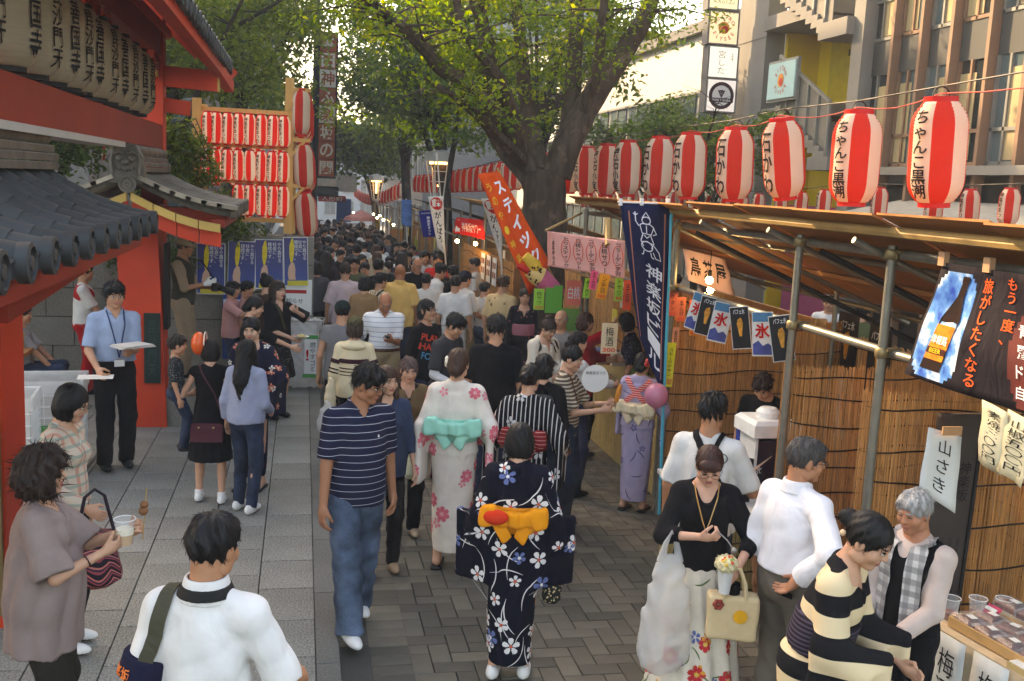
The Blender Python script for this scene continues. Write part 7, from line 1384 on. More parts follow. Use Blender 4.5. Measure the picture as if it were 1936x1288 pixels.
t = thing('grilled_skewer', 'grilled meat skewer pinched by the curly-haired woman', 'skewer', F.world(F.grip('L')+[0, .02, .02])); MB().tube([(0, 0, -.09), (.02, 0, .16)], .003, 5).build('stick', BAMB, t); MB().ball((.004, 0, .05), (.022, .02, .022)).ball((.008, 0, .08), (.02, .02, .018)).build('meat', mat((130, 84, 52), .5, .3, 40), t, True)
F = person('bespectacled person with black bob and open plaid shirt over white tank', (145, 725), 66, dict(sex='f', hair=('bob', BLACKH), glasses=FR_, tops=[dict(m=CK, sl=.0, hem=.86, neck='scoop', nr=1.3, name='tank_top', t=.008), dict(m=checked((206, 186, 166), (196, 110, 90), (110, 150, 140), .06, .3), sl=.97, hem=.82, neck='v', nr=1.5, name='plaid_shirt', t=.018)], bot=dict(m=BLK2), shoes=dict(m=SHW, sole=mat((60, 50, 60), .7)), hp=20, R=(.20, .22, .98)), h=1.64, z=PZ, q=.0115)
def zig():
    m, n = newmat('zigzag_cloth', .85, .2); s = n.sep(); z = n.math('ADD', n.math('MULTIPLY', s[2], 22), n.math('MULTIPLY', n.math('PINGPONG', n.math('MULTIPLY', s[1], 1), .06), 22)); n.col(n.ramp(n.math('FRACT', z), [(0, lin((34, 26, 36))), (.4, lin((150, 70, 76))), (.6, lin((60, 40, 60))), (.8, lin((190, 110, 100)))], 'CONSTANT')); return m
t = soft('zigzag_bag', 'zigzag-striped pink and black tote hanging beside the curly-haired woman', 'bag', atz(180, 1005, .96), sack(.15, .16, .30, 2.2, .006), zig(), .012, rz=.3); MB().tube([(-.1, 0, -.02), (-.05, 0, .2), (.0, 0, .24), (.05, 0, .2), (.1, 0, -.02)], .010, 6).build('handle', mat((40, 30, 40), .7), t)
# ---- temple side -------------------------------------------------------------------
F = person('man in pale blue short-sleeved shirt with lanyard handing out papers', (216, 532), 14, dict(sex='m', hair=('thick', BLACKH), glasses=SILV, tops=[dict(m=cloth((148, 163, 188)), sl=.44, hem=1.005, collar=True, neck='polo', loose=.012)], bot=dict(m=DK, belt=SHB, flare=.01), shoes=dict(m=SHB), L=(-.06, .30, 1.12), R=(.20, .26, .97), cL=(.4, .5), cR=(1.1, 1.0), hp=6), foot=885, z=PZ, q=.013)
lan = MB(); lan.tube([tuple(F.T(p)*F.s) for p in ((-.075, .03, 1.46), (-.06, .13, 1.34), (-.02, .155, 1.15), (0, .16, 1.05))], .006, 6); lan.tube([tuple(F.T(p)*F.s) for p in ((.075, .03, 1.46), (.06, .13, 1.34), (.02, .155, 1.15), (0, .16, 1.05))], .006, 6); lan.build('lanyard', mat((36, 50, 90), .6), F.t); MB().box(tuple(F.T((0, .165, 1.0))*F.s), (.09, .008, .06)).build('name_badge', WHT, F.t); MB().box(tuple(F.T((-.0, .152, 1.017))*F.s), (.05, .02, .04)).build('buckle', SILV, F.t)
t = thing('newspaper_stack', 'folded newspapers on the forearm of the lanyard man', 'papers', F.world(F.grip('L')+[-.06, .02, .05]), F.th+.2); [MB().box((0, 0, .006*k), (.34-.02*k, .22, .004), rz=.06*k).build('sheet', mat((206, 198, 188), .8, .1, 20), t) for k in range(4)]
t = thing('leaflet', 'thin leaflet held out by the lanyard man', 'leaflet', F.world(F.grip('R')+[.05, .04, .01]), F.th-.3); MB().box((.04, .02, 0), (.30, .2, .003)).build('sheet', mat((226, 218, 206), .8), t)
F = person('person in red bib overalls over a white tee beyond the gate', (160, 497), 86, dict(sex='m', hair=('short', BLACKH), tops=[dict(m=CK, sl=.44, hem=.9, loose=.015, name='tee'), dict(m=cloth((176, 30, 34)), sl=0, hem=.9, t=.026, neck='scoop', nr=2.1, name='overall_bib')], bot=dict(m=cloth((176, 30, 34)), t=.024, name='overall_trousers'), shoes=dict(m=SHB), R=(.14, .34, .98)), h=1.66, z=PZ, q=.016)
F = person('person in grey tee seated behind the gate by the white baskets', (42, 575), 80, dict(sex='m', hair=('short', BLACKH), tops=[dict(m=cloth((150, 148, 146)), sl=.44)], bot=dict(m=DENIMD), shoes=dict(m=SHW), LF=(-.12, .40, .535), RF=(.12, .38, .535), R=(.14, .36, .95), L=(-.14, .36, .95)), h=1.68, z=PZ-.44, q=.018)
t = thing('folding_stool', 'low stool under the seated person behind the gate', 'stool', (F.p[0], F.p[1], PZ), F.th); MB().box((0, 0, .42), (.36, .34, .03)).build('seat', PLY, t); [MB().bar((x*.14, y*.13, 0), (x*.14, y*.13, .405), .03, .03, up=(0, 1, 0)).build('leg', PIPE, t) for x in (-1, 1) for y in (-1, 1)]
MB().box((0, 0, .22), (.9, .7, .44), ch=.02).build('stone_step', WST, tag(thing('stone_plinth', 'grey stone plinth beneath the photographer at the gate post', 'plinth', (-1.05, 12.05, 0)), None))
F = person('photographer in bucket hat and olive vest holding a long camera', (352, 447), 74, dict(sex='m', hair=('short', (70, 66, 62)), skin=SK2, cap=dict(m=cloth((168, 150, 124)), brim=True, name='bucket_hat'), tops=[dict(m=cloth((150, 130, 106)), sl=.55, name='shirt', hem=.95), dict(m=cloth((58, 56, 46)), sl=0, hem=.88, t=.03, neck='v', nr=1.5, name='vest')], bot=dict(m=cloth((150, 130, 106)), t=.022), shoes=dict(m=SHB), R=(.10, .30, 1.16), L=(-.06, .32, 1.10), hp=10), h=1.72, z=.44, q=.015)
g3 = F.hand('R', .008); F.part('glove', (g3[0]+(g3[0]-g3[0].mean(0))*.06, g3[1]), SHW)
t = thing('camera_body', 'black camera with long lens and strap in the photographer hands', 'camera', F.world((.02, .40, 1.12)), F.th); MB().box((0, 0, 0), (.14, .07, .10), ch=.01).build('body', SHB, t); MB().lathe([(.035, 0), (.04, .1), (.045, .2)], 14, ax=Matrix.Rotation(-1.9, 3, 'X')).build('lens', SHB, t, True, loc=(0, .03, 0)); MB().tube([(-.07, 0, .03), (-.1, -.2, .3), (0, -.32, .33)], .008, 5).build('neck_strap', DK, t)
F = person('boy in pink tee raising a snack to his mouth', (440, 532), 72, dict(sex='m', hs=1.05, hair=('thick', BLACKH), tops=[dict(m=cloth((206, 150, 146)), sl=.45, loose=.02, name='tee')], bot=dict(m=DENIMD), shoes=dict(m=SHW), R=(.06, .24, 1.42), pR=(.8, .3, -1), cR=(1.2, 1.2)), h=1.46, z=PZ, q=.015)
F = person('second boy eating half hidden behind the pink-shirted boy', (467, 531), 82, dict(sex='m', hair=('thick', BLACKH), tops=[dict(m=cloth((196, 150, 146)), sl=.45)], bot=dict(m=DENIMD), shoes=dict(m=SHW), L=(-.02, .25, 1.40)), h=1.47, z=PZ, q=.017)
DOT = mottled((30, 29, 32), (190, 184, 176), 40, None, .25)
F = person('woman in black v-neck and dotted skirt lifting food to her lips', (526, 529), 38, dict(sex='f', hair=('long', (40, 30, 26)), skin=(220, 178, 156), tops=[dict(m=DK, sl=.5, hem=.92, neck='v', nr=1.5, loose=.02, sr=.075, name='blouse')], bot=dict(skirt=True, m=DOT, z0=.52, r0=.235, name='skirt'), shoes=dict(m=SHB), L=(-.13, .20, 1.34), pL=(-1, .3, -.6), cL=(1.1, 1.2), R=(.02, .30, 1.04), tw=0), foot=790, z=PZ, q=.0135)
strap(F, 'blouse', [(.07, .06, 1.44), (.05, .14, 1.3), (0, .15, 1.12)], .03, mat((60, 52, 30), .6), 'camera_strap')
t = thing('paper_plate', 'small white plate of food held by the woman in black v-neck', 'plate', F.world(F.grip('R')+[0, .05, .03])); MB().lathe([(.05, 0), (.085, .018), (.088, .018), (.05, -.004)], 16).build('plate', WHT, t, True); MB().ball((0, 0, .02), (.05, .04, .022)).build('food', mat((206, 180, 120), .6, .3, 40), t, True)
F = person('person with high dark bun standing against the stone wall', (506, 519), 120, dict(sex='f', hair=('topbun', BLACKH), tops=[dict(m=cloth((70, 54, 50)), sl=.9)], bot=dict(m=BLK2), shoes=dict(m=SHB)), h=1.64, z=PZ, q=.018)
F = person('woman in plain black top stretching her arm towards the waste bag', (486, 560), 84, dict(sex='f', hair=('updo', BLACKH), tops=[dict(m=DK, sl=.6)], bot=dict(m=DK), shoes=dict(m=SHB), R=(.05, .50, 1.12), hp=16), h=1.60, z=PZ, q=.014)
F = person('young woman in navy floral yukata with red starred obi looking back', (476, 599), -18, dict(sex='f', hair=('updo', BLACKH), skin=(222, 182, 158), yuk=dict(m=cloth((28, 30, 50)), obi=cloth((196, 48, 40)), bow=cloth((190, 60, 50)), z0=.12), shoes=dict(m=SHB, geta=1), L=(-.22, .28, 1.12), hp=10, eye=.9), h=1.60, z=PZ, q=.0135)
flowers(F, 'yukata', 46, .042, mat((206, 120, 96), .8, .2), .085, 3, mat((230, 210, 180), .8)); flowers(F, 'yukata', 30, .03, mat((220, 214, 200), .8, .1), .1, 5); flowers(F, 'obi', 26, .02, mat((236, 190, 170), .8), .045, 6)
F = person('girl with waist-long black hair, grey top, jeans and white sneakers', (468, 640), 148, dict(sex='f', hair=('long', BLACKH), tops=[dict(m=cloth((150, 156, 178)), sl=.97, hem=.90, loose=.018, nr=1.3, name='top')], bot=dict(m=DENIMD, t=.008), shoes=dict(m=SHW, sole=SHW), LF=(-.09, .02, .085), RF=(.09, -.05, .085), R=(.14, .22, .98)), foot=966, z=PZ, q=.0115)
for k in 'LR': A = (F.an[k]+[.046 if k == 'R' else -.046, .05, -.045])*F.s; MB().add([A+Vector((0, -.03, 0)), A+Vector((0, .0, -.008)), A+Vector((0, .045, .012)), A+Vector((0, .0, -.0155)), A+Vector((0, -.032, .004))], [(0, 1, 3, 4), (1, 2, 3)]).build('swoosh_mark', mat((150, 40, 50), .5), F.t)
F = person('woman in black sleeveless dress with heeled white sandals, back turned', (398, 640), 172, dict(sex='f', hair=('bob', BLACKH), tops=[dict(m=DK, sl=0.06, hem=.84, t=.012, name='dress_bodice')], bot=dict(skirt=True, m=DK, z0=.47, z1=1.05, r0=.225, pleat=.004, name='dress_skirt'), shoes=dict(m=SHW, sole=mat((90, 76, 60), .6), sock=SHW), L=(-.22, .22, 1.1), LF=(-.12, .05, .085), RF=(.12, -.04, .085), hy=6), foot=950, z=PZ, q=.0115)
strap(F, 'dress_bodice', [(-.1, -.02, 1.44), (-.02, -.13, 1.3), (.10, -.15, 1.1), (.16, -.14, .92)], .012, mat((80, 40, 50), .6), 'bag_strap')
t = thing('maroon_handbag', 'small maroon leather shoulder bag against the black dress', 'handbag', F.world((.0, -.235, .80)), F.th); MB().box((0, 0, 0), (.26, .08, .15), ch=.02).build('bag', mat((82, 34, 46), .5, .25, 30, .4, 90), t); MB().box((0, -.045, .05), (.25, .012, .06)).build('flap', mat((76, 30, 42), .5), t); [MB().ball((x, -.054, .055), .008, 8).build('stud', mat((220, 190, 120), .3, metal=.8), t) for x in (-.06, .06)]
o = thing('orange_mask', 'glossy orange dome-shaped festival mask worn on a black-haired head', 'mask', F.world(F.hc+F.Rh@np.array([-.115, .0, .07])), F.th); MB().ball((0, 0, 0), (.062, .095, .10), 20, k=12).build('shell', mat((236, 96, 40), .25, .05, spec=.5), o, True); MB().tube([(.055, -.095*math.cos(a), .10*math.sin(a)) for a in np.linspace(0, 3.14, 12)], .006, 6).build('edge', mat((226, 200, 180), .5), o)
zc_ = min(np.linspace(.3, .95, 66), key=lambda z_: abs(atz(335, 632, z_+.98)[1]-(F.p[1]+.45)))
F = person('small boy in dark patterned top carried on a hip, looking right', (335, 632), 95, dict(sex='m', hs=1.32, hair=('short', (40, 32, 28)), tops=[dict(m=mottled((40, 42, 46), (130, 130, 126), 60, None, .4), sl=.47, name='tee')], bot=dict(m=DENIMD), shoes=dict(m=SHB), LF=(-.08, .1, .12), RF=(.08, .1, .12)), h=1.0, z=zc_, q=.012)
# ---- middle of the street ----------------------------------------------------------
F = person('man in navy striped polo, jeans and white slip-ons stepping off the kerb', (704, 689), 22, dict(sex='m', hair=('thick', BLACKH), skin=(180, 128, 98), glasses=FR_, tops=[dict(m=striped((34, 36, 58), (186, 186, 194), .047, .075, 2, .25), sl=.43, hem=.83, neck='polo', collar=True, loose=.015, name='polo_shirt', fold=.006)], bot=dict(m=DENIM, flare=.022, t=.016, fold=.006), shoes=dict(m=SHW, sole=SOLE), RF=(.10, .20, .085), LF=(-.11, -.20, .095), L=(-.25, -.02, .85), R=(.25, .10, .84), hy=34, hp=16, lean=3), foot=1190, z=.02, q=.0105)
text_on(F, 'polo_shirt', '♞', np.array((-.08, 0, 1.27))*F.s, (0, 1, 0), (0, 0, 1), .03, SHW)
F = person('woman with brown hair and rolled denim jacket behind the striped polo', (733, 690), 12, dict(sex='f', hair=('long', BRN), tops=[dict(m=cloth((50, 60, 82)), sl=.72, hem=.82, neck='v', loose=.02, name='jacket')], bot=dict(m=BLK2, t=.006), shoes=dict(m=mat((170, 140, 110), .6)), hy=15, R=(.2, .1, .9), L=(-.24, .08, .86)), h=1.60, q=.0135)
F = person('elderly woman with short greying hair, brown vest and carrier bag', (773, 675), 12, dict(sex='f', hair=('shag', (84, 64, 58)), skin=(216, 168, 142), tops=[dict(m=DK, sl=.8, name='top', neck='scoop'), dict(m=cloth((108, 86, 60)), sl=.2, hem=.80, t=.024, neck='v', nr=1.6, name='knit_vest')], bot=dict(m=DK, t=.016), shoes=dict(m=mat((196, 170, 140), .6)), L=(-.10, .22, 1.06), R=(.10, .20, 1.06), hp=6, eye=.8), foot=1012, q=.0125, h=1.56)
t = soft('carrier_bag', 'white and green carrier bag hanging from the elderly woman', 'bag', F.world(F.grip('L')+[0, .02, -.03]), sack(.11, .05, .34, 1.0, .008), mat((206, 214, 190), .4, .25, 7, trl=.3), .012, rz=F.th)
PINKF = mat((226, 110, 124), .85, .15, 20); F = person('woman in white yukata with pink roses and mint green obi', (868, 657), 174, dict(sex='f', hair=('updo', BRN), yuk=dict(m=cloth((234, 222, 208), trl=.08), obi=cloth((140, 208, 184)), bow=cloth((150, 216, 194)), bw=1.0, z0=.13), shoes=dict(m=SHB, geta=1), hy=-10, L=(-.20, .10, .92), R=(.22, .16, 1.0)), foot=1072, q=.0115)
flowers(F, 'yukata', 34, .062, PINKF, .12, 8, mat((240, 170, 170), .8), petals=7, fn=lambda p: abs(p[0]) > .09 or p[2] < .5); flowers(F, 'yukata', 18, .04, mat((236, 140, 150), .85), .15, 9, fn=lambda p: abs(p[0]) > .08 or p[2] < .55)
hd = F.hc+F.Rh@np.array([-.075, -.05, .015]); o = MB(); [o.ball(tuple((hd+[.0, .025*math.cos(a), .025*math.sin(a)])*F.s), (.018, .022, .022), 8, k=5) for a in np.linspace(0, 6.28, 7)[:-1]]; o.build('hair_flower', mat((240, 228, 206), .7), F.t, True)
F = person('woman in black and white striped yukata with dark red obi', (1003, 688), 172, dict(sex='f', hair=('bun', BLACKH), yuk=dict(m=striped((24, 24, 28), (196, 192, 188), .034, .22, 0, .1), obi=cloth((130, 34, 38)), bow=striped((130, 32, 36), (206, 150, 140), .03, .15), bw=.9), shoes=dict(m=SHB, geta=1), L=(-.26, .16, 1.02), R=(.28, .14, 1.0), hy=-12), h=1.62, q=.0115)
flowers(F, 'yukata', 14, .05, mat((206, 202, 200), .85), .2, 11, fn=lambda p: p[2] > .8)
F = person('woman in navy yukata with white blossoms and bright orange bow', (985, 797), 176, dict(sex='f', hair=('bob', BLACKH), yuk=dict(m=cloth((15, 15, 30)), obi=cloth((232, 140, 30)), bow=cloth((240, 150, 34)), z0=.10, fold=.004, su=.62, sd=.15), shoes=dict(m=SHW, sole=SHB), L=(-.27, .02, .86), R=(.27, .02, .86), cR=(1.3, 1.3), hp=12), foot=1280, q=.0100)
WB = mat((226, 222, 220), .85, .05); flowers(F, 'yukata', 46, .050, WB, .13, 21, mat((206, 90, 70), .8)); flowers(F, 'yukata', 16, .048, mat((96, 110, 160), .85, .1), .2, 22, WB); arcs(F, 'yukata', 60, .24, .007, WB, .09, 23); o = MB()
F.part('bow_accent', (lambda gg: (gg.el((-.11, -.205, 1.15), (.08, .035, .05), .0, F.fr), gg.mesh())[1])(G((-.25, -.3, 1.05), (.05, -.1, 1.25), .009)), cloth((222, 60, 34)))
t = soft('drawstring_purse', 'dark floral drawstring purse dangling from a navy yukata sleeve', 'purse', F.world(F.grip('R')+[0, 0, -.06]), sack(.07, .06, .17, .5, .006), mottled((30, 32, 30), (190, 170, 130), 55, None, .55), .009); MB().tube([(0, 0, -.01), (.01, 0, .03), (0, 0, .07)], .005, 5).build('cord', CREAM, t)
F = person('broad-backed man in plain black tee with tousled black hair', (940, 595), 176, dict(sex='m', hair=('thick', BLACKH), w=1.06, tops=[dict(m=DK, sl=.45, hem=.85, loose=.015, name='tee')], bot=dict(m=DENIMD), shoes=dict(m=SHB)), h=1.77, q=.013)
F = person('man in charcoal tee over white sleeves leaning to look right', (868, 595), 58, dict(sex='m', hair=('thick', BLACKH), tops=[dict(m=CK, sl=.95, name='undershirt', t=.008, sr=.05), dict(m=cloth((58, 56, 58)), sl=.42, name='tee', t=.02)], bot=dict(m=DENIMD), shoes=dict(m=SHB), hp=22, lean=6, R=(.18, .26, 1.0)), h=1.70, q=.0135)
F = person('young man in black slogan tee and glasses gazing right', (805, 565), 52, dict(sex='m', hair=('shag', BLACKH), glasses=FR_, tops=[dict(m=DK, sl=.45, name='tee', hem=.85, loose=.012)], bot=dict(m=DENIMD), shoes=dict(m=SHB), hp=-4), h=1.72, q=.0135)
nrm = np.array([.35, 1, 0])/1.06
for k, (tx, c) in enumerate((('PLAY', (226, 70, 40)), ('HARD', (220, 64, 40)), ('FOUR', (60, 150, 190)))): text_on(F, 'tee', tx, np.array((.02, .0, 1.32-k*.10))*F.s, nrm, (0, 0, 1), .10, mat(c, .7), False, .02, -.18)
F = person('balding man in white striped polo checking a phone', (730, 555), 8, dict(sex='m', hair=('fringe', (120, 112, 106)), skin=(186, 128, 96), w=1.2, tops=[dict(m=striped((232, 230, 228), (120, 130, 160), .055, .10, 2, .1), sl=.44, hem=1.0, neck='polo', collar=True, name='polo_shirt')], bot=dict(m=KHAKI, belt=mat((90, 52, 34), .5)), shoes=dict(m=SHB), hp=30, L=(-.05, .30, 1.16), cL=(.7, .7), R=(.26, .05, .9)), h=1.70, q=.013)
t = thing('mobile_phone', 'black folding phone in the hand of the balding man', 'phone', F.world(F.grip('L')+[0, .03, .03]), F.th); MB().box((0, 0, 0), (.05, .10, .018), ch=.004).build('case', SHB, t); MB().box((0, .0, .0105), (.04, .08, .002)).build('screen', mat((60, 70, 80), .2), t); MB().tube([(0, .05, 0), (.01, .06, -.09)], .003, 5).build('charm_cord', DK, t)
CAMO = mottled((92, 84, 56), (54, 52, 38), 34, None, .8); F = person('person in cream hooded sweater with dark bands and camouflage cap', (672, 598), 174, dict(sex='f', hair=('shag', (60, 42, 32)), cap=dict(m=CAMO), tops=[dict(m=CREAM, sl=.97, hem=.86, loose=.02, name='sweater')], bot=dict(m=BLK2), shoes=dict(m=SHB), R=(.22, .12, .9)), h=1.60, q=.0125)
gg = G((-.2, -.2, 1.32), (.2, .05, 1.52), .011); gg.el((0, -.085, 1.405), (.13, .06, .045), 0, F.fr); gg.el((0, -.05, 1.44), (.10, .05, .03), .02, F.fr); F.part('hood', gg.mesh(), CREAM)
for zc, w_ in ((1.25, .045), (1.17, .014), (1.135, .014), (1.10, .014)):
    gg = G((-.32*F.w, -.26, zc-.03), (.32, .26, zc+.03), .011); gg.lat([zc-w_/2, zc+w_/2], [.150+.036]*2, [.113+.032]*2, 0, F.fr, -.002); F.part('knit_band', gg.mesh(), cloth((60, 30, 36)))
    for k in 'LR': tt = np.clip((F.sh[k][2]-zc+.02)/(F.sh[k][2]-F.el[k][2]), .2, .95); dt = w_/2/.285; band(F, k, tt-dt, min(1, tt+dt), .068, cloth((60, 30, 36)), 'knit_band')
t = soft('carrier_bag', 'small white carrier bag hanging by the cream hooded sweater', 'bag', atz(618, 760, .95), sack(.10, .06, .30, .5, .009), FILM, .012)
F = person('person in grey sleeveless top and dark green cap with cloth bag', (648, 568), 172, dict(sex='m', hair=('short', BLACKH), cap=dict(m=cloth((28, 40, 38))), tops=[dict(m=GREYT, sl=.2, hem=.84, loose=.015, name='tee')], bot=dict(m=BLK2), shoes=dict(m=SHB)), h=1.66, q=.0135)
t = soft('cloth_bag', 'limp cream cloth bag hanging beside the grey top', 'bag', atz(625, 715, 1.0), sack(.07, .05, .36, .7, .006), CREAM, .012)
F = person('stocky man in pale pink shirt with brown hair, back turned', (653, 497), 177, dict(sex='m', hair=('thick', (50, 36, 30)), w=1.15, tops=[dict(m=cloth((206, 182, 182)), sl=.46, hem=.82, loose=.03, sr=.07, name='shirt')], bot=dict(m=BLK2), shoes=dict(m=SHB)), h=1.71, q=.016)
F = person('shaven-headed man in mustard yellow shirt, back turned', (757, 500), 176, dict(sex='m', hair=('bald',), skin=(176, 120, 88), w=1.12, tops=[dict(m=cloth((222, 178, 106)), sl=.46, hem=.82, loose=.03, sr=.07, collar=True, name='shirt')], bot=dict(m=DENIMD), shoes=dict(m=SHB)), h=1.75, q=.016)
F = person('bald elderly man in black shirt holding a drink', (790, 487), 16, dict(sex='m', hair=('fringe', (130, 126, 122)), skin=(200, 146, 114), glasses=SILV, tops=[dict(m=BLK2, sl=.8, collar=True, name='shirt')], bot=dict(m=DK), shoes=dict(m=SHB), R=(.03, .28, 1.14), cR=(1.1, 1.0), hp=12), h=1.71, q=.016)
cup('plastic cup held by the bald man in black', F.world(F.grip('R')+[0, .02, -.02]), .11, .04, BEER, .6)
F = person('person in cream and brown block-print shirt with shoulder strap', (720, 515), 128, dict(sex='m', hair=('thick', BLACKH), tops=[dict(m=checked((222, 204, 172), (60, 46, 40), (222, 204, 172), .06, .55), sl=.46, name='shirt', loose=.02)], bot=dict(m=BLK2), shoes=dict(m=SHB)), h=1.66, q=.016)
strap(F, 'shirt', [(.09, .0, 1.45), (.02, -.12, 1.3), (-.1, -.14, 1.05)], .03, mat((50, 34, 26), .6), 'bag_strap')
F = person('woman in tan knit top with shaggy dark hair', (690, 521), 165, dict(sex='f', hair=('shag', BLACKH), tops=[dict(m=cloth((150, 116, 80)), sl=.6, loose=.02)], bot=dict(m=BLK2), shoes=dict(m=SHB)), h=1.62, q=.017)
F = person('woman in grey leopard-print dress with ponytail beside the stone wall', (606, 470), 172, dict(sex='f', hair=('long', BLACKH), tops=[dict(m=mottled((60, 52, 50), (150, 138, 132), 55, None, .6), sl=.45, hem=.8, name='dress')], bot=dict(m=BLK2), shoes=dict(m=SHB), L=(-.25, .1, .95)), h=1.60, q=.018)
for lab, hd_, vw, sp, hh in (('person in white tee bending towards the second stall counter', (836, 500), 112, dict(sex='m', hair=('thick', BLACKH), lean=22, tops=[dict(m=CK, sl=.44, loose=.02)], bot=dict(m=DK)), 1.68), ('person in white smock with back turned near the second stall', (862, 520), 168, dict(sex='m', hair=('short', BLACKH), tops=[dict(m=CK, sl=.44, hem=.98, loose=.02)], bot=dict(m=CK, belt=SHB)), 1.66), ('man in white tee and navy cap facing the stall', (880, 512), 128, dict(sex='m', hair=('short', BLACKH), cap=dict(m=cloth((28, 32, 46))), tops=[dict(m=CK, sl=.44, loose=.015)], bot=dict(m=KHAKI), R=(.15, .3, 1.0)), 1.70), ('man in tan graphic tee with brown hair at the stall', (952, 520), 150, dict(sex='m', hair=('thick', (70, 48, 34)), w=1.08, tops=[dict(m=mottled((206, 176, 130), (120, 90, 66), 9, None, .4), sl=.45, loose=.02)], bot=dict(m=DENIMD)), 1.72), ('woman in white tee leaning over the second stall counter', (917, 532), 140, dict(sex='f', hair=('short', BLACKH), tops=[dict(m=CK, sl=.44)], bot=dict(m=DENIM)), 1.55), ('stall keeper in white behind the second stall counter', (898, 486), -100, dict(sex='m', hair=('short', BLACKH), tops=[dict(m=CK, sl=.44)], bot=dict(m=DK)), 1.70), ('woman in black with a black backpack near the chicken stall', (1030, 668), 168, dict(sex='f', hair=('shag', BLACKH), tops=[dict(m=DK, sl=.6)], bot=dict(m=DENIMD)), 1.60), ('black-haired person in white top reaching into the chicken stall', (1093, 625), 118, dict(sex='f', hair=('short', BLACKH), tops=[dict(m=CK, sl=.9)], bot=dict(m=DENIMD), R=(.05, .45, 1.15)), 1.62), ('person in dark patterned top bending over the chicken counter', (1182, 590), -95, dict(sex='f', hair=('bob', BLACKH), lean=18, tops=[dict(m=mottled((34, 36, 52), (110, 110, 130), 40, None, .4), sl=.5)], bot=dict(m=DK), R=(.1, .4, 1.05)), 1.62), ('grey-hooded person by the chicken stall posters', (1062, 585), -30, dict(sex='m', hair=('fringe', (150, 140, 130)), tops=[dict(m=cloth((130, 128, 124)), sl=.9)], bot=dict(m=DK)), 1.62)):
    sp.setdefault('shoes', dict(m=SHB)); F = person(lab, hd_, vw, sp, h=hh, q=.016)
    if 'backpack' in lab: gg = G((-.2, -.36, .9), (.2, -.08, 1.42), .014); gg.slab((0, -.2, 1.18), np.eye(3), (.14, .08, .2), 0, .05); F.part('backpack', gg.mesh(), mat((30, 32, 36), .6))
F = person('smiling woman in dark yukata with pink collar facing the crowd', (993, 545), 4, dict(sex='f', hair=('updo', BLACKH), yuk=dict(m=mottled((30, 28, 34), (150, 90, 100), 14, None, .3), obi=cloth((176, 110, 120))), shoes=dict(m=SHB, geta=1)), h=1.58, q=.0155)
F = person('woman in white and black leaf-print yukata with hair bun looking down', (1043, 603), 42, dict(sex='f', hair=('topbun', (50, 36, 30)), yuk=dict(m=cloth((222, 210, 190)), obi=cloth((60, 50, 52))), shoes=dict(m=SHB, geta=1), hp=26, L=(-.05, .28, 1.05), R=(.1, .28, 1.05)), h=1.60, q=.0135)
arcs(F, 'yukata', 40, .16, .03, mat((40, 38, 44), .85), .11, 31, curv=.6)
F = person('woman in crimson smock reaching up to the price slips', (1108, 590), 112, dict(sex='f', hair=('shag', (60, 36, 28)), tops=[dict(m=cloth((150, 28, 36)), sl=.85, loose=.03, sr=.075, hem=.75, name='smock')], bot=dict(m=DK), shoes=dict(m=SHB), R=(.06, .36, 1.62), pR=(1, 0, -.2), L=(-.1, .42, 1.15)), h=1.62, q=.0145)
F = person('woman in brown striped tee with top bun eating a skewer', (1087, 652), 74, dict(sex='f', hair=('topbun', BLACKH), tops=[dict(m=striped((92, 80, 68), (196, 182, 160), .030, .42, 2, .1), sl=.44, hem=.86, name='tee')], bot=dict(m=DENIMD, t=.022, flare=.015), shoes=dict(m=SHB), R=(.08, .36, 1.16), L=(-.05, .38, 1.20), cR=(1.1, 1.0), cL=(1.1, 1.0), hp=14), foot=998, q=.012)
t = thing('fried_skewer', 'golden fried skewer in the hand of the striped-tee woman', 'skewer', F.world(F.grip('L')+[0, .02, .03]), F.th); MB().tube([(0, 0, -.08), (0, .03, .1)], .004, 5).build('stick', BAMB, t); MB().tube([(0, .005, -.02), (0, .02, .06), (0, .035, .13)], [.018, .026, .012], 8).build('fritter', mat((206, 130, 50), .6, .3, 30), t, True)
t = soft('brown_shoulder_bag', 'slouchy brown leather bag at the hip of the striped-tee woman', 'bag', F.world((.2, -.02, 1.02)), sack(.16, .08, .28, 1.4, .008), mat((96, 58, 36), .5, .3, 12, .3, 60), .012, rz=F.th+1.4); strap(F, 'tee', [(.05, -.02, 1.45), (.12, .08, 1.3), (.17, .06, 1.1), (.2, .0, 1.0)], .018, mat((90, 54, 34), .6), 'bag_strap')
t = thing('paper_fan', 'round white paper fan lettered with festival characters', 'fan', aty(1125, 716, 8.2)); disc(t, (0, 0, 0), Vector((1, 0, 0)), Vector((0, 0, 1)), .12, WHT, 'fan_paper', 0, 28); letters(t, '神楽坂まつり', (0, -.003, .05), (1, 0, 0), (0, 0, 1), .03, INK); MB().bar((0, .004, -.1), (0, .004, -.24), .012, .006, up=(0, 1, 0)).build('fan_handle', BAMB, t)
F = person('girl in lavender yukata with cream bow and red crossed sash', (1216, 665), 162, dict(sex='f', hair=('updo', BLACKH), yuk=dict(m=cloth((172, 160, 188)), obi=cloth((226, 206, 168)), bow=cloth((232, 212, 176)), bw=1.05, z0=.10), shoes=dict(m=SHB, geta=1), L=(-.10, .32, 1.2), R=(.2, .28, 1.05)), foot=965, q=.0115)
arcs(F, 'yukata', 46, .12, .010, mat((84, 74, 110), .85), .10, 33, curv=.8); flowers(F, 'yukata', 16, .035, mat((110, 96, 140), .85), .18, 34)
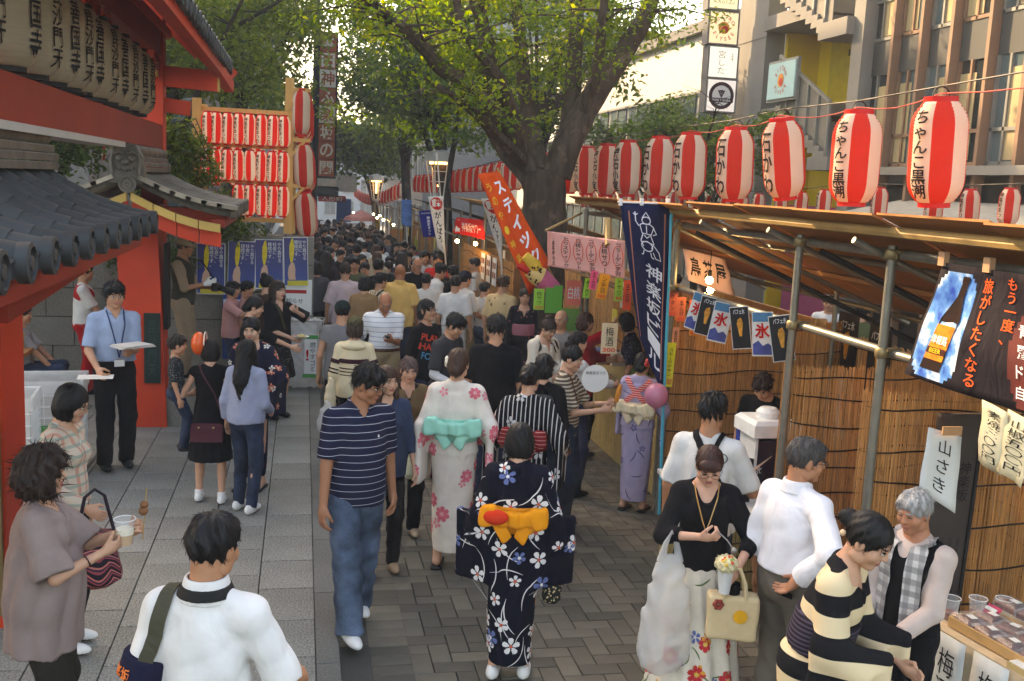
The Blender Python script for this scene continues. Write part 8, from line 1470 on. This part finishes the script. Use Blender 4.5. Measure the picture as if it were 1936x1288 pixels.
SASH = striped((206, 74, 70), (236, 190, 180), .02, .3); strap(F, 'yukata', [(-.13, -.05, 1.42), (0, -.14, 1.30), (.13, -.11, 1.18)], .05, SASH, 'tasuki_sash'); strap(F, 'yukata', [(.13, -.05, 1.42), (0, -.14, 1.30), (-.13, -.11, 1.18)], .05, SASH, 'tasuki_sash')
hd = F.hc+F.Rh@np.array([.07, -.06, .02]); o = MB(); [o.ball(tuple((hd+[.012*math.sin(a), .03*math.cos(a), .03*math.sin(a)])*F.s), (.022, .024, .024), 8, k=5) for a in np.linspace(0, 6.28, 6)[:-1]]; o.build('hair_flower', mat((222, 84, 80), .7), F.t, True)
t = thing('pink_balloon', 'round pink toy balloon beside the lavender yukata', 'balloon', aty(1241, 748, 8.25)); MB().ball((0, 0, 0), (.105, .105, .11), 28, k=18).build('balloon_skin', mat((226, 150, 176), .25, .03, spec=.5, trl=.35), t, True); MB().lathe([(.004, -.125), (.014, -.13), (.004, -.11)], 10).build('knot', mat((206, 120, 150), .4), t); MB().tube([(0, 0, -.12), (-.02, .1, -.25), (-.06, .25, -.20)], .002, 4).build('string', WHT, t)
# ---- stall side --------------------------------------------------------------------
F = person('shaved-ice seller in black tee with head bowed inside the stall', (1440, 710), -18, dict(sex='m', hair=('thick', (44, 28, 24)), tops=[dict(m=DK, sl=.45)], bot=dict(m=DK), shoes=dict(m=SHB), hp=34, lean=8), h=1.60, q=.0125)
F = person('man in white tee with black cross-body strap buying shaved ice', (1350, 741), 163, dict(sex='m', hair=('thick', BLACKH), skin=SK2, tops=[dict(m=CK, sl=.46, loose=.025, name='tee', hem=.84)], bot=dict(m=DENIMD), shoes=dict(m=SHB), R=(.22, .28, 1.1)), h=1.74, q=.0105)
strap(F, 'tee', [(-.08, .03, 1.46), (-.04, -.1, 1.42), (.06, -.14, 1.28), (.17, -.12, 1.1), (.2, -.05, 1.0)], .045, DK, 'bag_strap'); strap(F, 'tee', [(.08, .03, 1.46), (.08, -.08, 1.43), (.05, -.13, 1.33)], .03, DK, 'bag_strap')
gcirc = [(np.array((.115, 0, 1.33))*F.s, np.array([.2, -1, .15])/1.03, (0, 0, 1), np.array([(math.cos(a)*.032, math.sin(a)*.032) for a in np.linspace(0, 6.28, 17)[:-1]]+[(math.cos(a)*.026, math.sin(a)*.026) for a in np.linspace(0, 6.28, 17)[:-1]]), [(i, (i+1) % 16, 16+(i+1) % 16, 16+i) for i in range(16)])]
bvt = bvh_of(F, 'tee'); hit = bvt.ray_cast(Vector((.115, -.6, 1.33))*F.s, Vector((0, 1, 0)))
if hit[0] is not None: decal(F, 'tee', [(np.array(hit[0]),)+gcirc[0][1:]], INK, 'round_logo')
for k, px in enumerate(((1284, 852), (1300, 850))): t = thing('white_fan', ['white round fan tucked at the waist of the cross-body man', 'second white fan tucked behind the first at his waist'][k], 'fan', aty(*px, 6.2)); disc(t, (0, 0, 0), Vector((1, 0, 0)), Vector((.1, 0, 1)), .045, WHT, 'fan_paper', 0, 20, .09); letters(t, '坂', (0, -.003, .02), (1, 0, 0), (0, 0, 1), .04, INK); MB().bar((0, .003, -.08), (0, .003, -.15), .01, .005, up=(0, 1, 0)).build('fan_handle', WHT, t)
F = person('woman in black scoop top and floral skirt eating shaved ice', (1345, 848), 6, dict(sex='f', hair=('updo', (58, 34, 28)), skin=(222, 178, 156), glasses=mat((70, 40, 30), .3), tops=[dict(m=DK, sl=.72, hem=.80, neck='scoop', nr=1.45, name='knit_top')], bot=dict(skirt=True, m=cloth((228, 216, 198)), z0=.10, r0=.29, pleat=.014, n=11, name='skirt'), shoes=dict(m=SHB), R=(.03, .27, 1.20), cR=(1.0, 1.1), pR=(1, -.1, -.7), L=(-.17, .30, 1.02), cL=(.9, .9), pL=(-1, -.1, -.6), hp=28, eye=.6), h=1.62, q=.0100)
gg = G((-.12, -.13, -.02), (.12, .14, .13), .008); gg.el((0, .058, .055), (.068, .040, .040), 0); gg.cut(.018-gg.P()[..., 2]); V, Fc = gg.mesh(); F.part('fringe_hair', (V@F.Rh.T+F.hc, Fc), hair_mat((62, 36, 30)))
flowers(F, 'skirt', 22, .055, mat((206, 50, 56), .85, .2), .13, 41, mat((230, 190, 90), .8), zr=(0, .62), petals=7); flowers(F, 'skirt', 22, .035, mat((96, 112, 170), .85, .1), .13, 42, WB); flowers(F, 'skirt', 20, .04, mat((226, 160, 60), .85, .1), .14, 43); arcs(F, 'skirt', 50, .10, .010, mat((96, 120, 70), .85), .08, 44)
nk = MB(); nk.tube([tuple(F.T(p)*F.s) for p in ((-.075, .02, 1.455), (-.06, .10, 1.38), (-.02, .145, 1.25), (0, .165, 1.20), (.02, .145, 1.25), (.06, .10, 1.38), (.075, .02, 1.455))], .0035, 5); nk.build('necklace', mat((206, 160, 100), .3, metal=.7), F.t); MB().ball(tuple(F.T((0, .17, 1.17))*F.s), (.014, .008, .024)).build('pendant', mat((190, 130, 60), .25, metal=.5), F.t, True)
t = thing('shaved_ice', 'mound of fruit-topped shaved ice in a white cup', 'dessert', F.world(F.grip('L')+[0, .015, .0])); MB().lathe([(.028, -.06), (.042, .06), (.05, .075)], 16).build('cup', WHT, t, True)
ice = G((-.08, -.08, .05), (.08, .08, .17), .006); ice.el((0, 0, .10), (.062, .062, .05), 0); P = ice.P(); ice.D = ice.D+.006*(np.sin(P[..., 0]*140)*np.sin(P[..., 1]*120+2)*np.sin(P[..., 2]*130))+.003*np.sin(P[..., 0]*260+P[..., 2]*190); V, Fc = ice.mesh(); link('ice', mesh_np('ice', V, Fc, mat((240, 206, 160), .35, .5, 45), smooth=True), t)
fr = MB(); [fr.ball((.055*math.cos(a)*r, .055*math.sin(a)*r-.01, .115+.035*(1-r)), .011, 7, random.randint(0, 2), 5) for a, r in [(random.uniform(0, 6.28), random.uniform(.2, 1)) for _ in range(22)]]; o = fr.build('fruit_bits', [mat((226, 90, 50), .4), mat((240, 200, 90), .4), mat((120, 160, 70), .4)], t, True); o['kind'] = 'stuff'
t = thing('plastic_spoon', 'clear spoon in the fingers of the woman eating shaved ice', 'spoon', F.world(F.grip('R')+[0, .0, 0]), F.th); MB().tube([(0, 0, .01), (-.05, .05, -.02), (-.075, .07, -.05)], .004, 6).build('handle', SILV, t); MB().ball((-.085, .08, -.065), (.016, .012, .02), 10).build('bowl', SILV, t, True)
fw = F.el['R']*.55+F.wr['R']*.45
t = soft('white_plastic_bag', 'big translucent white shopping bag hooked on a forearm', 'bag', F.world(fw+[.05, .02, -.10]), sack(.165, .07, .70, .9, .006, 1.0), FILM, .011, rz=F.th+.15); MB().tube([(-.05, 0, -.05), (-.03, 0, .05), (0, 0, .12), (.03, 0, .05), (.05, 0, -.05)], [.026, .016, .011, .016, .026], 8).build('handle', FILM, t, True); o = panel(t, 'pink_print', (.02, -.098, -.40), (1, 0, -.12), (.12, 0, 1), .15, .035, mat((226, 140, 130), .5), .003)
TOTE = mat((222, 196, 152), .85, .08, 12, .2, 200); tp = F.world((-.17, .30, .78)); t = thing('canvas_tote', 'cream canvas tote with a yellow disc print and flower brooch', 'bag', tp, F.th+math.pi)
def tote_body(h):
    g = G((-.18, -.08, -.17), (.18, .08, .14), h); g.slab((0, 0, -.02), np.eye(3), (.135, .055, .125), 0, .02); P = g.P(); g.D = g.D+(-P[..., 2]*0+.10*np.abs(P[..., 0])*np.clip(-P[..., 2]-.02, 0, .2))+.003*np.sin(P[..., 0]*30+P[..., 2]*25); return g.mesh()
V, Fc = tote_body(.009); link('bag_body', mesh_np('bag_body', V, Fc, TOTE, smooth=True), t)
for y in (-.05, .05): MB().tube([(-.06, y, .09), (-.05, y, .18), (-.02, y*.5, .25), (.02, y*.5, .25), (.05, y, .18), (.06, y, .09)], .011, 6).build('handle', TOTE, t, True)
disc(t, (.035, -.062, .0), Vector((1, 0, 0)), Vector((0, 0, 1)), .038, mat((236, 170, 40), .7), 'disc_print', 0); o = MB(); [o.ball((-.085+.018*math.cos(a), -.06, .06+.018*math.sin(a)), .014, 7, k=5) for a in np.linspace(0, 6.28, 7)[:-1]]; o.build('flower_brooch', mat((150, 60, 50), .7, .4, 60), t, True); MB().lathe([(.03, .06), (.032, .16), (.03, .165)], 14).build('bottle_top', DK, t, True)
F = person('man in crisp white shirt and grey slacks with a hand behind his hip', (1530, 826), 138, dict(sex='m', hair=('short', (64, 60, 58)), skin=(196, 142, 110), glasses=FR_, w=1.0, tops=[dict(m=cloth((238, 236, 240)), sl=.94, hem=1.0, collar=True, loose=.02, sr=.07, cr=.05, name='shirt', fold=.009)], bot=dict(m=cloth((104, 96, 86)), belt=SHB, t=.02, flare=.012, zt=1.035), shoes=dict(m=SHB), R=(.19, -.15, 1.02), pR=(1, -.3, 0), hy=-30, hp=8), h=1.73, q=.0100)
MB().add([tuple(np.array(p)*F.s) for p in ((.06, -.150, .93), (.15, -.135, .93), (.15, -.135, .90), (.06, -.150, .90))], [(0, 1, 2, 3)]).build('pocket_slit', DK, F.t)
KSTR = striped((26, 25, 28), (224, 200, 160), .17, .48, 2, .05, .3); F = person('woman in broad black and cream striped kimono with low bun', (1668, 976), 76, dict(sex='f', hair=('bun', BLACKH), yuk=dict(m=KSTR, obi=striped((36, 30, 40), (80, 70, 84), .02, .4)), shoes=dict(m=SHB, geta=1), w=1.06, hs=1.08, lean=14, hp=20, R=(.14, .34, .96), L=(-.08, .38, 1.0), hy=-6), h=1.66, q=.0100)
hd = F.hc+F.Rh@np.array([.06, -.10, -.02]); MB().ball(tuple(hd*F.s), .014).build('hair_bead', mat((230, 190, 150), .3), F.t, True)
SWL, n_ = newmat('swirl_cloth', .85, .2); v_ = n_.n('TexVoronoi', _Scale=9.0); n_.l(n_.oc, v_.inputs[0]); n_.col(n_.ramp(n_.math('FRACT', n_.math('MULTIPLY', v_.outputs['Distance'], 9)), [(0, lin((150, 146, 140))), (.7, lin((112, 108, 104)))], 'CONSTANT')); t = soft('swirl_pouch', 'pale grey swirl-patterned pouch at the back of the striped kimono', 'pouch', aty(1538, 1190, 4.0), sack(.10, .09, .28, 1.2, .005), SWL, .012, rz=F.th)
F = person('smiling grey-haired man in black apron with checked towel round his neck', (1730, 925), -32, dict(sex='m', hair=('short', (150, 148, 146)), skin=(200, 142, 112), tops=[dict(m=cloth((206, 186, 176)), sl=.9, name='shirt'), dict(m=DK, sl=0, hem=.7, t=.026, nr=1.9, neck='scoop', name='apron')], bot=dict(m=DK), shoes=dict(m=SHB), hp=14, eye=.45, R=(.12, .26, .95), L=(-.12, .28, .98)), h=1.60, q=.0105)
TWL = checked((206, 202, 198), (120, 118, 118), (120, 118, 118), .06, .5)
for sg in (-1, 1): strap(F, 'apron', [(sg*.07, -.02, 1.46), (sg*.075, .06, 1.43), (sg*.085, .13, 1.3), (sg*.09, .14, 1.1), (sg*.092, .14, .95)], .085, TWL, 'towel_end', .012)
# ---- far crowd ---------------------------------------------------------------------
kinds = [('dark-haired person in black top in the packed crowd', 'm', 'thick', BLACKH, DK, .45), ('person in white tee deep in the packed crowd', 'm', 'short', BLACKH, CK, .45), ('long-haired woman in dark dress in the packed crowd', 'f', 'long', BLACKH, cloth((50, 44, 52)), .6), ('person in slate grey top in the packed crowd', 'm', 'shag', BLACKH, cloth((84, 84, 92)), .45), ('brown-haired woman in rust top in the packed crowd', 'f', 'bob', BRN, cloth((120, 66, 52)), .6), ('person in navy shirt in the packed crowd', 'm', 'short', BLACKH, cloth((44, 52, 82)), .9), ('person in bright red tee in the packed crowd', 'm', 'short', BLACKH, cloth((190, 40, 40)), .45), ('woman in beige blouse with hair up in the packed crowd', 'f', 'updo', BRN, cloth((186, 164, 136)), .6), ('person in white sun hat in the packed crowd', 'f', 'bob', BLACKH, cloth((130, 132, 140)), .5), ('person in olive green top in the packed crowd', 'm', 'thick', BLACKH, cloth((86, 92, 60)), .45)]
protos = []
for k, (lab, sx, hs_, hc_, mm, sl) in enumerate(kinds):
    for back in (0,):
        F = Fig(dict(sex=sx, hair=(hs_, hc_))); ps = []; V, Fc = F.body(.026); ps.append((V, Fc, 0)); V, Fc, mi = F.head(.0095); HV = lambda v: v@F.Rh.T+F.hc; ps.append((HV(V), Fc, np.where(mi == 2, 3, np.where(mi == 1, 1, 0)))); V, Fc = hair_mesh(hs_, .014, k); ps.append((HV(V), Fc, 3))
        for sg in (-1, 1): V, Fc = sphere_q((sg*.032, .088, .005), (.014, .007, .006)); ps.append((HV(V), Fc, 3))
        V, Fc = g_top(F, dict(sl=sl, loose=.015, hem=.86, ph=k), .022); ps.append((V, Fc, 2)); V, Fc = g_legs(F, {}, .026); ps.append((V, Fc, 4))
        if k == 8: gg = G((-.19, -.2, .0), (.19, .2, .16), .012); gg.el((0, -.014, .05), (.096, .114, .095), 0); gg.lat([.03, .045], [.17, .17], [.18, .18], .01, None, -.01); gg.cut(.03-gg.P()[..., 2]); V, Fc = gg.mesh(); ps.append((HV(V), Fc, 5))
        V, Fc, mi = J(ps); protos.append(mesh_np('person', V/1.72, Fc, [skin_mat(SK1 if sx == 'm' else SK3), LIPM, mm, hair_mat(hc_), (DK, DENIMD, BLK2)[k % 3], CK], mi, True))
taken = [f.p[:2] for f in PEOPLE.values()]; gr = random.Random(11); wts = [20, 14, 11, 9, 5, 9, 3, 9, 4, 5]; cnt = 0; tries = 0
def crowd_ok(x, y): return all((x-q[0])**2+(y-q[1])**2 > (.46 if y > 18 else .5)**2 for q in taken)
while cnt < 190 and tries < 9000:
    tries += 1; y = 12.2+36*gr.random()**1.25; xl = .35 if y > 15.5 else .45; xr = 2.75-.004*y; x = gr.uniform(xl, xr)
    if y > 16 and gr.random() < .12: x = gr.uniform(-.25, .3)
    u, v = proj((x, y, gz(y)+1.65))
    if y < 17 and (v > 520 or u > 860): continue
    if not crowd_ok(x, y): continue
    k = gr.choices(range(len(kinds)), wts)[0]; h = gr.uniform(1.52, 1.74); th = math.pi+gr.gauss(0, .7) if gr.random() < .42 else gr.gauss(0, .6); o = tag(link('person', protos[k], None, (x, y, gz(y)), th), kinds[k][0], 'person', 'crowd: '+kinds[k][0].split(' in the')[0].split(' deep')[0]); o.scale = (h*gr.uniform(.96, 1.06), h*1.0, h); taken.append((x, y)); cnt += 1
# people on the far sidewalk glimpsed under the plywood roof
for k in range(14): y = 7.5+k*.95+gr.uniform(-.2, .2); x = gr.uniform(5.6, 6.9); i = gr.choices(range(len(kinds)), [6, 10, 4, 4, 3, 6, 2, 4, 2, 3])[0]; o = tag(link('person', protos[i], None, (x, y, 0 if x < 6.4 else .1), gr.uniform(0, 6.28)), kinds[i][0].replace('in the packed crowd', 'on the far sidewalk behind the stall').replace('deep on', 'on'), 'person', 'passers-by behind the stall'); o.scale = (1.62,)*3
# ---- things standing about on the temple side ---------------------------------------
BSK = mat((222, 224, 222), .5, .05); GRNP = mat((70, 150, 80), .6)
for k, (x, y) in enumerate(((95, 742), (125, 722))):
    p = atz(x, 840 if k == 0 else 810, PZ); p = np.array([-2.55+.25*k, 9.2+.75*k, PZ]); t = thing('recycling_basket', ['white wire recycling basket lined with film beside the black-haired plaid wearer', 'second white recycling basket behind the first'][k], 'bin', p, .1); b = MB(); w_, h_ = .32, .88
    for z in np.linspace(.05, h_, 9): b.tube([(-w_, -w_*.8, z), (w_, -w_*.8, z), (w_, w_*.8, z), (-w_, w_*.8, z), (-w_, -w_*.8, z)], .006, 4)
    for i in range(9): u_ = -w_+2*w_*i/8; [b.tube([(u_, s_*w_*.8, .02), (u_, s_*w_*.8, h_)], .004, 4) for s_ in (-1, 1)]; [b.tube([(s_*w_, u_*.8, .02), (s_*w_, u_*.8, h_)], .004, 4) for s_ in (-1, 1)]
    o = b.build('wire_cage', BSK, t); ln = MB(); pr = [(-w_*.95, -w_*.75), (w_*.95, -w_*.75), (w_*.95, w_*.75), (-w_*.95, w_*.75)]; V = [(x_*q, y_*q, z) for z, q in ((.03, .9), (.5, 1), (h_+.02, 1.0), (h_+.03, 1.1), (h_-.08, 1.12)) for x_, y_ in pr]; ln.add(V, [(i*4+j, i*4+(j+1) % 4, i*4+4+(j+1) % 4, i*4+4+j) for i in range(4) for j in range(4)]+[(0, 1, 2, 3)]); ln.build('film_liner', FILM, t); letters(t, '資源集', (0, -w_*.8-.012, .45), (1, 0, 0), (0, 0, 1), .12, GRNP, False, .03)
p = atz(573, 735, PZ); p = (p[0], p[1], PZ); t = thing('waste_bag_stand', 'clear waste sack hung on a frame with green tape and vertical lettering', 'bin', p, -.1); b = MB(); [b.tube([(x, y, 0), (x, y, .95)], .008, 6) for x in (-.26, .26) for y in (-.2, .2)]; b.tube([(-.26, -.2, .95), (.26, -.2, .95), (.26, .2, .95), (-.26, .2, .95), (-.26, -.2, .95)], .008, 6); b.build('frame', PIPE, t)
V, Fc = sack(.34, .28, .92, 2.2, .014)(.02); link('clear_sack', mesh_np('clear_sack', V+[0, 0, .96], Fc, FILM, smooth=True), t); panel(t, 'notice', (.12, -.32, .5), (1, 0, 0), (0, 0, 1), .16, .46, WHT, .004); letters(t, '燃やすゴミ', (.15, -.324, .5), (1, 0, 0), (0, 0, 1), .08, INK, True); letters(t, '!', (.08, -.324, .52), (1, 0, 0), (0, 0, 1), .2, REDC, False, .02); [panel(t, 'tape', (.12, -.318, z), (1, 0, 0), (0, 0, 1), .2, .05, GRNP, .004) for z in (.24, .76)]
t = thing('cardboard_box', 'open cardboard box on the ground behind the gate', 'box', (-2.95, 9.9, PZ)); MB().box((0, 0, .14), (.4, .3, .28)).build('carton', mat((176, 136, 92), .8), t); MB().box((.1, -.18, .29), (.38, .12, .006), R=Matrix.Rotation(.5, 3, 'X')).build('flap', mat((180, 140, 96), .8), t)
t = thing('yard_stall_table', 'trestle table with goods in the temple yard behind the gate', 'table', (-4.2, 12.2, PZ)); MB().box((0, 0, .74), (2.4, .8, .04)).build('table_top', PLY, t); [MB().bar((x, y, 0), (x, y, .72), .05, .05, up=(0, 1, 0)).build('leg', PINE, t) for x in (-1.1, 1.1) for y in (-.33, .33)]; [MB().box((-1+k*.33, gr.uniform(-.2, .2), .84), (.24, .22, .16)).build('goods_box', mat(gr.choice([(206, 60, 50), (226, 216, 200), (196, 150, 80)]), .7), t) for k in range(7)]
# ================================================================== SMOKE AND HAZE OVER THE STREET
hz = MB().box((0, 95, 9.25), (150, 240, 29.5)).build('haze', None); hz.data.materials.clear(); hm = bpy.data.materials.new('haze'); hm.use_nodes = True; n_ = hm.node_tree
for q in list(n_.nodes):
    if q.type == 'BSDF_PRINCIPLED': n_.nodes.remove(q)
pv = n_.nodes.new('ShaderNodeVolumePrincipled'); pv.inputs['Color'].default_value = (.86, .90, .95, 1); pv.inputs['Density'].default_value = .002; n_.links.new(pv.outputs[0], n_.nodes['Material Output'].inputs['Volume']); hz.data.materials.append(hm); tag(hz, 'thin blue cooking smoke and haze hanging over the street', 'haze', kind='stuff')
